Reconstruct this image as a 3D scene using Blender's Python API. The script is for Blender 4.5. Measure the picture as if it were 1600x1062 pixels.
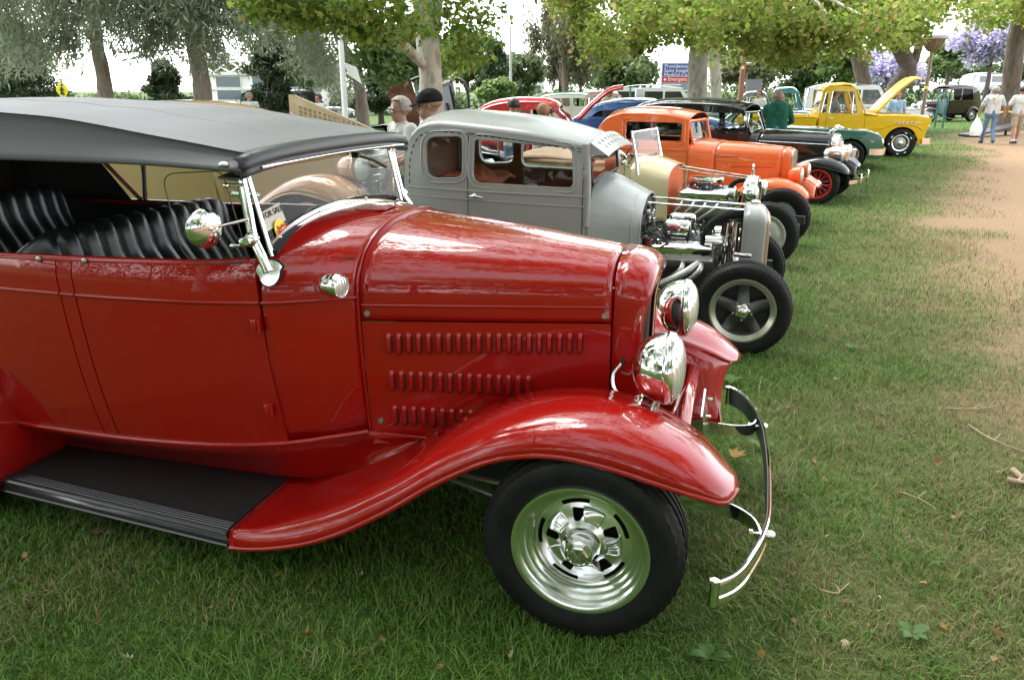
import bpy, bmesh, math, random
import numpy as np
from mathutils import Vector, Matrix
from mathutils.geometry import delaunay_2d_cdt
R = math.radians
random.seed(7); rng = np.random.default_rng(11)
scene = bpy.context.scene
for o in list(bpy.data.objects): bpy.data.objects.remove(o)

# ------------------------------------------------------------------ camera
CAM_H = 1.70
cam_d = bpy.data.cameras.new('camera'); cam = bpy.data.objects.new('camera', cam_d)
scene.collection.objects.link(cam); scene.camera = cam
cam_d.sensor_width = 36.0; cam_d.lens = 1215.0/1600.0*36.0
cam_d.clip_start = 0.05; cam_d.clip_end = 2000
cam.location = (0, 0, CAM_H); cam.rotation_euler = (R(90) - math.atan(391/1215), 0, 0)

# ------------------------------------------------------------------ world, sun, exposure
SUN_EL, SUN_AZ = 58.0, -38.0            # azimuth measured from +Y towards +X
world = bpy.data.worlds.new('World'); scene.world = world; world.use_nodes = True
wn = world.node_tree; wn.nodes.clear()
w_out = wn.nodes.new('ShaderNodeOutputWorld'); w_bg = wn.nodes.new('ShaderNodeBackground')
w_sky = wn.nodes.new('ShaderNodeTexSky'); w_hs = wn.nodes.new('ShaderNodeHueSaturation')
w_sky.sky_type = 'NISHITA'; w_sky.sun_disc = False
w_sky.sun_elevation = R(SUN_EL); w_sky.sun_rotation = R(SUN_AZ)
w_sky.air_density = 1.0; w_sky.dust_density = 1.2; w_sky.ozone_density = 1.0
w_hs.inputs['Saturation'].default_value = 0.22
w_bg.inputs['Strength'].default_value = 0.15
wn.links.new(w_sky.outputs[0], w_hs.inputs['Color']); wn.links.new(w_hs.outputs[0], w_bg.inputs['Color'])
wn.links.new(w_bg.outputs[0], w_out.inputs['Surface'])
sun_d = bpy.data.lights.new('sun', 'SUN'); sun = bpy.data.objects.new('sun', sun_d)
scene.collection.objects.link(sun)
sun_d.energy = 1.3; sun_d.angle = R(38); sun_d.color = (1.0, 0.96, 0.90)
_d = Vector((math.sin(R(SUN_AZ))*math.cos(R(SUN_EL)), math.cos(R(SUN_AZ))*math.cos(R(SUN_EL)), math.sin(R(SUN_EL))))
sun.rotation_euler = (-_d).to_track_quat('-Z', 'Y').to_euler()
scene.view_settings.view_transform = 'Standard'; scene.view_settings.look = 'None'
scene.view_settings.gamma = 1.0; scene.view_settings.use_curve_mapping = False
scene.view_settings.exposure = 2.5
scene.cycles.use_denoising = True
scene.cycles.max_bounces = 8; scene.cycles.transparent_max_bounces = 16
scene.cycles.sample_clamp_indirect = 8

# ------------------------------------------------------------------ helpers: objects
COL = scene.collection
def link(o, parent=None):
    COL.objects.link(o)
    if parent is not None: o.parent = parent
    return o
def tag(o, label=None, cat=None, group=None, kind=None):
    if label: o['label'] = label
    if cat: o['category'] = cat
    if group: o['group'] = group
    if kind: o['kind'] = kind
    return o
def thing(name, label, cat, loc=(0,0,0), rz=0.0, group=None):
    o = bpy.data.objects.new(name, None); o.empty_display_size = .1
    link(o); o.location = loc; o.rotation_euler = (0,0,R(rz))
    return tag(o, label, cat, group)
def hold(name, parent, loc=(0,0,0), rot=(0,0,0)):
    o = bpy.data.objects.new(name, None); o.empty_display_size = .1
    link(o, parent); o.location = loc; o.rotation_euler = rot; return o
def copy_tree(o, parent=None):
    c = o.copy(); COL.objects.link(c); c.parent = parent
    for ch in o.children: copy_tree(ch, c)
    return c
def setup(me, mats, smooth=35):
    for m in (mats if isinstance(mats, (list, tuple)) else [mats]): me.materials.append(m)
    if smooth:
        me.polygons.foreach_set('use_smooth', [True]*len(me.polygons))
        if smooth < 180: me.set_sharp_from_angle(angle=R(smooth))
def obj(name, me, parent=None, loc=None, rot=None, scale=None):
    o = bpy.data.objects.new(name, me); link(o, parent)
    if loc is not None: o.location = loc
    if rot is not None: o.rotation_euler = rot
    if scale is not None: o.scale = scale
    return o
def np_mesh(name, V, F):
    """fast mesh from arrays, all faces the same size"""
    me = bpy.data.meshes.new(name); V = np.asarray(V, np.float32); F = np.asarray(F, np.int32)
    m, k = F.shape
    me.vertices.add(len(V)); me.vertices.foreach_set('co', V.ravel())
    me.loops.add(m*k); me.loops.foreach_set('vertex_index', F.ravel())
    me.polygons.add(m); me.polygons.foreach_set('loop_start', np.arange(0, m*k, k, dtype=np.int32))
    me.update(calc_edges=True); return me

# ------------------------------------------------------------------ helpers: curves
def cat(pts, n):
    """Catmull-Rom through points (any dimension), n samples"""
    P = np.asarray(pts, float); m = len(P)
    if m == 2: return [tuple(P[0]+(P[1]-P[0])*t) for t in np.linspace(0,1,n)]
    d = np.maximum(np.linalg.norm(np.diff(P, axis=0), axis=1), 1e-6); L = np.concatenate([[0], np.cumsum(d)])
    T = np.zeros_like(P)
    T[1:-1] = ((P[1:-1]-P[:-2])/d[:-1,None]*d[1:,None] + (P[2:]-P[1:-1])/d[1:,None]*d[:-1,None])/(d[:-1]+d[1:])[:,None]
    T[0] = (P[1]-P[0])/d[0]; T[-1] = (P[-1]-P[-2])/d[-1]
    out = []
    for s in np.linspace(0, L[-1], n):
        i = min(max(np.searchsorted(L, s, 'right')-1, 0), m-2); h = d[i]; t = (s-L[i])/h
        out.append(tuple((2*t**3-3*t**2+1)*P[i]+(t**3-2*t**2+t)*h*T[i]+(-2*t**3+3*t**2)*P[i+1]+(t**3-t**2)*h*T[i+1]))
    return out
def curve1(xs, ys):
    """smooth 1D interpolation"""
    o = np.argsort(xs); X = np.asarray(xs, float)[o]; Y = np.asarray(ys, float)[o]
    d = np.diff(Y)/np.diff(X); m = np.zeros(len(X)); m[0] = d[0]; m[-1] = d[-1]
    for i in range(1, len(X)-1): m[i] = 0 if d[i-1]*d[i] <= 0 else 2*d[i-1]*d[i]/(d[i-1]+d[i])
    def f(x):
        if x <= X[0]: return float(Y[0])
        if x >= X[-1]: return float(Y[-1])
        i = int(np.searchsorted(X, x, 'right')-1); h = X[i+1]-X[i]; t = (x-X[i])/h
        return float((2*t**3-3*t**2+1)*Y[i]+(t**3-2*t**2+t)*h*m[i]+(-2*t**3+3*t**2)*Y[i+1]+(t**3-t**2)*h*m[i+1])
    return f
def rpoly(pts, r, n=5):
    """round the corners of a 2D polygon"""
    out = []; m = len(pts)
    for i in range(m):
        p = Vector(pts[i]); a = Vector(pts[i-1])-p; b = Vector(pts[(i+1) % m])-p
        rr = min(r if not isinstance(r, (list, tuple)) else r[i], a.length*.48, b.length*.48)
        if rr < 1e-4: out.append(tuple(p)); continue
        p0 = p+a.normalized()*rr; p1 = p+b.normalized()*rr
        for k in range(n+1):
            t = k/n; out.append(tuple(p0*(1-t)**2+p*2*t*(1-t)+p1*t*t))
    return out
def inside(poly, x, y):
    c = False; j = len(poly)-1
    for i in range(len(poly)):
        xi, yi = poly[i]; xj, yj = poly[j]
        if (yi > y) != (yj > y) and x < (xj-xi)*(y-yi)/(yj-yi)+xi: c = not c
        j = i
    return c
def shrink(poly, d):
    """offset a 2D polygon inwards"""
    m = len(poly); A = sum(poly[i-1][0]*poly[i][1]-poly[i][0]*poly[i-1][1] for i in range(m)); s = 1 if A > 0 else -1
    out = []
    for i in range(m):
        p = Vector(poly[i]); a = (p-Vector(poly[i-1])); b = (Vector(poly[(i+1) % m])-p)
        if a.length < 1e-7: a = b
        if b.length < 1e-7: b = a
        t = (a.normalized()+b.normalized())
        if t.length < 1e-6: t = a
        t.normalize(); out.append((p.x-t.y*d*s, p.y+t.x*d*s))
    return out

# ------------------------------------------------------------------ helpers: mesh building
class MB:
    def __init__(s): s.v = []; s.f = []; s.m = []
    def add(s, V, F, m=0):
        b = len(s.v); s.v += [tuple(map(float, p)) for p in V]
        for f in F: s.f.append(tuple(b+i for i in f)); s.m.append(m)
        return s
    def box(s, c, size, rot=None, m=0, bev=0.0):
        if bev > 0:
            bm = bmesh.new(); bmesh.ops.create_cube(bm, size=1)
            for v in bm.verts: v.co = Vector((v.co.x*size[0], v.co.y*size[1], v.co.z*size[2]))
            bmesh.ops.bevel(bm, geom=list(bm.edges), offset=bev, segments=2, profile=.5, affect='EDGES')
            bm.verts.index_update()
            V = [v.co.copy() for v in bm.verts]; F = [[v.index for v in f.verts] for f in bm.faces]; bm.free()
        else:
            V = [Vector((x*size[0]/2, y*size[1]/2, z*size[2]/2)) for x in (-1,1) for y in (-1,1) for z in (-1,1)]
            F = [(0,1,3,2),(4,6,7,5),(0,4,5,1),(2,3,7,6),(0,2,6,4),(1,5,7,3)]
        M = rot if isinstance(rot, Matrix) else (Matrix.Rotation(0,3,'X') if rot is None else __import__('mathutils').Euler(rot).to_matrix())
        return s.add([M @ v + Vector(c) for v in V], F, m)
    def loft(s, secs, closed=False, caps=False, m=0, ring=False):
        n = len(secs[0]); V = [p for q in secs for p in q]; F = []
        k = len(secs)
        for i in range(k if ring else k-1):
            i2 = (i+1) % k
            for j in range(n if closed else n-1):
                j2 = (j+1) % n; F.append((i*n+j, i*n+j2, i2*n+j2, i2*n+j))
        if caps: F.append(tuple(range(n))[::-1]); F.append(tuple((k-1)*n+j for j in range(n)))
        return s.add(V, F, m)
    def tube(s, path, r, n=8, caps=True, m=0, flat=None, ring=False):
        P = [Vector(p) for p in path]; k = len(P); secs = []; up = None
        for i in range(k):
            if ring: t = P[(i+1) % k]-P[i-1]
            else: t = P[min(i+1, k-1)]-P[max(i-1, 0)]
            t.normalize()
            if up is None:
                up = Vector((0,0,1)) if abs(t.z) < .9 else Vector((1,0,0))
            up = (up-t*up.dot(t))
            if up.length < 1e-5: up = Vector((1,0,0))-t*t.x
            up.normalize(); sd = t.cross(up)
            rr = r[i] if isinstance(r, (list, tuple, np.ndarray)) else r
            ra, rb = (rr, rr) if flat is None else flat
            secs.append([P[i]+sd*(ra*math.cos(a))+up*(rb*math.sin(a)) for a in [2*math.pi*j/n for j in range(n)]])
        return s.loft(secs, True, caps and not ring, m, ring)
    def strap(s, path, w, t, up=(0,0,1), m=0):
        """flat bar of height w along up, thickness t"""
        P = [Vector(p) for p in path]; k = len(P); U = Vector(up); secs = []
        for i in range(k):
            d = P[min(i+1,k-1)]-P[max(i-1,0)]; sd = d.cross(U).normalized()
            secs.append([P[i]+sd*t/2+U*w/2, P[i]-sd*t/2+U*w/2, P[i]-sd*t/2-U*w/2, P[i]+sd*t/2-U*w/2])
        return s.loft(secs, True, True, m)
    def cyl(s, a, b, r, r2=None, n=12, m=0):
        return s.tube([a, b], [r, r if r2 is None else r2], n, True, m)
    def lathe(s, prof, c=(0,0,0), axis='y', n=32, m=0, a0=0.0, a1=2*math.pi, mod=None):
        """prof: (radius, along axis)"""
        secs = []; full = abs(a1-a0-2*math.pi) < 1e-6
        for i in range(n if full else n+1):
            a = a0+(a1-a0)*i/n; ca, sa = math.cos(a), math.sin(a); q = []
            for k, (r, t) in enumerate(prof):
                if mod: r, t = mod(r, t, i, k)
                if axis == 'y': q.append((c[0]+r*ca, c[1]+t, c[2]+r*sa))
                elif axis == 'x': q.append((c[0]+t, c[1]+r*ca, c[2]+r*sa))
                else: q.append((c[0]+r*ca, c[1]+r*sa, c[2]+t))
            secs.append(q)
        return s.loft(secs, False, False, m, full)
    def ball(s, c, r, n=12, m=0, k=8):
        r = r if isinstance(r, (tuple, list)) else (r, r, r)
        secs = [[(c[0]+r[0]*math.sin(t)*math.cos(a), c[1]+r[1]*math.sin(t)*math.sin(a), c[2]+r[2]*math.cos(t)) for a in [2*math.pi*j/n for j in range(n)]] for t in [max(1e-3, min(math.pi-1e-3, math.pi*i/k)) for i in range(k+1)]]
        return s.loft(secs, True, True, m)
    def panel(s, outline, holes, fn, step=.06, thick=(0,0,0), m=0):
        """2D outline with holes, meshed and mapped by fn(u, v) -> xyz; thick is the offset of the back face"""
        def dens(p):
            out = []
            for i in range(len(p)):
                a, b = p[i], p[(i+1) % len(p)]; d = math.hypot(b[0]-a[0], b[1]-a[1])
                k = max(1, int(d/step+.3))
                for j in range(k): out.append((a[0]+(b[0]-a[0])*j/k, a[1]+(b[1]-a[1])*j/k))
            return out
        pts = []; ed = []; loops = [dens(outline)]+[dens(h) for h in holes]
        for lp in loops:
            b = len(pts); pts += lp; ed += [(b+i, b+(i+1) % len(lp)) for i in range(len(lp))]
        xs = [p[0] for p in loops[0]]; ys = [p[1] for p in loops[0]]
        bd = np.array(pts)
        x = min(xs)+step*.5
        while x < max(xs):
            y = min(ys)+step*.5
            while y < max(ys):
                if inside(loops[0], x, y) and not any(inside(h, x, y) for h in loops[1:]) and np.min(np.abs(bd[:,0]-x)+np.abs(bd[:,1]-y)) > step*.6: pts.append((x, y))
                y += step
            x += step
        r = delaunay_2d_cdt([Vector(p) for p in pts], ed, [], 0, 1e-6)
        V2, F2 = r[0], r[2]; F = []
        for f in F2:
            cx = sum(V2[i].x for i in f)/len(f); cy = sum(V2[i].y for i in f)/len(f)
            if inside(loops[0], cx, cy) and not any(inside(h, cx, cy) for h in loops[1:]): F.append(tuple(f))
        V = [Vector(fn(p.x, p.y)) for p in V2]; n = len(V); t = Vector(thick)
        if t.length > 1e-9:
            cnt = {}
            for f in F:
                for i in range(len(f)):
                    a, b = f[i], f[(i+1) % len(f)]; cnt[(a, b)] = 1
            rim = [(b, a, a+n, b+n) for (a, b) in cnt if (b, a) not in cnt]
            back = [tuple(i+n for i in f[::-1]) for f in F]
            return s.add(V+[v+t for v in V], F+back+rim, m)
        return s.add(V, F, m)
    def mesh(s, name):
        me = bpy.data.meshes.new(name); me.from_pydata(s.v, [], s.f)
        if any(s.m): me.polygons.foreach_set('material_index', s.m)
        return me
    def fixn(s, me):
        bm = bmesh.new(); bm.from_mesh(me); bmesh.ops.remove_doubles(bm, verts=bm.verts, dist=1e-5)
        bmesh.ops.recalc_face_normals(bm, faces=bm.faces); bm.to_mesh(me); bm.free()
    def build(s, name, mat, parent=None, smooth=35, loc=None, rot=None, fix=True, bev=0, solid=0):
        me = s.mesh(name)
        if fix: s.fixn(me)
        setup(me, mat, smooth)
        o = obj(name, me, parent, loc, rot)
        if solid:
            md = o.modifiers.new('thickness', 'SOLIDIFY'); md.thickness = solid; md.offset = 0
        return o

# ------------------------------------------------------------------ helpers: materials
MATS = {}
def nodes(name):
    m = bpy.data.materials.new(name); m.use_nodes = True; nt = m.node_tree
    b = nt.nodes['Principled BSDF']; MATS[name] = m
    return m, nt, b
def sock(b, **k):
    names = dict(rough='Roughness', metal='Metallic', coat='Coat Weight', coatr='Coat Roughness', spec='Specular IOR Level', trans='Transmission Weight', ior='IOR', sheen='Sheen Weight', alpha='Alpha', emit='Emission Strength', sub='Subsurface Weight')
    for q, v in k.items(): b.inputs[names[q]].default_value = v
def plain(name, col, **k):
    m, nt, b = nodes(name); b.inputs['Base Color'].default_value = (*col, 1); sock(b, **k); return m
def noise_node(nt, scale, detail=4, rough=.55, coord='Object', vec_scale=None):
    tc = nt.nodes.new('ShaderNodeTexCoord'); n = nt.nodes.new('ShaderNodeTexNoise')
    n.inputs['Scale'].default_value = scale; n.inputs['Detail'].default_value = detail; n.inputs['Roughness'].default_value = rough
    src = tc.outputs[coord]
    if vec_scale:
        mp = nt.nodes.new('ShaderNodeMapping'); mp.inputs['Scale'].default_value = vec_scale; nt.links.new(src, mp.inputs[0]); src = mp.outputs[0]
    nt.links.new(src, n.inputs['Vector']); return n
def ramp(nt, src, stops):
    r = nt.nodes.new('ShaderNodeValToRGB'); el = r.color_ramp.elements
    while len(el) < len(stops): el.new(.5)
    for e, (p, c) in zip(el, stops): e.position = p; e.color = (*c, 1)
    nt.links.new(src, r.inputs[0]); return r
def bump(nt, b, src, strength=.2, dist=.01):
    bp = nt.nodes.new('ShaderNodeBump'); bp.inputs['Strength'].default_value = strength; bp.inputs['Distance'].default_value = dist
    nt.links.new(src, bp.inputs['Height']); nt.links.new(bp.outputs[0], b.inputs['Normal']); return bp
def noisy(name, cols, scale, b_str=0, b_dist=.01, detail=5, coord='Object', vec_scale=None, lo=.35, hi=.65, **k):
    m, nt, b = nodes(name); sock(b, **k)
    n = noise_node(nt, scale, detail, .6, coord, vec_scale)
    st = [(lo+(hi-lo)*i/(len(cols)-1), c) for i, c in enumerate(cols)]
    r = ramp(nt, n.outputs[0], st); nt.links.new(r.outputs[0], b.inputs['Base Color'])
    if b_str: bump(nt, b, n.outputs[0], b_str, b_dist)
    return m
def paint(name, col, rough=.22, coat=1.0, metal=0.0, dust=.05):
    """car paint: clear coat with faint dust that roughens it unevenly, slight orange peel"""
    m, nt, b = nodes(name); sock(b, rough=rough, metal=metal, coat=coat, coatr=.02, spec=.08)
    n = noise_node(nt, 3.5, 6, .65)
    c2 = tuple(min(1, c*.9+dust*.12) for c in col)
    r = ramp(nt, n.outputs[0], [(.35, col), (.75, c2)]); nt.links.new(r.outputs[0], b.inputs['Base Color'])
    rr = ramp(nt, n.outputs[0], [(.40, (.0,)*3), (.9, (.016,)*3)]); nt.links.new(rr.outputs[0], b.inputs['Coat Roughness'])
    return m
def glass(name, tint=(.93,.97,.95), rough=0.0, base=.014):
    """thin pane: mostly clear, mirror-like at grazing angles"""
    m = bpy.data.materials.new(name); m.use_nodes = True; nt = m.node_tree; nt.nodes.clear(); MATS[name] = m
    o = nt.nodes.new('ShaderNodeOutputMaterial'); mx = nt.nodes.new('ShaderNodeMixShader')
    t = nt.nodes.new('ShaderNodeBsdfTransparent'); g = nt.nodes.new('ShaderNodeBsdfGlossy'); lw = nt.nodes.new('ShaderNodeLayerWeight')
    lw.inputs[0].default_value = .5; pw = nt.nodes.new('ShaderNodeMath'); pw.operation = 'POWER'; pw.inputs[1].default_value = 5
    ma = nt.nodes.new('ShaderNodeMath'); ma.operation = 'MULTIPLY_ADD'; ma.inputs[1].default_value = .6; ma.inputs[2].default_value = base
    t.inputs[0].default_value = (*tint, 1); g.inputs['Roughness'].default_value = rough
    nt.links.new(lw.outputs['Facing'], pw.inputs[0]); nt.links.new(pw.outputs[0], ma.inputs[0]); nt.links.new(ma.outputs[0], mx.inputs[0])
    nt.links.new(t.outputs[0], mx.inputs[1]); nt.links.new(g.outputs[0], mx.inputs[2])
    nt.links.new(mx.outputs[0], o.inputs[0]); return m
def leafmat(name, cols, trans=.35, rough=.55):
    m = bpy.data.materials.new(name); m.use_nodes = True; nt = m.node_tree; nt.nodes.clear(); MATS[name] = m
    o = nt.nodes.new('ShaderNodeOutputMaterial'); mx = nt.nodes.new('ShaderNodeMixShader')
    d = nt.nodes.new('ShaderNodeBsdfPrincipled'); t = nt.nodes.new('ShaderNodeBsdfTranslucent')
    d.inputs['Roughness'].default_value = rough; d.inputs['Specular IOR Level'].default_value = .3
    g = nt.nodes.new('ShaderNodeNewGeometry'); r = ramp(nt, g.outputs['Random Per Island'], [(i/(len(cols)-1), c) for i, c in enumerate(cols)])
    nt.links.new(r.outputs[0], d.inputs['Base Color']); nt.links.new(r.outputs[0], t.inputs[0])
    mx.inputs[0].default_value = trans
    nt.links.new(d.outputs[0], mx.inputs[1]); nt.links.new(t.outputs[0], mx.inputs[2]); nt.links.new(mx.outputs[0], o.inputs[0]); return m

CHROME = plain('chrome', (.82,.83,.82), metal=1, rough=.05)
ALU = plain('polished_aluminium', (.78,.79,.78), metal=1, rough=.14)
ALU_W = plain('polished_wheel', (.90,.91,.90), metal=1, rough=.20)
ALU_D = plain('grey_cast_wheel', (.085,.088,.08), metal=.7, rough=.42)
STEEL = plain('dull_steel', (.42,.42,.40), metal=.9, rough=.35)
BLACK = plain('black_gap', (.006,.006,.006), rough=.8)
IRON = plain('dark_iron', (.02,.02,.02), rough=.5)
RUBBER = noisy('tyre_rubber', [(.0045,.0045,.0045),(.010,.0097,.0092)], 14, .3, .004, rough=.6, spec=.25)
LEATHER = noisy('black_leather', [(.006,.006,.007),(.011,.011,.012)], 60, .12, .002, rough=.30, spec=.55)
GLASS = glass('clear_glass'); GLASS_D = glass('tinted_glass', (.55,.62,.58))

# ------------------------------------------------------------------ terrain
_th = math.atan(391/1215)
def ray(u, v):
    x = (u-800)/1215; y = -(v-531)/1215
    return Vector((x, math.cos(_th)+y*math.sin(_th), -math.sin(_th)+y*math.cos(_th)))
def at(u, v, Y):
    """the place seen at picture position (u, v), Y metres ahead"""
    d = ray(u, v); return Vector((0,0,CAM_H))+d*(Y/d.y)
def sst(t): t = np.clip(t, 0, 1); return t*t*(3-2*t)
def gz(x, y):
    x = np.asarray(x, float); y = np.asarray(y, float)
    dip = -.15*np.exp(-((y-13.2)/5.2)**2)
    hill = 2.2*sst((x-.552*y-.6)/7.5)*sst((y-27)/13)
    und = .012*np.sin(x*1.3+.5)*np.sin(y*1.1+1.2)*np.exp(-(x*x+y*y)/400)
    return dip+hill+und
def ground_z(x, y): return float(gz(x, y))
_edge = [(1600,640),(1590,592),(1530,512),(1480,452),(1450,402),(1447,352),(1465,305),(1500,272),(1516,240),(1490,212),(1440,200)]
_ep = [(-.5,1.9)]
for u, v in _edge:
    d = ray(u, v); t = -CAM_H/d.z; _ep.append((t*d.y, t*d.x))
_ep[0] = (0.0, _ep[1][1]-.9)
path_x = curve1([p[0] for p in _ep], [p[1] for p in _ep])
_py = np.linspace(-20, 60, 801); _pxv = np.array([path_x(t) for t in _py])
def path_mask(x, y):
    """how far inside the worn dirt path, in metres (negative outside)"""
    d = x-np.interp(y, _py, _pxv)
    far = 31.5-y+.12*(x-14)
    return np.minimum(d*.8, far)

def build_ground():
    def axis(lo, hi, n, fine):
        t = np.linspace(math.asinh(lo/fine), math.asinh(hi/fine), n); return np.sinh(t)*fine
    xs = axis(-400, 400, 330, 3.0); ys = axis(-60, 600, 330, 3.5)
    Xg, Yg = np.meshgrid(xs, ys); Zg = gz(Xg, Yg)
    V = np.stack([Xg.ravel(), Yg.ravel(), Zg.ravel()], 1)
    n = len(xs); m = len(ys); i, j = np.meshgrid(np.arange(n-1), np.arange(m-1)); a = (j*n+i).ravel()
    me = np_mesh('ground', V, np.stack([a, a+1, a+n+1, a+n], 1))
    at_ = me.attributes.new('path', 'FLOAT', 'POINT'); at_.data.foreach_set('value', path_mask(V[:,0], V[:,1]).astype(np.float32))
    m_, nt, b = nodes('lawn_and_dirt'); sock(b, rough=.9, spec=.15)
    an = nt.nodes.new('ShaderNodeAttribute'); an.attribute_name = 'path'
    n1 = noise_node(nt, 1.1, 6, .62); n2 = noise_node(nt, 14, 5, .7); n3 = noise_node(nt, 90, 3, .7)
    def math_(op, a, bb):
        q = nt.nodes.new('ShaderNodeMath'); q.operation = op
        for k, s in enumerate((a, bb)):
            if isinstance(s, (int, float)): q.inputs[k].default_value = s
            else: nt.links.new(s, q.inputs[k])
        return q.outputs[0]
    def mix(f, a, bb):
        q = nt.nodes.new('ShaderNodeMix'); q.data_type = 'RGBA'
        nt.links.new(f, q.inputs[0]); nt.links.new(a, q.inputs[6]); nt.links.new(bb, q.inputs[7]); return q.outputs[2]
    wob = math_('MULTIPLY', math_('SUBTRACT', n1.outputs[0], .5), 1.7)
    wob2 = math_('MULTIPLY', math_('SUBTRACT', n2.outputs[0], .5), 1.0)
    p = math_('ADD', an.outputs['Fac'], math_('ADD', wob, wob2))
    grass = ramp(nt, n2.outputs[0], [(.28, (.028,.045,.010)), (.5, (.045,.085,.014)), (.72, (.085,.115,.026))])
    dry = ramp(nt, n2.outputs[0], [(.3, (.11,.085,.042)), (.55, (.15,.13,.06)), (.75, (.08,.10,.03))])
    dirt = ramp(nt, n3.outputs[0], [(.25, (.145,.093,.052)), (.5, (.225,.15,.088)), (.75, (.29,.205,.13))])
    f_dry = ramp(nt, math_('MULTIPLY', math_('ADD', p, 1.6), .5), [(.0, (0,0,0)), (1, (1,1,1))])
    f_dirt = ramp(nt, math_('MULTIPLY', math_('ADD', p, .35), 1.4), [(.0, (0,0,0)), (1, (1,1,1))])
    c = mix(f_dry.outputs[0], grass.outputs[0], dry.outputs[0]); c = mix(f_dirt.outputs[0], c, dirt.outputs[0])
    nt.links.new(c, b.inputs['Base Color'])
    hs = math_('ADD', math_('MULTIPLY', n2.outputs[0], 1.0), math_('MULTIPLY', n3.outputs[0], .35)); bump(nt, b, hs, .55, .03)
    setup(me, m_, 180); return tag(obj('ground', me), 'grassy park lawn with a worn dirt path curving off on the right', kind='structure')
build_ground()

def vnoise(x, y, s, seed=0):
    """cheap smooth value noise"""
    r = np.random.default_rng(seed).random((64, 64)); x = x*s; y = y*s
    i = np.floor(x).astype(int); j = np.floor(y).astype(int); fx = sst(x-i); fy = sst(y-j)
    g = lambda a, b_: r[a % 64, b_ % 64]
    return (g(i,j)*(1-fx)+g(i+1,j)*fx)*(1-fy)+(g(i,j+1)*(1-fx)+g(i+1,j+1)*fx)*fy

def build_grass():
    def visible(x, y, marg):
        c, s = math.cos(_th), math.sin(_th); z = -CAM_H
        fw = y*c-z*s; up = y*s+z*c
        u = x/np.maximum(fw, .05)*1215; v = up/np.maximum(fw, .05)*1215
        pad = 330*marg
        return (fw > .3) & (np.abs(u) < 800+pad) & (v > -531-pad*1.1)
    P = []; S = []
    for (x0, x1, y0, y1, dens, size, marg) in [(-3.2, 3.6, .75, 3.2, 12500, 1.0, .7), (-5, 6, 3.2, 6.0, 6800, 1.05, .45), (-4, 9, 6.0, 10.5, 2900, 1.25, .3), (0, 17, 10.5, 26, 800, 1.6, .15), (8, 34, 26, 48, 70, 2.4, .1)]:
        n = int((x1-x0)*(y1-y0)*dens); x = rng.uniform(x0, x1, n); y = rng.uniform(y0, y1, n)
        keep = visible(x, y, marg)
        if y0 >= 3.2:                       # nothing shows between and behind the parked cars
            keep &= x > (-.2+.26*(y-3.2)) - (1.5 if y0 < 6 else 0)
        pm = path_mask(x, y)+(vnoise(x, y, .8, 3)-.5)*1.3
        keep &= rng.random(n) < np.clip(.55-pm*1.1, .004, 1)
        pat = vnoise(x, y, 2.2, 5)*.6+vnoise(x, y, 6.5, 6)*.4
        keep &= rng.random(n) < np.clip(.35+pat*1.4, .3, 1)
        P.append(np.stack([x[keep], y[keep]], 1)); S.append(np.full(keep.sum(), size))
    P = np.concatenate(P); S = np.concatenate(S); n = len(P)
    h = rng.uniform(.012, .050, n)*S*(.55+.9*vnoise(P[:,0], P[:,1], 3.1, 9)); w = rng.uniform(.0011, .0024, n)*S**1.25
    az = rng.uniform(0, 2*math.pi, n); lean = rng.uniform(.2, 1.7, n)*h
    dx, dy = np.cos(az), np.sin(az); tz = gz(P[:,0], P[:,1])-.003
    b = np.stack([P[:,0], P[:,1], tz], 1); side = np.stack([-dy*w, dx*w, np.zeros(n)], 1); ln = np.stack([dx*lean, dy*lean, np.zeros(n)], 1)
    up = np.zeros((n,3)); up[:,2] = h
    V = np.stack([b-side, b+side, b+ln*.3+up*.6+side*.8, b+ln*.3+up*.6-side*.8, b+ln+up*.95], 1)
    pm = path_mask(P[:,0], P[:,1])
    drypat = vnoise(P[:,0], P[:,1], 1.3, 12)*.55+vnoise(P[:,0], P[:,1], 4.0, 13)*.45
    isdry = rng.random(n) < np.clip((drypat-.50)*1.4+.05+np.clip(.42+pm*.30, 0, .65)-.14*(P[:,0] < .2), .02, .95)
    for nm, sel, cols, lab in (('green_grass', ~isdry, [(.032,.085,.008),(.070,.165,.016),(.12,.235,.030),(.19,.29,.06)], 'short green grass blades of the lawn'), ('dry_grass', isdry, [(.13,.13,.045),(.24,.20,.09),(.36,.30,.15)], 'dry straw coloured grass blades in the lawn')):
        q = V[sel]; k = len(q); base = np.arange(k)[:,None]*5
        F = np.concatenate([base+np.array([[0,1,2]]), base+np.array([[0,2,3]]), base+np.array([[3,2,4]])], 0)
        me = np_mesh(nm, q.reshape(-1,3), F); me.materials.append(leafmat(nm, cols, .3, .45))
        tag(obj(nm, me), lab, 'grass', kind='stuff')
build_grass()

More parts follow.
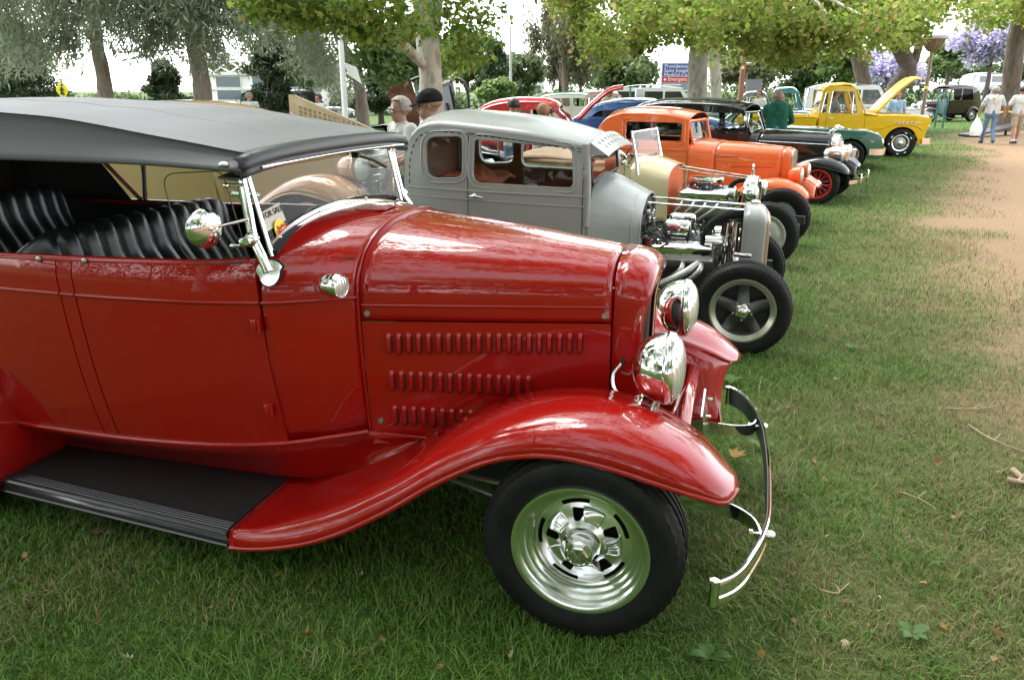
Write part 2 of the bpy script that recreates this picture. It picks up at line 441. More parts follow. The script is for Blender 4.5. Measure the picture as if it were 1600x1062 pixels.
# ------------------------------------------------------------------ trees
def leaf_mesh(name, C, size, aspect=.75, updir=.35, droop=0.0, star=False):
    """one small face (or star shaped blade) per leaf around centres C"""
    n = len(C); nrm = rng.normal(size=(n,3)); nrm[:,2] += updir*2; nrm /= np.linalg.norm(nrm, axis=1)[:,None]
    t = rng.normal(size=(n,3)); t[:,2] -= droop*3; t -= nrm*(t*nrm).sum(1)[:,None]; t /= np.linalg.norm(t, axis=1)[:,None]
    b = np.cross(nrm, t); L = (size*rng.uniform(.6, 1.25, n))[:,None]
    if star:
        rr = [1.0,.42,.8,.38,.62,.30,.30,.62,.38,.8,.42]; an = [0,24,48,72,100,150,-150,-100,-72,-48,-24]
        V = np.stack([C+t*L*.55*r*math.cos(R(a))+b*L*.55*r*math.sin(R(a))+nrm*L*.08*abs(math.sin(R(a))) for r, a in zip(rr, an)], 1)
    else:
        w = aspect*.5
        V = np.stack([C-t*L*.5, C+b*L*w+nrm*L*.06, C+t*L*.5, C-b*L*w+nrm*L*.06], 1)
    k = V.shape[1]; return np_mesh(name, V.reshape(-1,3), np.arange(n*k).reshape(n, k))
def blob_points(clumps, per):
    """points spread through clumps (centre, radius) with denser shells and ragged rims"""
    out = []
    for c, r, *f in clumps:
        k = max(8, int(per*(f[0] if f else 1))); d = rng.normal(size=(k,3)); d /= np.linalg.norm(d, axis=1)[:,None]
        rad = rng.random(k)**.45; rad *= rng.uniform(.75, 1.25, k)
        rr = np.array(r if isinstance(r, (tuple, list)) else (r, r, r*.75))
        out.append(np.array(c)+d*rr*rad[:,None])
    return np.concatenate(out)
BARK_S = noisy('sycamore_bark', [(.22,.19,.145),(.36,.33,.27),(.44,.42,.36),(.27,.23,.17)], 5.5, .5, .03, vec_scale=(1,1,.45), rough=.85)
BARK_E = noisy('eucalyptus_bark', [(.15,.11,.085),(.27,.21,.17),(.20,.155,.125)], 6, .8, .05, vec_scale=(1.6,1.6,.35), rough=.9)
BARK_D = noisy('dark_bark', [(.075,.058,.045),(.15,.12,.095)], 7, .9, .05, vec_scale=(1.6,1.6,.35), rough=.92)
LEAF_S = leafmat('sycamore_leaf', [(.07,.14,.018),(.10,.19,.026),(.15,.245,.036),(.21,.29,.05),(.29,.27,.07)], .52)
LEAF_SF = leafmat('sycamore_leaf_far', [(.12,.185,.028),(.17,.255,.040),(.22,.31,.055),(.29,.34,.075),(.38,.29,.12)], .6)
LEAF_E = leafmat('eucalyptus_leaf', [(.15,.195,.125),(.21,.27,.17),(.29,.345,.225),(.28,.26,.19)], .5)
LEAF_P = leafmat('pine_needles', [(.022,.048,.018),(.040,.075,.026),(.065,.105,.035)], .2)
LEAF_L = leafmat('light_green_leaf', [(.11,.19,.055),(.17,.26,.075),(.25,.33,.12)], .45)
LEAF_M = leafmat('mid_green_leaf', [(.07,.115,.045),(.11,.16,.06),(.16,.21,.085)], .4)
LEAF_W = leafmat('pepper_tree_leaf', [(.14,.155,.085),(.20,.21,.12),(.27,.26,.16)], .4)
LEAF_J = leafmat('jacaranda_blossom', [(.44,.39,.60),(.56,.51,.72),(.66,.61,.80),(.40,.43,.38)], .4)
def limb(mb, path, r0, r1, n=10, k=14):
    P = cat(path, k); rr = [r0+(r1-r0)*(i/(k-1)) for i in range(k)]
    rr = [q*(1+.07*math.sin(i*1.7+r0*40)) for i, q in enumerate(rr)]
    mb.tube(P, rr, n)
def tree(name, label, trunk, r0, r1, limbs, clumps, per, leaf, size, bark, group=None, kw={}, flare=True):
    """trunk: points from the ground up; limbs: (points, radius, tip radius)"""
    base = trunk[0]; root = thing(name, label, 'tree', (base[0], base[1], ground_z(base[0], base[1])), 0, group)
    off = np.array(root.location); mb = MB(); tp = [tuple(np.array(p)-off) for p in trunk]
    tp[0] = (tp[0][0], tp[0][1], -.05)
    P = cat(tp, 22); rr = [r0+(r1-r0)*(i/21) for i in range(22)]
    if flare: rr = [q*(1+.55*math.exp(-i*.9)) for i, q in enumerate(rr)]
    rr = [q*(1+.05*math.sin(i*2.1)) for i, q in enumerate(rr)]
    mb.tube(P, rr, 14)
    for pts, a, b_ in limbs: limb(mb, [tuple(np.array(p)-off) for p in pts], a, b_)
    mb.build('trunk', bark, root, 60)
    if clumps:
        C = blob_points(clumps, per)-off
        me = leaf_mesh('crown', C, size, **kw); me.materials.append(leaf); obj('crown', me, root)
    return root
def auto_limbs(top, clumps, n, r, low=None):
    out = []
    for i in range(n):
        c = clumps[(i*7) % len(clumps)][0]; s = Vector(low if low and i % 2 else top); e = Vector(c)
        mid = s.lerp(e, .5)+Vector((0,0,.12*(e-s).length))
        out.append(([tuple(s), tuple(mid), tuple(e)], r, r*.25))
    return out
def px_clumps(region, n, y0, y1, r, seed):
    """clumps spread behind a picture region given as a polygon"""
    q = random.Random(seed); xs = [p[0] for p in region]; ys = [p[1] for p in region]; out = []
    while len(out) < n:
        u = q.uniform(min(xs), max(xs)); v = q.uniform(min(ys), max(ys))
        if inside(region, u, v):
            Y = q.uniform(y0, y1); out.append((tuple(at(u, v, Y)), r*q.uniform(.7, 1.3)))
    return out
def ball_clumps(c, rx, rz, n, r, seed):
    q = np.random.default_rng(seed); out = []
    for _ in range(n):
        d = q.normal(size=3); d /= np.linalg.norm(d); k = q.random()**.4
        out.append(((c[0]+d[0]*rx*k, c[1]+d[1]*rx*k, c[2]+d[2]*rz*k), r*q.uniform(.7, 1.3)))
    return out

# the plane tree between the rows, one limb reaching left over the cars
Y1 = 12.8
b1 = at(676, 262, Y1); t1 = [(b1.x, Y1, ground_z(b1.x, Y1)), tuple(at(674, 170, Y1)), tuple(at(672, 105, Y1)), tuple(at(664, 30, Y1)), tuple(at(655, -80, Y1)), tuple(at(640, -260, Y1))]
up1 = [q for q in ball_clumps((-1.2, 11.2, 6.6), 6.8, 3.2, 150, .85, 3) if q[0][2] > 1.7+.112*q[0][1]+1.6]
lf1 = [(tuple(at(u, v, Y)), r) for u, v, Y, r in [(405,2,9.6,.30),(440,8,9.7,.36),(470,22,9.9,.30),(505,8,10.0,.40),(535,26,10.2,.36),(565,14,10.5,.42),(590,36,10.8,.38),(615,18,11.0,.42),(560,44,10.6,.26),(640,40,11.8,.40),(700,14,12.6,.5),(720,44,13,.5),(745,20,13,.5),(500,-30,10,.6),(580,-35,10.6,.6),(660,-30,12,.7),(430,-30,9.6,.5),(735,75,13.2,.4),(710,95,13.4,.35)]]
tree('plane_tree', 'pale plane tree behind the grey sedan with a low limb reaching left', t1, .215, .13,
     [([tuple(at(672,112,Y1)), tuple(at(640,80,12.4)), tuple(at(600,52,11.6)), tuple(at(545,36,10.8)), tuple(at(440,30,9.8))], .085, .02),
      ([tuple(at(671,60,Y1)), tuple(at(680,20,12.9)), tuple(at(690,-120,13))], .12, .06)] + auto_limbs(t1[-1], up1, 8, .07),
     up1+[(c, r*1.15, .42) for c, r in lf1*2], 300, LEAF_S, .135, BARK_S, 'plane trees', dict(star=True))
Yb = 30.0; bb_ = at(678, 200, Yb); tb = [(bb_.x, Yb, ground_z(bb_.x, Yb)), tuple(at(676,60,Yb)), tuple(at(672,-60,Yb)), tuple(at(670,-240,Yb))]
tall = px_clumps([(400,-22),(560,-30),(700,-40),(860,-26),(900,-300),(860,-520),(430,-520),(380,-300)], 150, 26, 34, 1.35, 91)  # crown added out of view so the red hood reflects dark foliage
tree('broadleaf_tree', 'tall tree added above the frame to darken hood reflections, behind the pale plane tree trunk', tb, .30, .18, auto_limbs(tb[-1], tall, 12, .12, tb[-2]), tall, 210, LEAF_M, .30, BARK_D, 'background trees', dict(aspect=.6))
# the large plane tree in the middle whose canopy fills the top of the picture
Y2 = 21.5
b2 = at(1092, 245, Y2); t2 = [(b2.x, Y2, ground_z(b2.x, Y2)), tuple(at(1090, 120, Y2)), tuple(at(1093, 30, Y2)), tuple(at(1090, -60, Y2)), tuple(at(1080, -250, Y2))]
can2 = px_clumps([(850,-30),(880,25),(925,65),(945,92),(1000,92),(1030,72),(1075,62),(1110,64),(1150,55),(1185,92),(1225,98),(1260,66),(1330,56),(1400,64),(1445,36),(1440,-30)], 92, 15.5, 23.5, .60, 5)
top2 = [q for q in ball_clumps((4.5, 19.5, 8), 8.0, 4.0, 52, 1.2, 8) if q[0][2] > 1.7+.112*q[0][1]+1.2]
tree('plane_tree', 'tall pale plane tree behind the black sedan whose canopy fills the top', t2, .27, .20, auto_limbs(t2[-2], can2, 14, .09, t2[2])+auto_limbs(t2[-1], top2, 8, .1),
     [(c, r, 1.5) for c, r in can2]+top2, 250, LEAF_SF, .125, BARK_S, 'plane trees')
# plane trees on the right
Y3 = 33.0
b3 = at(1578, 150, Y3); t3 = [(b3.x, Y3, ground_z(b3.x, Y3)), tuple(at(1580,130,Y3)), tuple(at(1588,60,Y3)), tuple(at(1600,0,Y3)), tuple(at(1625,-120,Y3))]
can3 = px_clumps([(1440,-30),(1450,12),(1480,18),(1520,30),(1560,30),(1600,40),(1680,40),(1680,-40)], 34, 26, 33, .75, 15)
tree('plane_tree', 'thick grey trunked plane tree on the grass slope at far right', t3, .37, .27, auto_limbs(t3[-1], can3, 7, .12), can3+ball_clumps((21, 30, 9.5), 5, 2, 24, 1.6, 16), 240, LEAF_SF, .18, BARK_D, 'plane trees')
Y4 = 36.0
b4 = at(1398, 150, Y4); t4 = [(b4.x, Y4, ground_z(b4.x, Y4)), tuple(at(1402,135,Y4)), tuple(at(1420,108,Y4)), tuple(at(1412,88,Y4)), tuple(at(1400,70,Y4)), tuple(at(1380,20,Y4))]
can4 = px_clumps([(1300,-30),(1320,38),(1390,62),(1425,58),(1460,30),(1500,-30)], 30, 31, 38, .7, 21)
tree('plane_tree', 'dark leaning forked tree behind the lamp post and yellow pickup', t4, .46, .24, [([tuple(at(1421,108,Y4)), tuple(at(1432,85,Y4)), tuple(at(1440,40,Y4))], .22, .12)]+auto_limbs(t4[-1], can4, 6, .1), can4, 220, LEAF_SF, .18, BARK_D, 'plane trees')
Y5 = 34.0
b5 = at(1352, 160, Y5); t5 = [(b5.x, Y5, ground_z(b5.x, Y5)), tuple(at(1350,130,Y5)), tuple(at(1341,95,Y5)), tuple(at(1336,50,Y5)), tuple(at(1330,0,Y5))]
can5 = px_clumps([(1220,-30),(1250,35),(1330,50),(1390,45),(1400,-30)], 24, 30, 37, .75, 22)
tree('plane_tree', 'grey tree trunk rising just behind the yellow pickup roof', t5, .33, .22, auto_limbs(t5[-1], can5, 5, .1), can5, 220, LEAF_SF, .18, BARK_D, 'plane trees')
Y6 = 31.0
b6 = at(1118, 175, Y6); t6 = [(b6.x, Y6, ground_z(b6.x, Y6)), tuple(at(1118,120,Y6)), tuple(at(1113,80,Y6)), tuple(at(1110,20,Y6))]
can6 = px_clumps([(1050,-20),(1080,60),(1150,70),(1210,60),(1210,-20)], 20, 28, 34, 1.0, 23)
tree('plane_tree', 'second pale trunk just right of the middle plane tree', t6, .24, .18, auto_limbs(t6[-1], can6, 4, .08), can6, 220, LEAF_SF, .18, BARK_S, 'plane trees')
# trees that stand behind and beside the photographer and shade the near cars
for k, (bx, by, cl, lab) in enumerate([(-5.2, -3.5, ball_clumps((-3.2, 1.4, 6.8), 5.2, 1.6, 44, 1.05, 31), 'plane tree standing left of the viewpoint, shading the red tourer'),
                                       (5.8, -2.8, ball_clumps((3.0, 2.6, 7.0), 4.6, 1.6, 30, 1.0, 32), 'plane tree standing right of the viewpoint, shading the lawn'),
                                       (-8.5, 6.0, ball_clumps((-5.6, 6.6, 7.4), 4.8, 1.8, 46, 1.1, 33), 'plane tree left of the cars, shading the second row')]):
    t = [(bx, by, 0), (bx*.97, by, 2.5), (bx*.9, by+.5, 5), (bx*.8, by+1, 7)]
    tree('plane_tree', lab, t, .25, .14, auto_limbs(t[-1], cl, 9, .08, t[-2]), cl, 300, LEAF_S, .17, BARK_S, 'plane trees')

for k, (bx, by, lab) in enumerate([(-9, -9, 'unseen plane tree added behind the viewpoint on the left to darken the near side'), (0.5, -10.5, 'unseen plane tree added straight behind the viewpoint to darken the near side'), (9, -9, 'unseen plane tree added behind the viewpoint on the right to darken the near side'), (-14, 1, 'unseen plane tree added far left of the red tourer to block sky light')]):  # unseen trees added to block sky and darken the near side
    cl = ball_clumps((bx, by, 6.2), 5.0, 4.2, 60, 1.3, 80+k); t = [(bx, by, 0), (bx+.1, by, 2.5), (bx, by+.2, 5), (bx, by, 7)]
    tree('plane_tree', lab, t, .3, .15, auto_limbs(t[-1], cl, 9, .08, t[-2]), cl, 230, LEAF_S, .26, BARK_S, 'plane trees')

# eucalyptus on the left
def euca(lab, Y, tr, region, n, seed, per=260, rad=.85, r0=.28):
    b = at(tr[0][0], 175, Y); t = [(b.x, Y, ground_z(b.x, Y))]+[tuple(at(u, v, Y)) for u, v in tr]
    cl = px_clumps(region, n, Y-4, Y+4, rad, seed)
    cl = [(c, (r*.8, r*.8, r*1.15)) for c, r in cl]
    return tree('eucalyptus_tree', lab, t, r0, r0*.55, auto_limbs(t[-1], cl, 10, r0*.3, t[-2]), cl, per, LEAF_E, .29, BARK_E, 'eucalyptus trees', dict(aspect=.20, updir=0, droop=.55))
euca('grey leaved eucalyptus with bare pale trunk behind the car top at far left', 27, [(165,150),(160,110),(152,75),(148,30),(150,-60)], [(-60,-260),(-60,90),(20,95),(80,85),(105,75),(150,55),(215,65),(235,-260)], 165, 41)
euca('grey leaved eucalyptus with stout dark trunk above the black car top', 27, [(318,160),(312,110),(303,70),(300,10),(300,-60)], [(185,-260),(200,55),(230,75),(265,80),(300,70),(345,85),(365,60),(400,50),(430,-260)], 160, 42, r0=.34)
euca('slender eucalyptus behind the white pole, grey leaves hanging low', 33, [(566,170),(560,130),(548,95),(530,60),(520,0)], [(390,-40),(395,40),(440,60),(470,110),(520,130),(545,150),(560,100),(580,40),(560,-40)], 46, 43, rad=.95, r0=.27)

def conifer(lab, u, Y, vtop, vbot, wpx, seed, leaf=LEAF_P, name='pine_tree', cat_group='dark pines'):
    b = at(u, 170, Y); zt = at(u, vtop, Y).z; zb = max(at(u, vbot, Y).z, .2); w = wpx*Y/1276/2
    q = np.random.default_rng(seed); cl = []
    for i in range(46):
        t = q.random(); rr = w*(1.05-.8*t**1.5); a = q.uniform(0, 6.28); k = q.random()**.6
        cl.append(((b.x+math.cos(a)*rr*k, Y+math.sin(a)*rr*k, zb+(zt-zb)*t), (w*.30, w*.30, w*.18)))
    tr = [(b.x, Y, ground_z(b.x, Y)), (b.x, Y, zb), (b.x+.1, Y, zt*.9)]
    return tree(name, lab, tr, .16, .05, auto_limbs(tr[-1], cl, 6, .05, tr[1]), cl, 240, leaf, .22, BARK_D, cat_group, dict(aspect=.3))
conifer('dark shrubby pine at the far left edge beside the yellow sign', 25, 30, 92, 160, 150, 51)
conifer('small dark pine between the two left eucalyptus trunks', 262, 34, 98, 165, 66, 52)
conifer('tall dark green pine above the vented tan hood', 430, 34, 62, 168, 100, 53)
conifer('dark pine just behind the white flag pole', 595, 40, 115, 170, 90, 54)
conifer('dark green pine behind the raised black doors', 775, 44, 70, 158, 80, 55)

def round_tree(name, lab, u, Y, vtop, vbot, wpx, leaf, seed, n=30, per=230, size=.28, bark=BARK_D, group='background trees', droop=0, flat=.75, aspect=.6):
    b = at(u, 165, Y); zt = at(u, vtop, Y).z; zb = max(at(u, vbot, Y).z, .4); w = wpx*Y/1276/2
    cl = ball_clumps((b.x, Y, (zt+zb)/2), w*.85, (zt-zb)/2*.85, n, w*.36, seed)
    if droop: cl = [(c, (r*.6, r*.6, r*1.5)) for c, r in cl]
    g = ground_z(b.x, Y); tr = [(b.x, Y, g), (b.x+.1, Y, g+(zb-g)*.7+.3), (b.x-.1, Y, zb+(zt-zb)*.5)]
    return tree(name, lab, tr, .2, .1, auto_limbs(tr[-1], cl, 7, .07, tr[1]), cl, per, leaf, size, bark, group, dict(aspect=aspect, droop=droop))
round_tree('broadleaf_tree', 'bright light green tree behind the plane tree limb', 632, 30, 45, 128, 190, LEAF_L, 61, 34, 260)
round_tree('broadleaf_tree', 'low light green bush behind the raised grey door', 775, 38, 125, 160, 60, LEAF_L, 62, 16, 180)
round_tree('pepper_tree', 'weeping pale olive pepper tree left of the middle canopy', 880, 38, -20, 140, 130, LEAF_W, 63, 40, 300, .34, BARK_E, droop=.8, aspect=.2)
round_tree('broadleaf_tree', 'soft blue green tree behind the red coupe', 815, 52, 78, 160, 70, LEAF_M, 64, 24, 200, .35)
round_tree('broadleaf_tree', 'olive green tree left of the hospital sign', 970, 48, 60, 150, 120, LEAF_M, 65, 30, 220, .36)
round_tree('broadleaf_tree', 'grey green tree behind the brown pole', 1165, 52, 40, 150, 110, LEAF_W, 66, 28, 200, .36)
round_tree('broadleaf_tree', 'dense green tree behind the teal pickup', 1245, 55, 50, 150, 120, LEAF_M, 67, 30, 200, .36)
round_tree('broadleaf_tree', 'pale yellow green tree behind the two bystanders', 1310, 50, 60, 145, 80, LEAF_L, 68, 22, 200, .34)
round_tree('broadleaf_tree', 'light green tree between the jacarandas right of the lamp', 1472, 66, 60, 118, 60, LEAF_L, 69, 20, 180, .42)
round_tree('broadleaf_tree', 'soft green tree far behind the slender eucalyptus', 455, 70, 40, 150, 130, LEAF_M, 76, 30, 200, .42)
round_tree('broadleaf_tree', 'soft green tree far behind the plane tree fork', 730, 74, 50, 150, 130, LEAF_M, 77, 30, 200, .42)
round_tree('broadleaf_tree', 'pale green tree far behind the weeping pepper tree', 905, 78, 40, 150, 120, LEAF_L, 78, 30, 200, .42)
round_tree('broadleaf_tree', 'soft green tree far behind the far left pine', 20, 70, 50, 150, 160, LEAF_M, 79, 30, 200, .42)
round_tree('jacaranda_tree', 'purple flowering jacaranda behind the leaning tree', 1385, 62, 72, 140, 110, LEAF_J, 71, 30, 200, .38, group='jacarandas')
round_tree('jacaranda_tree', 'purple flowering jacaranda beside the far right trunk', 1535, 60, 28, 105, 130, LEAF_J, 72, 34, 240, .38, group='jacarandas')
round_tree('jacaranda_tree', 'distant purple jacaranda half hidden at the right edge', 1640, 70, 30, 110, 130, LEAF_J, 73, 26, 180, .42, group='jacarandas')
round_tree('broadleaf_tree', 'hazy grey green tree at left behind the pines', 480, 60, 70, 150, 120, LEAF_M, 74, 24, 160, .4)
round_tree('broadleaf_tree', 'faint green tree far behind the white building', 355, 95, 88, 150, 110, LEAF_M, 75, 20, 140, .6)
for u, v, lab in ((-1, 0, 'unseen tall hedge added behind the viewpoint to block sky light'), ):
    hr = thing('blocker_hedge', lab, 'hedge', (0, -15, 0)); C = blob_points([((x, random.uniform(-1,1), z), (1.6,1.3,1.3)) for x in range(-40, 41, 2) for z in (1,2.8,4.6,6.4,8.2)], 70); me = leaf_mesh('foliage', C, .5); me.materials.append(LEAF_P); obj('foliage', me, hr)  # unseen hedge added to block sky behind the camera and darken paint reflections
    for x in range(-28, 29, 8): MB().cyl((x,0,-.1),(x,0,7),.14,.05,6).build('stem', BARK_D, hr)
# pale road beyond the lawn at left
me = np_mesh('road', [(-200,24,.02),(1.5,24,.02),(1.5,36,.02),(-200,36,.02)], [(0,1,2,3)]); me.materials.append(noisy('pale_asphalt', [(.34,.34,.33),(.44,.44,.42)], 2, rough=.9)); tag(obj('road', me), 'pale road behind the cars at left', kind='structure')
def low_hedge(lab, u0, u1, Y, v, leaf, seed):
    q = random.Random(seed); a = at(u0, 140, Y).x; c = at(u1, 140, Y).x; zt = at(800, v, Y).z; hr = thing('shrub_row', lab, 'shrubs', ((a+c)/2, Y, 0)); n = int((c-a)/1.3); cl = []
    for i in range(n+1):
        for z in (.45, 1.1): cl.append((((i/n-.5)*(c-a)+q.uniform(-.3,.3), q.uniform(-.8,.8), z*zt/1.6*q.uniform(.8,1.2)), (1.0,.9,.7*zt/1.7)))
    me = leaf_mesh('foliage', blob_points(cl, 110), .32); me.materials.append(leaf); obj('foliage', me, hr)
    for i in range(0, n+1, 4): MB().cyl(((i/n-.5)*(c-a),0,-.1),((i/n-.5)*(c-a),0,1.2),.07,.03,6).build('stem', BARK_D, hr)
low_hedge('row of dark shrubs far behind the crimson coupe', 560, 880, 56, 138, LEAF_M, 1); low_hedge('row of green shrubs behind the hospital sign', 890, 1230, 58, 134, LEAF_M, 2); low_hedge('row of shrubs behind the white van and yellow pickup', 1200, 1470, 60, 132, LEAF_M, 3); low_hedge('low pale shrubs beyond the road at far left', 120, 560, 66, 146, LEAF_M, 4)
# clipped hedge on top of the slope
hb = MB(); hc = [((at(u, 112, 72).x, 72+random.uniform(-.5,.5), at(u, v, 72).z), (1.0,.8,.8)) for u in range(1430, 1660, 9) for v in (108, 116)]
C = blob_points(hc, 70); hroot = thing('hedge', 'clipped green hedge along the top of the grass slope', 'hedge', (34, 72, ground_z(34, 72)))
me = leaf_mesh('foliage', C-np.array(hroot.location), .35); me.materials.append(LEAF_M); obj('foliage', me, hroot)
for u in range(1440, 1650, 30):
    p = at(u, 118, 72); MB().cyl((p.x-34, 0, 0), (p.x-34, 0, p.z-hroot.location.z), .08, .03, 6).build('stem', BARK_D, hroot)

# ------------------------------------------------------------------ shared car pieces
def nose_section(x, wb, zb, w, zt_belt, ztop, n=2.4, ns=7, nc=12, lean=None):
    """one cross section from the near sill over the top to the far sill"""
    half = []
    for i in range(ns): 
        t = i/ns; half.append((wb+(w-wb)*math.sin(t*math.pi/2), zb+(zt_belt-zb)*t))
    for i in range(nc+1):
        a = math.pi/2*i/nc; half.append((w*max(math.cos(a),0)**(2/n), zt_belt+(ztop-zt_belt)*math.sin(a)**(2/n)))
    pts = [(x, -y, z) for y, z in half]+[(x, y, z) for y, z in half[-2::-1]]
    if lean: pts = [(p[0]+lean(p[1], p[2]), p[1], p[2]) for p in pts]
    return pts
def nose(st, n=24, ns=7, nc=12):
    S = cat(st, n); return [nose_section(s[0], *s[1:], ns=ns, nc=nc) for s in S]
def fender(parent, st, mat, side=-1, name='fender', n=44, bead=.010, label=None):
    """st: (lip xyz, crown xyz, inner xyz) stations given for the near side (y negative)"""
    flat = [tuple(l)+tuple(c)+tuple(i) for l, c, i in st]; secs = []; lips = []
    for s in cat(flat, n):
        l, c, i = (Vector(s[k:k+3]) for k in (0,3,6)); pts = []
        a1 = l+Vector((0,0,(c.z-l.z)*.75)); a2 = c+Vector((0,(l.y-c.y)*.62,0))
        for k in range(9):
            t = k/8; pts.append(l*(1-t)**3+a1*3*t*(1-t)**2+a2*3*t*t*(1-t)+c*t**3)
        b1 = c-Vector((0,(l.y-c.y)*.5,0)); b2 = i+Vector((0,(c.y-i.y)*.3,0))
        for k in range(1, 7):
            t = k/6; pts.append(c*(1-t)**3+b1*3*t*(1-t)**2+b2*3*t*t*(1-t)+i*t**3)
        secs.append([(p.x, p.y*(-side), p.z) for p in pts]); lips.append((l.x, l.y*(-side), l.z))
    mb = MB(); mb.loft(secs); mb2 = MB(); mb2.tube(lips, bead, 8)
    o = mb.build(name, mat, parent, 60, solid=.012); mb2.build('rolled_lip', mat, o, 60)
    if label: o['label'] = label
    return o
def tyre_prof(Ro, Ri, W, grooves=4):
    h = Ro-Ri; p = [(Ri-.012, -W*.36), (Ri+.004, -W*.42), (Ri+h*.10, -W*.455), (Ri+h*.13,-W*.462), (Ri+h*.45, -W*.5), (Ri+h*.70, -W*.49), (Ri+h*.73,-W*.478), (Ro-h*.16, -W*.462), (Ro-.016, -W*.43), (Ro-.006, -W*.385)]
    k = 2*grooves+1; ys = np.linspace(-W*.35, W*.35, k)
    for i in range(k-1):
        d = .007 if i % 2 else 0; p += [(Ro-d+.001*(1-abs(ys[i])/(W*.35)), ys[i]+.0008), (Ro-d+.001*(1-abs(ys[i])/(W*.35)), ys[i+1]-.0008)]
    return p+[(r, -y) for r, y in p[9::-1]]
def make_tyre(Ro, Ri, W, n=72, grooves=4, tread=True):
    mb = MB(); pr = tyre_prof(Ro, Ri, W, grooves)
    def mod(r, t, i, k):
        if tread and i % 2 and r > Ro-.018 and abs(t) > W*.22: r -= .0055
        return r, t
    mb.lathe(pr, n=n, mod=mod); return mb
def wheel(parent, loc, side, Ro, Ri, W, rim_fn, tyre_n=72, label=None, tread=True):
    """wheel with its outer face towards local -Y (side -1) or +Y"""
    e = hold('wheel', parent, loc, (0, 0, 0 if side < 0 else math.pi))
    t = make_tyre(Ro, Ri, W, tyre_n, tread=tread).build('tyre', RUBBER, e, 40)
    rim_fn(e, Ri, W); return e
def rim_steel(col, cap=CHROME, spokes=0):
    def fn(e, Ri, W):
        mb = MB(); mb.lathe([(Ri+.006,-W*.43),(Ri-.002,-W*.45),(Ri-.014,-W*.43),(Ri-.02,-W*.30),(Ri-.045,-W*.22),(Ri*.72,-W*.26),(Ri*.55,-W*.34),(Ri*.30,-W*.33),(.01,-W*.33)], n=36)
        mb.build('rim', col, e, 50)
        MB().lathe([(Ri*.36,-W*.325),(Ri*.36,-W*.38),(Ri*.30,-W*.44),(Ri*.18,-W*.48),(.004,-W*.50)], n=28).build('hub_cap', cap, e, 50)
    return fn
def rim_wire(col, cap=CHROME):
    def fn(e, Ri, W):
        MB().lathe([(Ri+.006,-W*.43),(Ri-.004,-W*.455),(Ri-.02,-W*.42),(Ri-.03,-W*.2),(Ri-.02,W*.3)], n=36).build('rim', col, e, 50)
        mb = MB()
        for k in range(26):
            a = 2*math.pi*k/26; b = a+(.35 if k % 2 else -.35)
            mb.cyl((math.cos(b)*Ri*.3, -W*(.40 if k % 4 < 2 else .1), math.sin(b)*Ri*.3), (math.cos(a)*(Ri-.02), -W*.22, math.sin(a)*(Ri-.02)), .006, n=5)
        mb.build('spokes', col, e)
        MB().lathe([(Ri*.34,-W*.05),(Ri*.34,-W*.42),(Ri*.30,-W*.50),(Ri*.16,-W*.55),(.004,-W*.56)], n=24).build('hub_cap', cap, e, 50)
        MB().lathe([(Ri*.98,W*.05),(.01,W*.05)], n=24).build('brake_drum', BLACK, e)
    return fn
def rim_mag(col, lip):
    """five spoke cast wheel with a polished lip"""
    def fn(e, Ri, W):
        MB().lathe([(Ri+.008,-W*.42),(Ri+.004,-W*.46),(Ri-.006,-W*.46),(Ri-.02,-W*.40),(Ri-.035,-W*.34),(Ri-.04,-W*.15),(Ri-.03,W*.35)], n=48).build('rim', lip, e, 40)
        mb = MB()
        for k in range(5):
            a = math.pi/2+2*math.pi*k/5; d = Vector((math.cos(a),0,math.sin(a))); t = Vector((-math.sin(a),0,math.cos(a))); secs = []
            for q in range(9):
                s = q/8; rr = .045+(Ri-.045-.038)*s; hw = .026*(1-s)**.7+.018+.016*s*s; y0 = -W*(.36-.16*math.sin(s*2.6)); 
                secs.append([d*rr+t*(hw*math.cos(b))+Vector((0, y0-.016*math.sin(b) if math.sin(b) > 0 else y0-.03*math.sin(b)*.6, 0)) for b in [2*math.pi*j/10 for j in range(10)]])
            mb.loft(secs, True, True)
        mb.lathe([(.062,-W*.2),(.062,-W*.38),(.05,-W*.40),(.01,-W*.40)], n=30)
        mb.build('spokes', col, e, 50)
        c = MB(); c.lathe([(.047,-W*.39),(.047,-W*.46),(.040,-W*.48),(.028,-W*.485),(.028,-W*.55),(.018,-W*.6),(.003,-W*.61)], n=40, mod=lambda r, t, i, k: (r*(1+.12*math.cos(5*2*math.pi*i/40)) if k < 4 else r, t))
        c.build('hub_cap', ALU, e, 50)
        for k in range(5):
            a = math.pi/2+math.pi/5+2*math.pi*k/5; p = (math.cos(a)*.062, 0, math.sin(a)*.062)
            MB().lathe([(.009,-W*.34),(.009,-W*.44),(.006,-W*.46),(.001,-W*.465)], c=p, n=6).build('lug_nut', ALU, e, 20)
        MB().lathe([(Ri*.93,W*.10),(.01,W*.10)], n=24).build('brake_drum', IRON, e)
    return fn
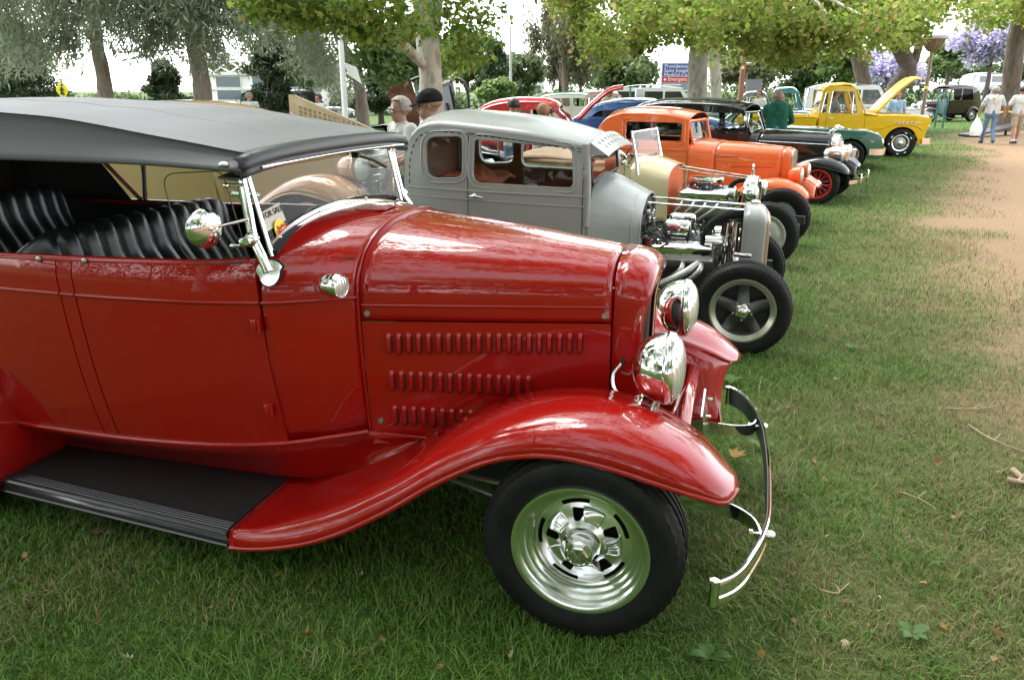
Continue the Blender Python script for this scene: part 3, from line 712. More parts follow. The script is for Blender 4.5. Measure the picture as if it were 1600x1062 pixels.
def lamp(parent, c, r, depth, name='headlight', shell=CHROME, axis=(1,0,0), lensmat=None, back=1.0):
    """bowl shaped lamp facing local +X at c (front rim centre); children lens, rim"""
    e = hold(name, parent, c, Vector(axis).to_track_quat('X', 'Z').to_euler())
    pr = [(.003, -depth)]+[(r*math.sin(t)**.8, -depth*math.cos(t)**(1.0*back)) for t in [math.pi/2*i/10 for i in range(1, 10)]]+[(r,-.004)]
    MB().lathe(pr, axis='x', n=40).build('bowl', shell, e, 70)
    MB().lathe([(r*.99,-.006),(r*1.045,-.004),(r*1.05,.008),(r*1.03,.022),(r*.96,.030),(r*.93,.026)], axis='x', n=40).build('bezel', shell, e, 70)
    MB().lathe([(r*.94,.022)]+[(r*.94*math.cos(t), .022+.042*math.sin(t)*(r/.12)) for t in [math.pi/2*i/7 for i in range(1, 7)]]+[(.002,.022+.042*(r/.12))], axis='x', n=36).build('lens', lensmat or LENS, e, 70)
    return e
def _lens():
    m, nt, b = nodes('ribbed_lamp_glass'); b.inputs['Base Color'].default_value = (.78,.84,.76,1); sock(b, rough=.12, metal=.55, coat=1, coatr=.02)
    w = nt.nodes.new('ShaderNodeTexWave'); tc = nt.nodes.new('ShaderNodeTexCoord'); w.bands_direction = 'Y'; w.inputs['Scale'].default_value = 22
    nt.links.new(tc.outputs['Object'], w.inputs[0]); bump(nt, b, w.outputs[0], .35, .01); return m
LENS = _lens()
AMBER = plain('amber_glass', (.75,.16,.03), rough=.1, coat=1)
def text_part(txt, size, mat, parent, M, name='lettering', depth=.001, align='CENTER'):
    cu = bpy.data.curves.new(name, 'FONT'); cu.body = txt; cu.size = size; cu.extrude = depth; cu.align_x = align; cu.align_y = 'CENTER'
    tmp = bpy.data.objects.new('tmp_text', cu); COL.objects.link(tmp)
    bpy.context.view_layer.update()
    me = bpy.data.meshes.new_from_object(tmp.evaluated_get(bpy.context.evaluated_depsgraph_get())); bpy.data.objects.remove(tmp)
    me.materials.clear(); me.materials.append(mat); o = obj(name, me, parent); o.matrix_local = M; return o
def frame(origin, xdir, ydir):
    x = Vector(xdir).normalized(); z = x.cross(Vector(ydir)).normalized(); y = z.cross(x)
    M = Matrix((x, y, z)).transposed().to_4x4(); M.translation = Vector(origin); return M

# ------------------------------------------------------------------ the red tourer
RED = paint('red_paint', (.31,.0042,.0022), .20)
def red_car():
    car = thing('tourer_car', 'glossy red open tourer with a raised black fabric top, nearest to the viewer', 'car', (.424, 2.863, 0), -15.9)
    wf = curve1([-3.5,-3.2,-2.8,-2.3,-1.85,-1.5,-1.16,-.87], [.30,.52,.655,.70,.71,.69,.625,.463])
    g = curve1([.40,.6,.8,1.0,1.07,1.14], [.90,.957,.988,1.0,1.0,.978])
    def side(s, off=0.0): return lambda x, z: (x, s*(wf(x)*g(z)+off), z)
    ztop = curve1([-3.3,-2.6,-2.2,-1.85,-1.3,-1.16], [1.15,1.125,1.122,1.13,1.138,1.15]); zbot = curve1([-3.3,-2.9,-2.2,-1.54,-.87], [.55,.46,.42,.43,.475])
    def strip(x0, x1, z0f, z1f, slant=0.0, n=10):
        a = [(x0+(x1-x0)*i/n+slant*(.0), 0) for i in range(n+1)]
        sl = lambda x, z: x+slant*(1.0-z)
        return [(sl(x, z0f(x)), z0f(x)) for x, _ in a]+[(sl(x, z1f(x)), z1f(x)) for x, _ in reversed(a)]
    gap = .0035
    # near body panels: rear door, pillar, front door, cowl side; the far side is plainer
    doors = [('rear_door', -2.62, -1.925+0*gap), ('door_pillar', -1.925, -1.858), ('front_door', -1.858, -1.163)]
    for s in (-1, 1):
        for nm, a, b in doors:
            sl0 = .045
            p = MB(); p.panel(strip(a+gap/1.2, b-gap/1.2, lambda x: zbot(x)+.012, ztop, sl0 if nm != 'x' else 0), [], side(s), .055, (0, -s*.03, 0))
            d = p.build(nm, RED, car, 40)
            if nm != 'door_pillar':
                for zc, rr in ((1.0, .0065),):
                    pass
        p = MB(); p.panel(strip(-3.45, -2.62-gap/1.2, lambda x: zbot(x)+.012, ztop, .045), [], side(s), .07, (0, -s*.03, 0)); p.build('rear_quarter', RED, car, 40)
        # belt moulding: two beads and the soft shoulder between them
        for nm, a, b in doors+[('rear_quarter', -3.4, -2.62), ('cowl', -1.163, -.875)]:
            mb = MB(); xs = np.linspace(a+gap, b-gap, 12)
            mb.tube([side(s, .002)(x, 1.003) for x in xs], .0065, 8)
            mb.build('belt_moulding', RED, car, 60)
        # top rail rolled over the doors
        mb = MB(); xs = np.linspace(-3.3, -1.2, 24); mb.tube([side(s, -.014)(x, ztop(x)-.004) for x in xs], .016, 8); mb.build('door_top_rail', RED if s < 0 else LEATHER, car, 60)
        # sill bead
        mb = MB(); xs = np.linspace(-3.0, -.88, 24); mb.tube([side(s, .004)(x, zbot(x)) for x in xs], .011, 8); mb.build('sill', RED, car, 60)
        for x in (-1.80, -2.0):
            MB().lathe([(.011,0),(.011,-.004),(.007,-.007),(.001,-.008)], c=side(s, .004)(x, ztop(x)-.002), n=12).build('snap_fastener', STEEL, car)
    # inside of the body, dark behind the panel gaps
    mb = MB(); xs = np.linspace(-3.4, -.9, 26)
    for s in (-1, 1): mb.loft([[side(s, -.04)(x, z) for z in np.linspace(zbot(x), ztop(x)-.012, 6)] for x in xs])
    mb.build('inner_lining', LEATHER, car, 50)
    MB().box((-2.2, 0, .455), (2.0, 1.0, .03)).build('floor_pan', IRON, car)
    # hinges on the front door
    for z in (1.0-.075, .60):
        x = -1.168; p = side(-1, .012)(x-.015, z); MB().box(p, (.022, .022, .052), (0,0,0), 0, .007).build('hinge', RED, car)
        p = side(-1, .012)(x-.015, z); MB().cyl((p[0]+.014, p[1]+.002, p[2]-.026), (p[0]+.014, p[1]+.002, p[2]+.026), .008, n=10).build('hinge', RED, car)
    # cowl
    def wlean(y, z): return 0.0
    st = [(-1.155,.565,.465,.622,.99,1.252,2.75),(-1.0,.50,.472,.545,.99,1.247,2.6),(-.878,.425,.478,.465,.985,1.235,2.45)]
    MB().loft(nose(st, 14, 9, 16)).build('cowl', RED, car, 50, solid=.006)
    mb = MB(); q = nose([(-.873,.428,.478,.468,.985,1.239,2.45),(-.872,.428,.478,.468,.985,1.239,2.45)], 2, 9, 16)[0]; mb.tube(q, .006, 6); mb.build('cowl_band', RED, car, 60)
    # cowl vent
    zc = lambda x, y: .99+(1.250-.99)*max(0, 1-(abs(y)/.58)**2.7)**(1/2.7)
    mb = MB(); mb.panel(rpoly([(-1.06,-.10),(-.945,-.085),(-.945,.085),(-1.06,.10)], .02), [], lambda x, y: (x, y, zc(x, y)+.006), .02, (0,0,-.006)); mb.build('cowl_vent', RED, car, 60)
    # hood top, side panel, louvres
    hs = [(-.866,.428,.478,.463,.985,1.235,2.45),(-.45,.335,.485,.362,.985,1.195,2.5),(-.006,.235,.49,.252,.982,1.135,2.7)]
    S = nose(hs, 26, 9, 18); N = len(S[0])
    def cut(lo, hi): return [[p for p in q[:N//2+1] if lo <= p[2] <= hi] for q in S]
    def hside(x, z):
        c = cat(hs, 30); xs = [k[0] for k in c]; i = min(max(int(np.searchsorted(xs, x)), 1), 29); t = (x-xs[i-1])/(xs[i]-xs[i-1]); k = [c[i-1][j]+(c[i][j]-c[i-1][j])*t for j in range(7)]
        tt = (z-k[2])/(k[4]-k[2]); return k[1]+(k[3]-k[1])*math.sin(min(max(tt,0),1)*math.pi/2)
    topS = []
    for q in S:
        x = q[0][0]; zz = [.921,.94,.96]
        L = [(x, -hside(x, z), z) for z in zz]; mid = [p for p in q if p[2] > .975]; topS.append(L+mid+[(x, -p[1], p[2]) for p in L[::-1]])
    k = min(len(q) for q in topS)
    def rs(q, n=50): return cat(q, n)
    MB().loft([rs(q) for q in topS]).build('hood_top', RED, car, 50, solid=.004)
    for s in (-1, 1):
        mb = MB(); mb.panel([(x, .915) for x in np.linspace(-.866, -.006, 14)]+[(x, .425) for x in np.linspace(-.006, -.866, 14)], [], lambda x, z: (x, s*hside(x, z), z), .06, (0, -s*.004, 0))
        hp = mb.build('hood_side', RED, car, 50)
        mb = MB(); mb.tube([(x, s*(hside(x, .975)+.0015), .975) for x in np.linspace(-.86, -.012, 16)], .0055, 8); mb.build('hood_bead', RED, car, 60)
        for x in (-.845, -.03):
            mb = MB(); mb.lathe([(.0005,-.005),(.010,-.005),(.0115,-.002),(.0115,.004)], n=16); mb.box((0,-.0055,0), (.0022,.002,.014), m=0)
            zz = .945; mb.build('hood_latch', STEEL, car, 30, (x, s*(hside(x, zz)+.001), zz), (0, 0, (0 if s < 0 else math.pi)+s*-.23))
        zz = .52; MB().lathe([(.0005,-.005),(.010,-.005),(.0115,-.002),(.0115,.004)], n=16).build('hood_latch', STEEL, car, 30, (-.83, s*(hside(-.83, zz)+.001), zz), (0, 0, (0 if s < 0 else math.pi)))
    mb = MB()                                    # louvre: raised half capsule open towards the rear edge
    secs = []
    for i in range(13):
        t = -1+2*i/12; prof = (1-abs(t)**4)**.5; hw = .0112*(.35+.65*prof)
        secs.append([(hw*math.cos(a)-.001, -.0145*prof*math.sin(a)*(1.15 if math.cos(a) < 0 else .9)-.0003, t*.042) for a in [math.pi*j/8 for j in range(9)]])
    mb.loft(secs); mb.box((.0112,-.0042,-.002), (.0022,.0075,.060), m=1); lv = mb.mesh('louvre'); mb.fixn(lv); setup(lv, [RED, BLACK], 50)  # black strip paints in the shaded slot along the front edge
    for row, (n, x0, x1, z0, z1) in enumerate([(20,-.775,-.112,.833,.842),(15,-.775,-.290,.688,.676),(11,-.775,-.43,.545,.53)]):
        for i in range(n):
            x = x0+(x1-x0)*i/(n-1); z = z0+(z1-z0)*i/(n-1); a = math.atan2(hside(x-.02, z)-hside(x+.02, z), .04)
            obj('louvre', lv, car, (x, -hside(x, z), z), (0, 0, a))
    # radiator shell, chrome surround, grille bars
    def shell_sec(x, k, n=2.9, zt=1.138): return nose_section(x, .205*k+.0, .46, .252*k, .975, zt, n, 9, 18)
    secs = [shell_sec(.0,1),shell_sec(.03,1.0,2.8,1.135),shell_sec(.058,.996,2.7,1.126),shell_sec(.078,.985,2.6,1.112),shell_sec(.092,.967,2.5,1.096),shell_sec(.100,.945,2.5,1.080),shell_sec(.102,.915,2.5,1.066),shell_sec(.090,.895,2.5,1.058)]
    def tip(q):                                   # the top of the shell leans forward
        return [(p[0]+.030*max(0,(p[2]-.9)/.15)**1.3*(p[0]/.10), p[1], p[2]) for p in q]
    MB().loft([tip(q) for q in secs]).build('radiator_shell', RED, car, 50, solid=.004)
    MB().tube([(p[0]+.002, p[1], p[2]) for p in tip(shell_sec(.094,.897,2.5,1.058))], .0052, 8).build('grille_surround', CHROME, car, 70)
    MB().loft([tip(shell_sec(.05,.88,2.5,1.05)), [(p[0], 0, .5+(p[2]-.5)*.6) for p in tip(shell_sec(.05,.88,2.5,1.05))]]).build('radiator_core', BLACK, car)
    for i in range(25):
        y = -.205+.41*i/24; zt = .975+.07*(max(0, 1-(abs(y)/.215)**2.5))**(1/2.5)+.015
        MB().cyl((.088-.02*(abs(y)/.2)**2, y, .47), (.100-.02*(abs(y)/.2)**2, y, zt-.02), .0032, n=5).build('grille_bar', IRON, car)
    # windshield
    def wsx(z): return -1.14-(z-1.16)*.23
    bot = lambda y: 1.158+(1.262-1.158)*max(0, 1-(abs(y)/.585)**2.3)**(1/1.7)
    yy = np.linspace(-.56, .56, 25)
    gl = [(y, bot(y)+.008) for y in yy]+[(.56,1.44),(-.56,1.44)]
    MB().panel(gl, [], lambda y, z: (wsx(z), y, z), .12).build('windshield_glass', GLASS, car, 0)
    mb = MB(); mb.strap([(wsx(bot(y))+.004, y, bot(y)) for y in yy], .026, .016); ws = mb.build('windshield_sill', CHROME, car, 40)
    mb = MB(); mb.strap([(wsx(bot(y))+.016, y, bot(y)-.018) for y in yy], .016, .02); mb.build('rubber_seal', BLACK, car, 40)
    for y in (-.5,-.2,.2,.5):
        MB().ball((wsx(bot(y))+.013, y, bot(y)), .005, 8, 0, 6).build('screw', CHROME, ws)
    for s in (-1, 1):
        mb = MB(); mb.tube([(wsx(z), s*.563, z) for z in np.linspace(1.155, 1.445, 6)], .0085, 8); mb.build('windshield_frame', CHROME, car, 60)
        # stanchion: base pad, curved foot, post, knuckle
        pad = [(-1.112+.038*math.cos(a)*(1.0 if math.sin(a) > 0 else .8), 1.118+.050*math.sin(a)*(1 if math.sin(a) < 0 else .75)) for a in [2*math.pi*i/20 for i in range(20)]]
        padf = lambda o: (lambda x, z: (x, s*(.622+(1.118-z)*.16-(x+1.112)*.55+o), z))
        MB().panel(shrink(pad, -.004), [], padf(.002), .03, (0,-s*.006,0)).build('pad_gasket', BLACK, car, 40)
        MB().panel(pad, [], padf(.006), .03, (0,-s*.004,0)).build('stanchion_pad', CHROME, car, 50)
        pp = cat([(-1.108, s*.640, 1.118),(-1.132, s*.632, 1.165),(-1.165, s*.618, 1.22),(-1.185, s*.606, 1.31),(-1.208, s*.598, 1.445)], 22)
        mb = MB(); mb.tube(pp, .017, 10, flat=None); st_ = mb.build('stanchion', CHROME, car, 70)
        mb = MB(); mb.ball((-1.168, s*.628, 1.222), (.024,.022,.027)); mb.cyl((-1.168, s*.60, 1.222), (-1.168, s*.662, 1.222), .013); mb.ball((-1.19, s*.645, 1.215), (.015,.012,.018)); mb.build('knuckle', CHROME, st_, 60)
        mb = MB(); mb.ball((-1.205, s*.602, 1.447), (.02,.018,.018)); mb.cyl((-1.225, s*.625, 1.43), (-1.185, s*.59, 1.43), .009); mb.build('top_clamp', CHROME, st_, 60)
        # wind wing with its own mirror
        wing = rpoly([(-1.455,1.435),(-1.245,1.447),(-1.188,1.17),(-1.215,1.142),(-1.385,1.138),(-1.42,1.18)], [.05,.03,.03,.03,.04,.05])
        wfn = lambda x, z: (x, s*(.632-(x+1.2)*.16), z)
        wg = MB(); wg.panel(wing, [], wfn, .08); w_ = wg.build('wind_wing', GLASS, car, 0)
        mb = MB(); mb.tube([wfn(*p) for p in wing], .0019, 6, ring=True); mb.build('wing_edge', ALU_D, w_)
        for z in (1.20, 1.40): 
            mb = MB(); mb.cyl((-1.19, s*.61, z), (-1.235, s*.64, z), .006); mb.ball((-1.235, s*.641, z), .010); mb.build('wing_bracket', CHROME, w_, 60)
        me_ = hold('side_mirror', car, (-1.262, s*.735, 1.272), (0, 0, R(-28)*-s))
        mb = MB(); mb.lathe([(.002,.020),(.022,.020),(.05,.012),(.062,.002),(.064,-.002),(.061,-.004)], axis='x', n=32); mb.build('mirror_back', CHROME, me_, 70)
        MB().lathe([(.061,-.003),(.001,-.004)], axis='x', n=32).build('mirror_glass', plain('mirror_silver', (.9,.9,.9), metal=1, rough=.01) if 'mirror_silver' not in MATS else MATS['mirror_silver'], me_, 0)
        mb = MB(); mb.cyl((-1.25, s*.73, 1.273), (-1.178, s*.625, 1.29), .006); mb.ball((-1.25, s*.732, 1.273), (.014,.012,.012)); mb.build('mirror_arm', CHROME, car, 60)
    # interior mirror seen at the stanchion, wiper
    mb = MB(); mb.box((-1.26, -.50, 1.352), (.10,.012,.028), (0, .12, .5), 0, .008); mb.cyl((-1.22,-.52,1.352), (-1.20,-.57,1.345), .006); mb.build('wing_handle', CHROME, car, 40)
    mb = MB(); mb.tube([(wsx(1.43)+.02, .20, 1.435),(wsx(1.39)+.022, .33, 1.405),(wsx(1.36)+.02, .45, 1.365)], .007, 6); mb.cyl((wsx(1.43)-.0, .20, 1.435), (wsx(1.43)+.03, .20, 1.435), .012); mb.build('wiper', IRON, car)
    # paper notice and round club sticker on the glass
    PAPER = plain('notice_paper', (.62,.52,.44), rough=.8); YEL = plain('sticker_yellow', (.90,.62,.02), rough=.5); RDINK = plain('sticker_red', (.55,.03,.02), rough=.5); INK = plain('dark_ink', (.05,.045,.04), rough=.7)
    nx = wsx(1.27)
    pn = MB(); pn.panel([(-.545,1.235),(-.415,1.255),(-.425,1.318),(-.55,1.300)], [], lambda y, z: (wsx(z)-.003, y, z), .1, (-.001,0,0)); pn_ = pn.build('notice_paper', PAPER, car, 0)
    def wsM(y, z, tilt=0, off=.0065):
        up = Vector((-.23,0,1)).normalized(); rt = Vector((0,1,0)); c, s_ = math.cos(tilt), math.sin(tilt)
        return frame((wsx(z)+off, y, z), rt*c+up*s_, up*c-rt*s_)
    text_part('FOR SALE', .030, INK, pn_, wsM(-.483, 1.293, .12, .0002))
    ds = MB(); ds.panel([(-.475+.036*math.cos(a), 1.232+.036*math.sin(a)) for a in [2*math.pi*i/28 for i in range(28)]], [], lambda y, z: (wsx(z)+.0055, y, z), .03, (.0008,0,0)); st_k = ds.build('club_sticker', YEL, car, 0)
    text_part('Early', .020, RDINK, st_k, wsM(-.487, 1.232, .45, .0075)); text_part('Rodders', .020, RDINK, st_k, wsM(-.463, 1.243, .12, .0075))
    # fabric top
    TOP = noisy('black_top_fabric', [(.046,.052,.057),(.062,.068,.073)], 420, .25, .0012, rough=.5, spec=.5, sheen=.2)
    zs = curve1([-1.15,-1.5,-2.0,-2.6,-3.0,-3.3,-3.45], [1.497,1.548,1.612,1.635,1.60,1.50,1.40]); zc_ = curve1([-1.15,-1.5,-2.0,-2.6,-3.0,-3.3,-3.45], [1.510,1.576,1.637,1.664,1.63,1.53,1.42]); zv = curve1([-1.15,-1.6,-2.2,-3.0,-3.45], [1.455,1.470,1.472,1.47,1.35])
    secs = []
    for x in np.linspace(-1.150, -3.45, 44):
        sag = -.006*math.sin((x+1.15)*9)**2; q = []
        for v in np.linspace(-1, 1, 23): q.append((v*.605, zs(x)+(zc_(x)-zs(x))*(1-abs(v)**2.2)+sag*(1-v*v)))
        edge = [(.605+.022*t+.05*t*t-.018*math.sin(t*3.14), zs(x)-(zs(x)-zv(x))*(t**1.5)-.004) for t in (.15,.35,.55,.75,.9,1.0)]
        q = [(-y, z) for y, z in edge[::-1]]+q+edge; secs.append([(x, y, z) for y, z in q])
    top = MB().loft(secs).build('fabric_top', TOP, car, 60, solid=.010)
    for s in (-1, 1):
        MB().tube([(x, s*.608, zs(x)+.001) for x in np.linspace(-1.16, -3.3, 40)], .0022, 5).build('top_seam', BLACK, top)
        for yv in (.22,):
            MB().tube([(x, s*yv, zs(x)+(zc_(x)-zs(x))*(1-abs(yv/.605)**2.2)+.0035-.006*math.sin((x+1.15)*9)**2*(1-(yv/.605)**2)) for x in np.linspace(-1.2, -3.3, 40)], .003, 5).build('top_seam', TOP, top)
    hd = []
    for y in np.linspace(-.672, .672, 29):
        e = (abs(y)/.672)**6; c = .012*(1-(y/.67)**2); zz = 1.500+c-.022*e
        hd.append([(-1.155-.02*e, y, zz+.012),(-1.138-.02*e, y, zz+.004),(-1.128-.022*e, y, zz-.014),(-1.130-.022*e, y, zz-.026),(-1.136-.022*e, y, zz-.030),(-1.130-.022*e, y, zz-.042),(-1.134-.02*e, y, zz-.052),(-1.16-.02*e, y, zz-.055),(-1.22-.02*e, y, zz-.05)])
    MB().loft(hd).build('top_header', plain('header_vinyl', (.016,.017,.018), rough=.35), car, 45, solid=.006)
    for s in (-1, 1): MB().ball((-1.215, s*.668, 1.470), (.02,.012,.010)).build('header_cap', CHROME, car, 60)
    for y in np.linspace(-.1, .1, 1): pass
    MB().tube([(-1.133, y, 1.452+.012*(1-(y/.67)**2)) for y in np.linspace(-.58, .58, 20)], .0055, 6).build('windshield_header', CHROME, car, 60)
    # top bows, quarter curtains, rear curtain with window
    WOOD = plain('bow_wood', (.30,.13,.05), rough=.5)
    for s in (-1, 1):
        mb = MB(); mb.strap([(-2.70, s*.64, 1.14),(-2.92, s*.65, 1.34),(-2.98, s*.645, 1.47)], .028, .014, (.75,0,.6)); mb.build('top_bow', WOOD, car)
        mb = MB(); mb.tube([(-2.68, s*.645, 1.13),(-2.665, s*.65, 1.30),(-2.64, s*.64, 1.47)], .011, 8); mb.build('top_bow', IRON, car)
        MB().panel([(-2.735,1.12),(-2.97,1.40),(-2.99,1.49),(-3.42,1.40),(-3.42,1.12)], [], lambda x, z: (x, s*(.625-max(0,-x-3.1)*.35), z), .1, (0,-s*.006,0)).build('quarter_curtain', plain('curtain_black', (.006,.006,.006), rough=.9) if 'curtain_black' not in MATS else MATS['curtain_black'], car)
    MB().panel([(-.52,1.10),(.52,1.10),(.52,1.46),(-.52,1.46)], [rpoly([(-.36,1.17),(.33,1.17),(.33,1.42),(-.36,1.42)], .04)], lambda y, z: (-3.42+(z-1.1)*.08, y, z), .1, (-.006,0,0)).build('rear_curtain', MATS['curtain_black'], car)
    # seats: pleated back rests and cushions
    def seat(nm, x0, z0, wy, topz, wrap, npl):
        e = hold(nm, car); U = np.linspace(-1, 1, npl*8+1); secs = []
        prof = cat([(.10,z0-.02),(.035,z0+.10),(-.03,topz-.16),(-.055,topz-.06),(-.075,topz-.015),(-.105,topz),(-.14,topz-.012),(-.165,topz-.06),(-.17,topz-.3)], 20)
        for u in U:
            fl = abs(math.sin((u+1)/2*npl*math.pi)); edge = max(0, (abs(u)-.84)/.16)
            q = []
            for px_, pz in prof:
                k = .019*(fl**.55) if abs(u) < .9 else .02
                q.append((x0+px_+k+wrap*(abs(u)**3)*.10-edge**2*.05, u*wy, pz+(.007*fl)-.055*edge**1.6-.02*abs(u)**3))
            secs.append(q)
        MB().loft(secs, caps=True).build('backrest', LEATHER, e, 70)
        secs = [[(x0+.08+t*.44, u*wy, z0-.10+.05*math.sin(min(t*1.15+.1,1)*2.6)+.012*abs(math.sin((u+1)/2*npl*math.pi))**.6) for t in np.linspace(0,1,9)]+[(x0+.53, u*wy, z0-.30)] for u in U]
        MB().loft(secs).build('cushion', LEATHER, e, 70); return e
    seat('front_seat', -2.02, .84, .60, 1.195, -.4, 13); seat('rear_seat', -3.02, .86, .58, 1.225, -.2, 13)
    MB().box((-1.22, 0, 1.06), (.05, 1.06, .16), (0,-.3,0), 0, .02).build('dashboard', LEATHER, car)
    mb = MB(); a_ = [(-1.50+.0+.10*math.sin(t)*.55, .30+.19*math.cos(t), 1.03+.19*math.sin(t)*.85) for t in [2*math.pi*i/28 for i in range(28)]]
    mb.tube(a_, .012, 6, ring=True); mb.cyl((-1.50,.30,1.03), (-1.25,.30,.93), .016); mb.cyl((-1.5,.12,1.03),(-1.5,.48,1.03),.007); mb.build('steering_wheel', IRON, car)
    # fenders, aprons, running boards
    fs = [((.455,-.655,.545),(.456,-.62,.552),(.450,-.565,.545)), ((.425,-.735,.540),(.420,-.62,.580),(.415,-.50,.558)), ((.345,-.775,.568),(.340,-.61,.645),(.345,-.44,.605)), ((.23,-.788,.598),(.22,-.60,.702),(.23,-.39,.655)), ((.08,-.79,.632),(.08,-.60,.742),(.08,-.36,.695)), ((-.10,-.79,.646),(-.10,-.60,.742),(-.10,-.35,.70)), ((-.27,-.79,.610),(-.27,-.60,.697),(-.27,-.36,.67)), ((-.46,-.79,.505),(-.46,-.60,.602),(-.45,-.40,.595)), ((-.66,-.795,.362),(-.65,-.62,.465),(-.64,-.43,.475)), ((-.86,-.805,.246),(-.86,-.67,.335),(-.85,-.45,.36)), ((-1.01,-.812,.188),(-1.03,-.72,.258),(-1.02,-.45,.28)), ((-1.16,-.816,.152),(-1.16,-.77,.212),(-1.15,-.42,.225)), ((-1.258,-.816,.140),(-1.258,-.79,.201),(-1.258,-.40,.206))]
    MAT = noisy('ribbed_mat', [(.010,.010,.011),(.018,.018,.019)], 260, .5, .002, vec_scale=(.2,1,1), rough=.55)
    wood_edge = plain('board_trim', (.02,.02,.022), rough=.28, spec=.6)
    for s in (-1, 1):
        ff = fender(car, fs, RED, s, 'front_fender', 56)
        inn = [(q[2][0], q[2][1], q[2][2]) for q in fs[1:8]]; low = [(.385,-.40,.34),(.33,-.36,.33),(.23,-.335,.34),(.08,-.335,.37),(-.1,-.335,.37),(-.27,-.335,.40),(-.45,-.345,.44)]
        A = cat([(.452,-.60,.548)]+inn, 30); B = cat([(.40,-.345,.30)]+low, 30)
        front = cat([(.452,-.60,.548),(.405,-.545,.540),(.382,-.49,.485),(.377,-.44,.42),(.390,-.385,.34),(.41,-.34,.285)], 9); ss = []
        for i, (a, b) in enumerate(zip(A, B)):
            bl = max(0, 1-i/9)**2; q = []
            for k, t in enumerate(np.linspace(0, 1, 9)):
                st_ = (a[0]+(b[0]-a[0])*t, a[1]+(b[1]-a[1])*(t**.6), a[2]+(b[2]-a[2])*t); f_ = front[k]
                q.append((st_[0]*(1-bl)+f_[0]*bl, -s*(st_[1]*(1-bl)+f_[1]*bl), st_[2]*(1-bl)+f_[2]*bl))
            ss.append(q)
        if s < 0: ss = ss[9:]
        fa = MB().loft(ss).build('fender_apron', RED, ff, 60, solid=.005)
        if s > 0: MB().tube(ss[0], .008, 6).build('apron_bead', RED, ff, 60)
        rf = [((-2.40,-.735,.15),(-2.375,-.62,.19),(-2.36,-.40,.20)), ((-2.365,-.75,.30),(-2.335,-.62,.33),(-2.33,-.42,.34)), ((-2.375,-.76,.48),(-2.36,-.62,.53),(-2.36,-.45,.54)), ((-2.48,-.765,.62),(-2.48,-.62,.72),(-2.48,-.48,.72)), ((-2.70,-.77,.68),(-2.70,-.62,.80),(-2.70,-.50,.79)), ((-2.95,-.765,.60),(-2.96,-.62,.71),(-2.95,-.50,.70)), ((-3.12,-.75,.42),(-3.14,-.62,.50),(-3.12,-.48,.50)), ((-3.20,-.73,.25),(-3.22,-.62,.30),(-3.2,-.48,.30))]
        fender(car, rf, RED, s, 'rear_fender', 36)
        yo = lambda x: .816-(-1.26-x)*.088
        bd = hold('running_board', car)
        pl = [(-1.262,-.400),(-1.262,-(yo(-1.262)-.004)),(-2.42,-(yo(-2.42)-.004)),(-2.42,-.405)]
        MB().panel(pl, [], lambda x, y: (x, y*-s, .203), .2, (0,0,-.03)).build('board', IRON, bd)
        MB().panel(shrink([(-1.268,-.408),(-2.41,-.412),(-2.41,-(yo(-2.41)-.060)),(-1.268,-(yo(-1.268)-.060))], 0), [], lambda x, y: (x, y*-s, .2085), .2, (0,0,-.005)).build('mat', MAT, bd)
        for k, (o_, z) in enumerate([(.050,.208),(.039,.2075),(.028,.2065),(.017,.205)]):
            MB().tube([(x, s*(yo(x)-o_), z) for x in (-1.266,-2.41)], .0048, 6).build('trim_rib', wood_edge, bd)
        MB().tube([(x, s*(yo(x)-.004), .196) for x in (-1.264,-2.41)], .011, 8).build('board_edge', wood_edge, bd)
        mb = MB(); mb.loft([[(x, s*(yo(x)+.004), .19),(x, s*(yo(x)+.004), .145),(x, s*(yo(x)-.01), .138)] for x in (-1.264,-2.41)]); mb.build('board_face', wood_edge, bd, solid=.004)
        MB().tube([(x, s*(yo(x)+.003), .150) for x in (-1.264,-2.41)], .007, 6).build('trim_rib', ALU if False else wood_edge, bd)
        ap = []
        for x in np.linspace(-.60, -2.42, 26):
            yb = wf(max(x, -2.4))*g(.43)*1.0 if x < -.87 else .43; zb = zbot(x); yi, zi = (.405, .205) if x < -1.2 else (.405+.03*min(1,(x+1.2)/.5), .205+.30*((x+1.2)/.6)**1.6 if x > -1.2 else .205)
            ap.append([(x, s*(yb+(yi-yb)*t-.06*math.sin(t*math.pi)*.35), zb+(zi-zb)*(t**.8)) for t in np.linspace(0, 1, 8)])
        MB().loft(ap).build('splash_apron', RED, car, 60, solid=.006)
    # fender inner wall and frame
    MB().box((-1.58, .0, .33), (3.36, .60, .12)).build('chassis_frame', IRON, car)
    for s in (-1, 1): MB().panel([(.08,.34),(.10,.60),(.05,.63),(-.3,.61),(-.55,.46),(-.55,.34)], [], lambda x, z: (x, s*.345, z), .2, (0,-s*.01,0)).build('inner_fender', IRON, car)
    MB().cyl((0,-.60,.30), (0,.60,.30), .03).build('front_axle', IRON, car)
    for s in (-1, 1):
        mb = MB(); mb.cyl((-.02, s*.56, .375), (-.75, s*.42, .36), .009); mb.cyl((-.02, s*.56, .27), (-.75, s*.42, .36), .009); mb.ball((-.62, s*.55, .345), .012); mb.build('radius_rod', STEEL, car)
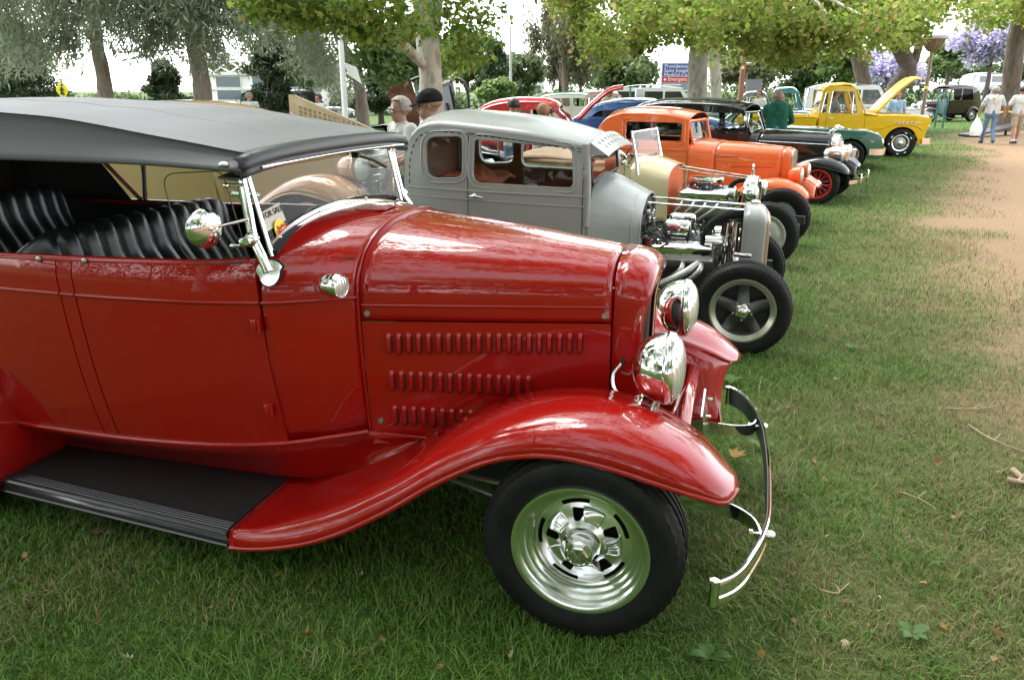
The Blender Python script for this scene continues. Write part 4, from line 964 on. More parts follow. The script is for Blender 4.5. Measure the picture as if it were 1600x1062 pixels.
    # wheels
    def swirl(e, Ri, W):
        MB().lathe([(Ri+.010,-W*.43),(Ri+.006,-W*.475),(Ri-.004,-W*.475),(Ri-.014,-W*.45),(Ri-.016,-W*.36),(Ri-.026,-W*.345),(Ri-.030,-W*.26),(Ri-.040,-W*.245),(Ri-.044,-W*.16),(Ri-.054,-W*.15),(Ri-.058,-W*.10)], n=72).build('rim', ALU_W, e, 40)
        rd = Ri-.058; holes = []; y0 = -W*.10
        for k in range(5):
            a = R(90+12+72*k); ho = [(rd-.006, a-.30),(rd-.006, a+.34),(rd-.022, a+.30),(rd-.022, a-.34)]
            holes.append(rpoly([(r*math.cos(t), r*math.sin(t)) for r, t in ([(rd-.007, a-.32+.64*i/8) for i in range(9)]+[(rd-.021, a+.32-.64*i/8) for i in range(9)])], .004, 3))
            b_ = a-.28
            tri = [(.120, b_-.02),(.124, b_+.38),(.082, b_+.46),(.076, b_+.22)]
            holes.append(rpoly([(r*math.cos(t), r*math.sin(t)) for r, t in tri], .008, 4))
        disc = [((rd+.002)*math.cos(t), (rd+.002)*math.sin(t)) for t in [2*math.pi*i/72 for i in range(72)]]
        def dish(u, v):
            r = math.hypot(u, v); return (u, y0-.010*sst((.150-r)/.05)-.022*sst((.10-r)/.06), v)
        MB().panel(disc, holes, dish, .016, (0,.012,0)).build('disc', ALU_W, e, 40)
        for k in range(5):                        # twisted vanes that rise beside each opening
            a = R(90+12+72*k)-.28; secs = []
            for q in range(15):
                u = q/14; row = []
                for p_ in range(6):
                    v = p_/5; r_ = .074+.052*v; t = a-.62+.60*u+.10*v; lift = .017*u**1.4*math.sin(math.pi*min(1,.12+.88*v))**.6+.0012*math.sin(u*34)*u
                    d_ = dish(r_*math.cos(t), r_*math.sin(t)); row.append((d_[0], d_[1]-.0006-lift, d_[2]))
                secs.append(row)
            MB().loft(secs).build('vane', ALU_W, e, 60, solid=.002)
        MB().lathe([(.060,y0-.02),(.060,y0-.045),(.052,y0-.055),(.049,y0-.075),(.044,y0-.086),(.038,y0-.088),(.036,y0-.084),(.001,y0-.084)], n=48).build('hub_cap', CHROME, e, 40)
        mb = MB(); mb.lathe([(.033,y0-.084),(.033,y0-.094),(.028,y0-.097),(.001,y0-.097)], n=6); mb.build('centre_nut', CHROME, e, 20)
        mb = MB()
        for a in (.5, -.5): mb.box((.008*math.sin(a)*2, y0-.0985, .0), (.006,.003,.036), (0,a,0))
        mb.build('emblem', STEEL, e)
        mb = MB(); mb.cyl((-(Ri-.045)*.93, -W*.22, .06), (-(Ri-.052)*.93, -W*.40, .055), .004, n=6); mb.build('valve_stem', STEEL, e)
        MB().lathe([(Ri-.05,.02),(.01,.02)], n=32).build('brake_disc', BLACK, e)
    for s in (-1, 1):
        wheel(car, (0, s*.69, .325), s, .325, .215, .20, swirl, 108); wheel(car, (-2.69, s*.66, .335), s, .335, .215, .22, swirl, 72)
    # lamps
    for s in (-1, 1):
        h = lamp(car, (.205, s*.39, .82), .117, .112, lensmat=LENS); 
        mb = MB(); mb.cyl((.185, s*.385, .71), (.165, s*.385, .655), .013, .017); mb.ball((.187, s*.385, .712), (.026,.02,.014)); mb.build('lamp_post', CHROME, car, 60)
        mb = MB(); mb.tube(cat([(.040, s*.256, .778),(.012, s*.285, .735),(.028, s*.315, .692),(.075, s*.330, .676),(.125, s*.345, .695)], 26), [.0065*(1+.10*(i % 2)) for i in range(26)], 8); mb.build('wiring_conduit', ALU, car, 60)
        MB().lathe([(.014,0),(.014,.008),(.006,.010)], axis='x', c=(.036, s*.252, .778), n=12).build('grommet', BLACK, car)
        mb = MB(); mb.cyl((.15, s*.375, .705), (.18, s*.40, .725), .006); mb.ball((.18, s*.402, .727), .010); mb.build('lamp_clamp', CHROME, h.parent, 60)
        c = lamp(car, (-.90, s*.575, 1.070), .040, .062, 'cowl_lamp', lensmat=LENS, axis=(.93, s*-.10+s*.28, 0)); MB().ball((.004,0,0), (.012,.016,.016)).build('bulb', AMBER, c)
        mb = MB(); mb.tube([(-.95, s*.50, 1.045),(-.93, s*.55, 1.05),(-.93, s*.572, 1.06)], .012, 8); mb.build('lamp_bracket', CHROME, car, 60)
    mb = MB(); mb.tube(cat([(.15,-.62,.66),(.155,-.385,.655),(.21,-.2,.56),(.225,0,.54),(.21,.2,.56),(.155,.385,.655),(.15,.62,.66)], 36), .014, 8); mb.build('lamp_bar', RED, car, 60)
    mb = MB(); mb.box((.235, 0, .50), (.05,.74,.17), (0,.5,0), 0, .012); mb.build('front_apron', RED, car, 50)
    mb = MB(); mb.box((.335, .0, .485), (.007,.29,.145), (0,-.14,0)); pl_ = mb.build('licence_plate', ALU, car)
    for s in (-1, 1): MB().lathe([(.008,-.006),(.008,.012),(.002,.014)], axis='x', c=(.345, s*.09, .535), n=8).build('bolt', CHROME, pl_)
    # front bumper: grooved bar on two spring irons
    bp = cat([(.425,-.825,.285),(.455,-.795,.285),(.530,-.62,.285),(.568,-.46,.285),(.585,-.2,.285),(.588,0,.285),(.585,.2,.285),(.568,.44,.285),(.535,.60,.285),(.465,.77,.285),(.435,.80,.285)], 60)
    prof = [(-.003,.045),(.001,.047),(.005,.043),(.0085,.032),(.0095,.020),(.0085,.010),(.005,.005),(.005,-.005),(.0085,-.010),(.0095,-.020),(.0085,-.032),(.005,-.043),(.001,-.047),(-.003,-.045),(-.0035,0)]
    secs = []
    for i, p in enumerate(bp):
        d = Vector(bp[min(i+1,59)])-Vector(bp[max(i-1,0)]); nrm = Vector((d.y,-d.x,0)).normalized()
        secs.append([Vector(p)+nrm*a+Vector((0,0,b)) for a, b in prof])
    bb = hold('front_bumper', car); MB().loft(secs, True, True).build('bar', CHROME, bb, 25)
    bk = [Vector(p)-Vector(((Vector(bp[min(i+1,59)])-Vector(bp[max(i-1,0)])).y, -(Vector(bp[min(i+1,59)])-Vector(bp[max(i-1,0)])).x, 0)).normalized()*.0065 for i, p in enumerate(bp)]
    MB().strap(bk, .082, .004).build('bar_backing', plain('dull_bumper_back', (.09,.09,.088), rough=.45, metal=.5), bb, 40)
    for s in (-1, 1):
        p = bp[0] if s < 0 else bp[-1]
        mb = MB(); mb.cyl((p[0]-.012, p[1], p[2]-.04), (p[0]-.012, p[1], p[2]+.04), .013, n=12); mb.cyl((p[0]-.012,p[1],p[2]+.036),(p[0]-.012,p[1],p[2]+.046),.016,n=6); mb.build('end_bolt', CHROME, bb, 40)
        mb = MB(); mb.strap(cat([(.18, s*.335, .315),(.36, s*.335, .31),(.47, s*.355, .30),(.525, s*.40, .292),(.548, s*.47, .288),(.552, s*.50, .287)], 26), .050, .007); mb.build('bumper_iron', CHROME, bb, 40)
        mb = MB(); mb.lathe([(.006,-.055),(.006,-.01),(.015,-.008),(.018,.014),(.012,.022),(.001,.024)], axis='x', c=(.575, s*.455, .288), n=14); mb.cyl((.515, s*.455, .288),(.527, s*.455,.288),.012,n=6); mb.build('bumper_bolt', CHROME, bb, 40)
    return car
RED_CAR = red_car()

# ------------------------------------------------------------------ builders for the other cars
TRIM = plain('dark_trim', (.012,.012,.012), rough=.5)
def skin(curve, wfun, crown, n=30, m=15, p=2.6):
    """surface over a side profile curve (x, z): crown(u) bulges along the profile normal"""
    P = cat(curve, n); secs = []; sg = 1 if P[-1][0] > P[0][0] else -1
    for i, (x, z) in enumerate(P):
        a = P[max(i-1,0)]; b = P[min(i+1,n-1)]; t = Vector((b[0]-a[0], b[1]-a[1])).normalized(); nr = Vector((-t.y, t.x))*sg
        u = i/(n-1); h = crown(u) if callable(crown) else crown; w = wfun(x, z)
        secs.append([(x+nr.x*h*(1-abs(v)**p), v*w, z+nr.y*h*(1-abs(v)**p)) for v in np.linspace(-1, 1, m)])
    return secs
def side_fn(w, s, off=0.0): return lambda x, z: (x, s*(w(x, z)+off), z)
def cabin(car, mat, outline, windows, w, curve, crown, gl=GLASS, step=.07, inner=None, trim=None, roof_mat=None, thick=.035, roof_n=30, gap=True):
    """closed body side with window openings, roof and rear skin, panes"""
    for s in (-1, 1):
        MB().panel(outline, windows, side_fn(w, s), step, (0, -s*thick, 0)).build('body_side', mat, car, 40)
        for k, h in enumerate(windows):
            MB().panel(shrink(h, -.004), [], side_fn(w, s, -thick*.6), .15).build('window_pane', gl, car, 0)
            MB().tube([side_fn(w, s, .001)(*p) for p in h], .006, 5, ring=True).build('window_surround', trim or mat, car, 60)
        if inner is not None:
            pts = [(x, z) for x, z in shrink(outline, .03)]
            MB().panel(pts, [shrink(h, -.012) for h in windows], side_fn(w, s, -thick-.004), .12).build('inner_panel', inner, car, 40)
    sec = skin(curve, lambda x, z: w(x, z)-.001, crown, roof_n)
    if inner is not None: MB().loft(skin(curve, lambda x, z: w(x, z)-thick-.008, (lambda u: crown(u)-.03), roof_n)).build('headliner', inner, car, 50)
    MB().loft(sec).build('roof', roof_mat or mat, car, 50, solid=.01)
def ws_pane(car, xb, zb, xt, zt, wb, wt, mat, curve=0.0, frame_r=.014, split=False):
    f = lambda y, t: (xb+(xt-xb)*t+curve*(1-(y)**2), y*(wb+(wt-wb)*t), zb+(zt-zb)*t)
    MB().panel([(y, 0) for y in np.linspace(-1,1,9)]+[(y, 1) for y in np.linspace(1,-1,9)], [], f, .3).build('windshield_glass', GLASS, car, 0)
    mb = MB(); mb.tube([f(y, 0) for y in np.linspace(-1,1,9)], frame_r, 6); mb.tube([f(y, 1) for y in np.linspace(-1,1,9)], frame_r, 6)
    for s in (-1, 1): mb.tube([f(s, t) for t in (0,.5,1)], frame_r, 6)
    if split: mb.tube([f(0, t) for t in (0,.5,1)], frame_r*.7, 6)
    mb.build('windshield_frame', mat, car, 60)
def arch_outline(top, zb, x0, x1, wheels, ra, rz=None):
    """closed side outline: top points run rear to front, bottom runs front to rear with wheel arches"""
    out = list(top); out.append((x1, zb))
    for cx, cz in sorted(wheels, reverse=True):
        h = zb-cz; dx = math.sqrt(max(ra*ra-h*h, .001)); a0 = math.atan2(h, dx)
        for i in range(13):
            a = a0+(math.pi-2*a0)*i/12; out.append((cx+ra*math.cos(a), cz+ra*math.sin(a)))
    out.append((x0, zb)); return out
def wheels4(car, xs, y, z, Ro, Ri, W, rim, rears=None, n=48, far=True):
    for s in ((-1, 1) if far else (-1,)):
        for x in xs: wheel(car, (x, s*y, z), s, Ro, Ri, W, rim, n, tread=n > 60)
def seat_block(car, x, z, w, h=.5, mat=LEATHER):
    mb = MB(); mb.box((x+.24, 0, z), (.5, w, .16), None, 0, .05); mb.box((x-.02, 0, z+h/2), (.14, w, h), (0,-.14,0), 0, .05); mb.build('seat', mat, car, 50)

# ------------------------------------------------------------------ the grey chopped sedan
GREY = noisy('grey_primer', [(.275,.292,.278),(.30,.315,.30)], 4, rough=.36, spec=.5, coat=.35)
MATS['grey_primer'].node_tree.nodes['Principled BSDF'].inputs['Coat Roughness'].default_value = .18
WOODP = noisy('brown_door_panel', [(.16,.06,.025),(.22,.09,.04)], 5, rough=.5, vec_scale=(.3,1,4))
def grey_car():
    car = thing('hot_rod_sedan', 'chopped matte grey hot rod sedan with exposed engine, beyond the red tourer', 'car', (1.745, 5.701, ground_z(1.745, 5.701)), -16.5)
    wx = curve1([-2.50,-2.30,-2.0,-1.6,-1.3,-1.09], [.585,.635,.665,.675,.655,.625]); wz = curve1([.4,.7,1.0,1.2,1.48], [.95,.985,1.0,.985,.93])
    w = lambda x, z: wx(x)*wz(z)
    top = [(-1.10,1.332),(-1.3,1.375),(-1.5,1.405),(-1.75,1.432),(-1.94,1.448),(-2.12,1.462),(-2.26,1.462),(-2.36,1.43),(-2.43,1.36),(-2.465,1.25),(-2.475,1.08),(-2.46,.9),(-2.44,.45)]
    out = [(-1.10,.42)]+top; out = out[::-1]
    w1 = rpoly([(-2.29,1.395),(-1.995,1.405),(-1.99,1.115),(-2.29,1.10)], [.09,.05,.06,.11], 7); w2 = rpoly([(-1.915,1.39),(-1.205,1.335),(-1.185,1.065),(-1.92,1.085)], [.05,.05,.05,.07], 6)
    cabin(car, GREY, out, [w1, w2], w, top, lambda u: .10*min(1, .55+u*2.2), inner=WOODP, thick=.04)
    for s in (-1,):
        # door shut lines, raised window reveal, belt crease, drip stitching
        f = side_fn(w, s, .0015)
        for x in (-1.952, -1.125): MB().tube([f(x+.0*z, z) for z in np.linspace(.46, 1.43 if x < -1.5 else 1.31, 24)], .0028, 5).build('door_gap', TRIM, car)
        MB().tube([f(x, 1.425-.0*x+.03*(x+1.95)*-.8*.0+(-.105)*((x+1.95)/.83)**1.0*.95) for x in np.linspace(-1.95,-1.125,14)], .0028, 5).build('door_gap', TRIM, car)
        for z0, z1, r in ((.978,.940,.005),(1.035,1.012,.007)): MB().tube([f(x, z0+(z1-z0)*(x+2.44)/1.3) for x in np.linspace(-2.44,-1.11,24)], r, 6).build('belt_crease', GREY, car, 60)
        MB().tube([f(*p) for p in shrink(w1, -.035)], .006, 6, ring=True).build('window_reveal', GREY, car, 60); MB().tube([f(*p) for p in shrink(w2, -.03)], .006, 6, ring=True).build('window_reveal', GREY, car, 60)
        dr = cat([(p[0], p[1]-.035 if i < 8 else p[1]) if i < 7 else (p[0]+.045, p[1]-.02) for i, p in enumerate(top[:11])], 64)
        for i in range(0, 63, 2):
            MB().tube([f(*dr[i]), f(*dr[i+1])], .004, 5).build('roof_stitch', TRIM, car)
        h = hold('door_handle', car, f(-1.90, .995)); mb = MB(); mb.lathe([(.018,0),(.018,-.01),(.009,-.014),(.009,-.04),(.002,-.042)], n=14); mb.tube([(-.03,-.036,-.002),(.02,-.04,0),(.075,-.036,-.008)], [.006,.010,.005], 8); mb.build('lever', CHROME, h, 60)
        mb = MB(); mb.box(f(-1.115,1.16), (.035,.02,.055), (0,0,0), 0, .006); mb.build('hinge', GREY, car)
        mb = MB(); mb.box(f(-1.115,.62), (.035,.02,.055), (0,0,0), 0, .006); mb.build('hinge', GREY, car)
    # visor and windshield
    MB().panel([(y, 0) for y in np.linspace(-.60,.60,13)]+[(y, 1) for y in np.linspace(.60,-.60,13)], [], lambda y, t: (-1.085+.125*t, y*(1+.0*t), 1.37-.085*t+.045*(1-t)*(1-(y/.6)**2)+.03*t*(1-(y/.6)**2)), .2, (0,0,-.006)).build('sun_visor', GREY, car, 40)
    for s in (-1, 1): MB().panel([(-1.09,1.372),(-.962,1.288),(-1.09,1.292)], [], lambda x, z: (x, s*.603, z), .2, (0,-s*.005,0)).build('visor_cheek', GREY, car)
    for j in range(2):
        for i in range(9):
            y = -.46+.115*i; t = .30+.32*j; mb = MB()
            for a in (0, 1.05, 2.1): mb.box((0,0,0), (.026,.005,.002), (0,0,a))
            mb.build('visor_cutout', GREY, car, 0, (-1.085+.125*t, y+.05*(j), 1.373-.085*t+.04*(1-(y/.6)**2)), (0,.6,0))
    ws_pane(car, -1.075, 1.10, -1.105, 1.345, .56, .57, TRIM, 0, .012)
    for s in (-1, 1): MB().tube([(-1.10, s*.605, .8),(-1.10, s*.605, 1.1),(-1.115, s*.60, 1.36)], .028, 8).build('windshield_post', GREY, car, 60)
    # cowl and firewall
    st = [(-1.10,.60,.42,.615,.83,1.115,2.3),(-.98,.55,.42,.565,.815,1.085,2.2),(-.85,.49,.42,.515,.80,1.02,2.15),(-.735,.445,.42,.475,.785,.965,2.1)]
    MB().loft(nose(st, 18)).build('cowl', GREY, car, 50, solid=.01)
    for k, x in enumerate((-.80,-.745)):
        q = nose(st, 40)[min(range(40), key=lambda i: abs(cat(st, 40)[i][0]-x))]; MB().tube(q, .009, 6).build('cowl_bead', GREY, car, 60)
    MB().tube([(-1.10+.36*t, -(.607-.13*t), .832-.05*t) for t in np.linspace(0,1,9)], .005, 5).build('belt_crease', GREY, car, 60)
    fw = nose(st, 2)[1]; MB().add([(-.76, p[1]*.97, p[2]-.01) for p in fw], [tuple(range(len(fw)))]).build('firewall', IRON, car, 0)
    q_ = random.Random(5)
    for i in range(16):
        y = q_.uniform(-.38,.38); z = q_.uniform(.55,.88); mb = MB(); mb.box((-.735, y, z), (q_.uniform(.02,.06), q_.uniform(.02,.07), q_.uniform(.02,.06)), None, 0, .006); mb.build('firewall_fitting', q_.choice([STEEL, IRON, CHROME, ALU]), car)
    for i in range(9):
        y0 = q_.uniform(-.42,-.15); z0 = q_.uniform(.6,.85); mb = MB(); mb.tube(cat([(-.74,y0,z0),(-.66,y0-.02,z0+q_.uniform(-.08,.05)),(-.55,y0+.06,.66)], 10), .006, 5); mb.build('cable', IRON, car)
    MB().cyl((-.70,-.36,.60),(-.70,-.36,.70),.035).build('ignition_coil', plain('maroon_plastic', (.10,.01,.012), rough=.3), car)
    # engine
    e = hold('engine', car)
    MB().box((-.48,0,.47), (.52,.36,.30), None, 0, .02).build('block', STEEL, e)
    for s in (-1, 1):
        mb = MB(); mb.box((-.51, s*.27, .615), (.54,.13,.085), (s*-.25,0,0), 0, .016); mb.build('valve_cover', CHROME, e, 40)
        mb = MB(); mb.box((-.51, s*.275, .558), (.56,.15,.03), (s*-.25,0,0), 0, .008); mb.build('cylinder_head', STEEL, e)
        MB().lathe([(.028,0),(.028,.025),(.02,.03),(.001,.032)], axis='z', c=(-.62, s*.275, .655), n=14).build('oil_cap', CHROME, e)
        for k in range(4):
            x = -.70+.13*k; mb = MB(); mb.tube(cat([(x, s*.33, .53),(x+.0, s*.40, .50),(x-.08, s*.42, .42),(x-.28, s*.40, .34)], 14), .021, 8); mb.build('exhaust_header', STEEL, e, 60)
    mb = MB(); mb.tube(cat([(-.33,-.34,.53),(-.42,-.42,.47),(-.60,-.46,.38)], 12), .028, 8); mb.build('exhaust_header', STEEL, e, 60)
    MB().box((-.48,0,.60),(.46,.34,.14),None,0,.03).build('intake_manifold', IRON, e)
    for k, x in enumerate((-.57,-.40)):
        c = hold('carburettor_scoop', e)
        mb = MB(); mb.box((-.51+.02*k, -.10+.20*k, .735+.02*k), (.20,.13,.125), None, 0, .028); mb.build('scoop', CHROME, c, 50)
        mb = MB(); mb.box((-.51+.02*k, -.10+.20*k, .655), (.14,.10,.05), None, 0, .01); mb.build('base', STEEL, c)
        mb = MB(); mb.tube([(-.51+.02*k-.1, -.166+.20*k, .73+.02*k),(-.51+.02*k+.1, -.166+.2*k, .73+.02*k)], .003, 5); mb.build('seam', TRIM, c)
    mb = MB(); pts = cat([(-.30,-.16,.62),(-.30,-.17,.70),(-.26,-.17,.79),(-.17,-.15,.845),(-.05,-.12,.865)], 60); mb.tube(pts, [.030*(1+.10*(i % 2)) for i in range(60)], 10); mb.build('radiator_hose', RUBBER, e, 30)
    MB().cyl((-.30,-.16,.58),(-.30,-.16,.64),.034).build('thermostat_housing', ALU, e)
    MB().cyl((-.10,-.19,.50),(-.095,-.19,.80),.030).build('overflow_tank', CHROME, e, 60); MB().cyl((-.10,-.19,.79),(-.095,-.19,.815),.036).build('tank_cap', CHROME, e)
    mb = MB(); mb.lathe([(.09,-.02),(.09,.02),(.04,.03),(.01,.03)], axis='x', c=(-.19,0,.50), n=24); mb.lathe([(.06,-.015),(.06,.015),(.02,.02)], axis='x', c=(-.19,-.17,.62), n=20); mb.build('pulley', STEEL, e)
    for s in (-1, 1): MB().lathe([(.055,-.06),(.058,-.05),(.058,.05),(.045,.06),(.01,.06)], axis='x', c=(-.235, s*.19, .66), n=18).build('alternator', ALU, e)
    for i in range(7):
        a = 2*math.pi*i/7; mb = MB(); mb.box((-.15,.12*math.cos(a),.58+.12*math.sin(a)), (.012,.06,.2), (a-1.57,0.3,0)); mb.build('fan_blade', ALU, e)
    for i, (x, y) in enumerate([(-.14,-.21),(-.165,-.225),(-.06,-.21),(-.19,-.2)]):
        MB().cyl((x,y,.45),(x+.012,y,.78+.03*(i % 2)),.008+.004*(i % 2),n=8).build('coolant_pipe', CHROME if i % 2 else IRON, e)
    for i in range(8):
        a = (q_.uniform(-.7,-.25), q_.uniform(-.2,.25), q_.uniform(.62,.70)); b = (q_.uniform(-.5,-.2), q_.uniform(-.28,.2), q_.uniform(.55,.75)); m_ = ((a[0]+b[0])/2, (a[1]+b[1])/2, .80)
        MB().tube(cat([a, m_, b], 12), .006, 5).build('cable', IRON, e)
    for s, z in ((-.16,.905),(.16,.905)): MB().cyl((-.74,s,z+.02),(-.02,s*.9,.895),.0075,n=8).build('radiator_stay', CHROME, car)
    # radiator shell with tan rim
    def sh(x, k, zt): return nose_section(x, .235*k, .40, .255*k, .80, zt, 3.0, 9, 14)
    MB().loft([sh(-.045,1,.915),sh(.0,1,.922),sh(.06,1,.918),sh(.095,.985,.90),(sh(.115,.955,.875))]).build('radiator_shell', GREY, car, 50, solid=.008)
    TANR = plain('tan_grille_rim', (.42,.29,.17), rough=.4, coat=.4)
    MB().loft([sh(.115,.957,.876),sh(.137,.90,.845),sh(.130,.86,.83)]).build('grille_rim', TANR, car, 50, solid=.005)
    MB().loft([sh(-.05,.97,.90),sh(-.05,.05,.6)]).build('radiator_core', IRON, car)
    for i in range(21): y = -.20+.02*i; MB().cyl((.12,y,.41),(.12,y,.80+.03*(1-(y/.2)**2)),.003,n=4).build('grille_bar', STEEL, car)
    mb = MB(); mb.lathe([(.035,0),(.035,.02),(.02,.03),(.001,.032)], axis='z', c=(.03,0,.92), n=16); mb.build('radiator_cap', CHROME, car)
    # chassis
    for s in (-1, 1): MB().box((-1.25, s*.32, .40), (2.9,.05,.10)).build('frame_rail', IRON, car)
    MB().cyl((0,-.62,.30),(0,.62,.30),.032).build('front_axle', CHROME, car)
    for s in (-1, 1):
        MB().cyl((-.02,s*.56,.30),(-.85,s*.36,.36),.014).build('radius_rod', CHROME, car); mb = MB(); mb.cyl((-.02,s*.50,.32),(-.08,s*.34,.60),.022); mb.box((-.03,s*.5,.64),(.12,.05,.03),None,0,.008); mb.build('shock_absorber', CHROME, car)
    MAGLIP = plain('satin_wheel_lip', (.42,.41,.33), metal=.8, rough=.32)
    wheels4(car, (0,), .67, .315, .318, .212, .20, rim_mag(ALU_D, MAGLIP), n=108); wheels4(car, (-2.62,), .70, .36, .36, .212, .26, rim_mag(ALU_D, MAGLIP), n=48)
    rf = [((-2.10,-.80,.40),(-2.10,-.72,.44),(-2.10,-.62,.44)),((-2.2,-.86,.60),(-2.2,-.74,.68),(-2.2,-.62,.68)),((-2.42,-.88,.78),(-2.42,-.74,.90),(-2.42,-.60,.90)),((-2.65,-.88,.80),(-2.65,-.74,.94),(-2.65,-.58,.93)),((-2.9,-.86,.70),(-2.92,-.74,.84),(-2.92,-.56,.83)),((-3.08,-.84,.52),(-3.12,-.72,.60),(-3.1,-.56,.60))]
    for s in (-1, 1): fender(car, rf, GREY, s, 'rear_fender', 30)
    # interior
    seat_block(car, -2.25, .62, 1.0, .42, WOODP); seat_block(car, -1.75, .60, 1.05, .36, WOODP)
    MB().box((-1.8,0,.44),(1.3,1.15,.03)).build('floor_pan', IRON, car)
    mb = MB(); RUST = noisy('rust_blanket', [(.30,.055,.02),(.42,.09,.035)], 30, .6, .01, rough=.95)
    secs = []
    for i in range(16):
        t = i/15; x = -2.25+.44*t; secs.append([(x, y, 1.045+.11*math.sin(t*2.6+.4)*(1-((y+.25)/.42)**2)+.018*math.sin(9*t+13*y)-.25*max(0,abs(y+.25)-.3)) for y in np.linspace(-.55,.05,14)])
    mb.loft(secs); mb.build('blanket', RUST, car, 180, solid=.02)
    mb = MB(); mb.tube([(-1.30+.06*math.sin(t), .30+.18*math.cos(t), 1.02+.16*math.sin(t)) for t in [2*math.pi*i/24 for i in range(24)]], .013, 6, ring=True); mb.cyl((-1.3,.3,1.02),(-1.12,.3,.9),.016); mb.cyl((-1.3,.13,1.02),(-1.3,.47,1.02),.008); mb.build('steering_wheel', IRON, car)
    MB().box((-1.13,0,1.0),(.05,1.05,.14),None,0,.02).build('dashboard', WOODP, car)
    return car
grey_car()

# ------------------------------------------------------------------ the cream roadster
CREAM = paint('cream_paint', (.66,.56,.34), .3)
def cream_car():
    z0 = ground_z(2.893, 8.588); car = thing('roadster_car', 'cream hoodless hot rod roadster with open engine and folding windshield', 'car', (2.893, 8.588, z0), -25)
    st = [(-1.50,.54,.36,.565,.83,1.045,2.4),(-1.35,.50,.36,.525,.82,1.03,2.3),(-1.2,.455,.36,.48,.80,.99,2.2),(-1.10,.43,.36,.455,.79,.955,2.15)]
    MB().loft(nose(st, 16)).build('cowl', CREAM, car, 50, solid=.008)
    q = nose(st, 3)[-1]; MB().tube(q, .010, 6).build('cowl_bead', CREAM, car, 60); MB().add([(-1.13, p[1]*.97, p[2]-.01) for p in q], [tuple(range(len(q)))]).build('firewall', plain('orange_firewall', (.62,.13,.04), rough=.4), car, 0)
    wx = curve1([-3.3,-3.0,-2.5,-2.0,-1.5], [.35,.5,.60,.61,.565]); w = lambda x, z: wx(x)*(1-.12*(max(0,.7-z)))
    for s in (-1, 1):
        MB().panel([(-1.5,.38),(-1.5,.97),(-1.8,.955),(-2.4,.955),(-2.8,.95),(-3.1,.88),(-3.3,.7),(-3.3,.42)], [], side_fn(w, s), .09, (0,-s*.03,0)).build('body_side', CREAM, car, 40)
        MB().tube([side_fn(w, s, .002)(x, .835) for x in np.linspace(-3.25,-1.5,20)], .008, 6).build('belt_moulding', CREAM, car, 60)
        for x in (-2.12,-1.56): MB().tube([side_fn(w, s, .001)(x, z) for z in np.linspace(.45,.95,8)], .003, 5).build('door_gap', TRIM, car)
    TON = plain('tan_leather_roll', (.42,.245,.15), rough=.45)
    MB().loft(skin([(-2.35,.96),(-2.7,1.0),(-3.0,.94),(-3.3,.70),(-3.32,.45)], w, .05)).build('rear_deck', CREAM, car, 50, solid=.008)
    secs = [[(x, y, 1.0+.10*math.sin(min(1,max(0,(-2.15-x)/.8))*3.14)**.6*(1-(y/.66)**4)) for y in np.linspace(-.63,.63,17)] for x in np.linspace(-2.15,-2.98,18)]
    MB().loft(secs).build('folded_top', TON, car, 60, solid=.02)
    MB().tube(cat([(-1.62,-.57,.98),(-2.1,-.615,.975),(-2.6,-.60,.985),(-2.95,-.42,.99),(-3.02,0,.99),(-2.95,.42,.99),(-2.6,.60,.985),(-2.1,.615,.975),(-1.62,.57,.98)], 40), .028, 8).build('cockpit_roll', TON, car, 60)
    MB().box((-2.2,0,.5),(1.6,1.0,.03)).build('floor_pan', IRON, car); seat_block(car, -2.2, .55, .95, .42, TON)
    # folding windshield
    f = lambda y, t: (-1.44-.07*t, y*.5, .985+.33*t+.015*(1-y*y)*(1-t))
    MB().panel([(y,0) for y in np.linspace(-1,1,9)]+[(1,1),(-1,1)], [], f, .4).build('windshield_glass', GLASS, car, 0)
    mb = MB(); mb.tube([f(-1,0),f(-1,1),f(1,1),f(1,0)], .009, 6); mb.tube([f(y,0) for y in np.linspace(-1,1,9)], .014, 6)
    for s in (-1, 1): mb.tube([(-1.42, s*.53, .86),(-1.44, s*.525, 1.0),(-1.515, s*.515, 1.33)], [.022,.018,.012], 8)
    mb.build('windshield_frame', CHROME, car, 60)
    mb = MB(); mb.tube(cat([(-1.55,-.53,1.05),(-1.62,-.57,1.12),(-1.60,-.60,1.02),(-1.5,-.56,.95)], 16), .008, 6); mb.ball((-1.56,-.57,1.0), .022); mb.ball((-1.6,-.58,1.09), .018); mb.build('mirror_bracket', CHROME, car, 60)
    mb = MB(); mb.tube([(-1.75+.07*math.sin(t), .26+.18*math.cos(t), 1.02+.15*math.sin(t)) for t in [2*math.pi*i/24 for i in range(24)]], .012, 6, ring=True); mb.cyl((-1.75,.26,1.02),(-1.5,.26,.9),.014); mb.build('steering_wheel', IRON, car)
    # engine
    e = hold('engine', car)
    MB().box((-.75,0,.46),(.55,.36,.30),None,0,.02).build('block', STEEL, e)
    for s in (-1, 1):
        mb = MB(); mb.box((-.745, s*.235, .655), (.56,.155,.10), (s*-.3,0,0), 0, .028)
        for k in range(4): mb.cyl((-.95+.137*k, s*.305, .62),(-.95+.137*k, s*.30, .70),.006,n=5)
        mb.build('valve_cover', ALU, e, 40)
        for k in range(4): MB().tube(cat([(-.95+.13*k, s*.32, .58),(-.96+.13*k, s*.39, .54),(-1.05+.1*k, s*.40, .40)], 10), .02, 8).build('exhaust_header', STEEL, e, 60)
    MB().lathe([(.06,.62),(.06,.76),(.085,.775)], axis='z', c=(-.77,0,0), n=18).build('carburettor', STEEL, e)
    mb = MB(); mb.lathe([(.01,.775),(.19,.775),(.195,.785),(.195,.815),(.19,.825),(.01,.832)], axis='z', c=(-.77,0,0), n=36); mb.build('air_cleaner', CHROME, e, 40)
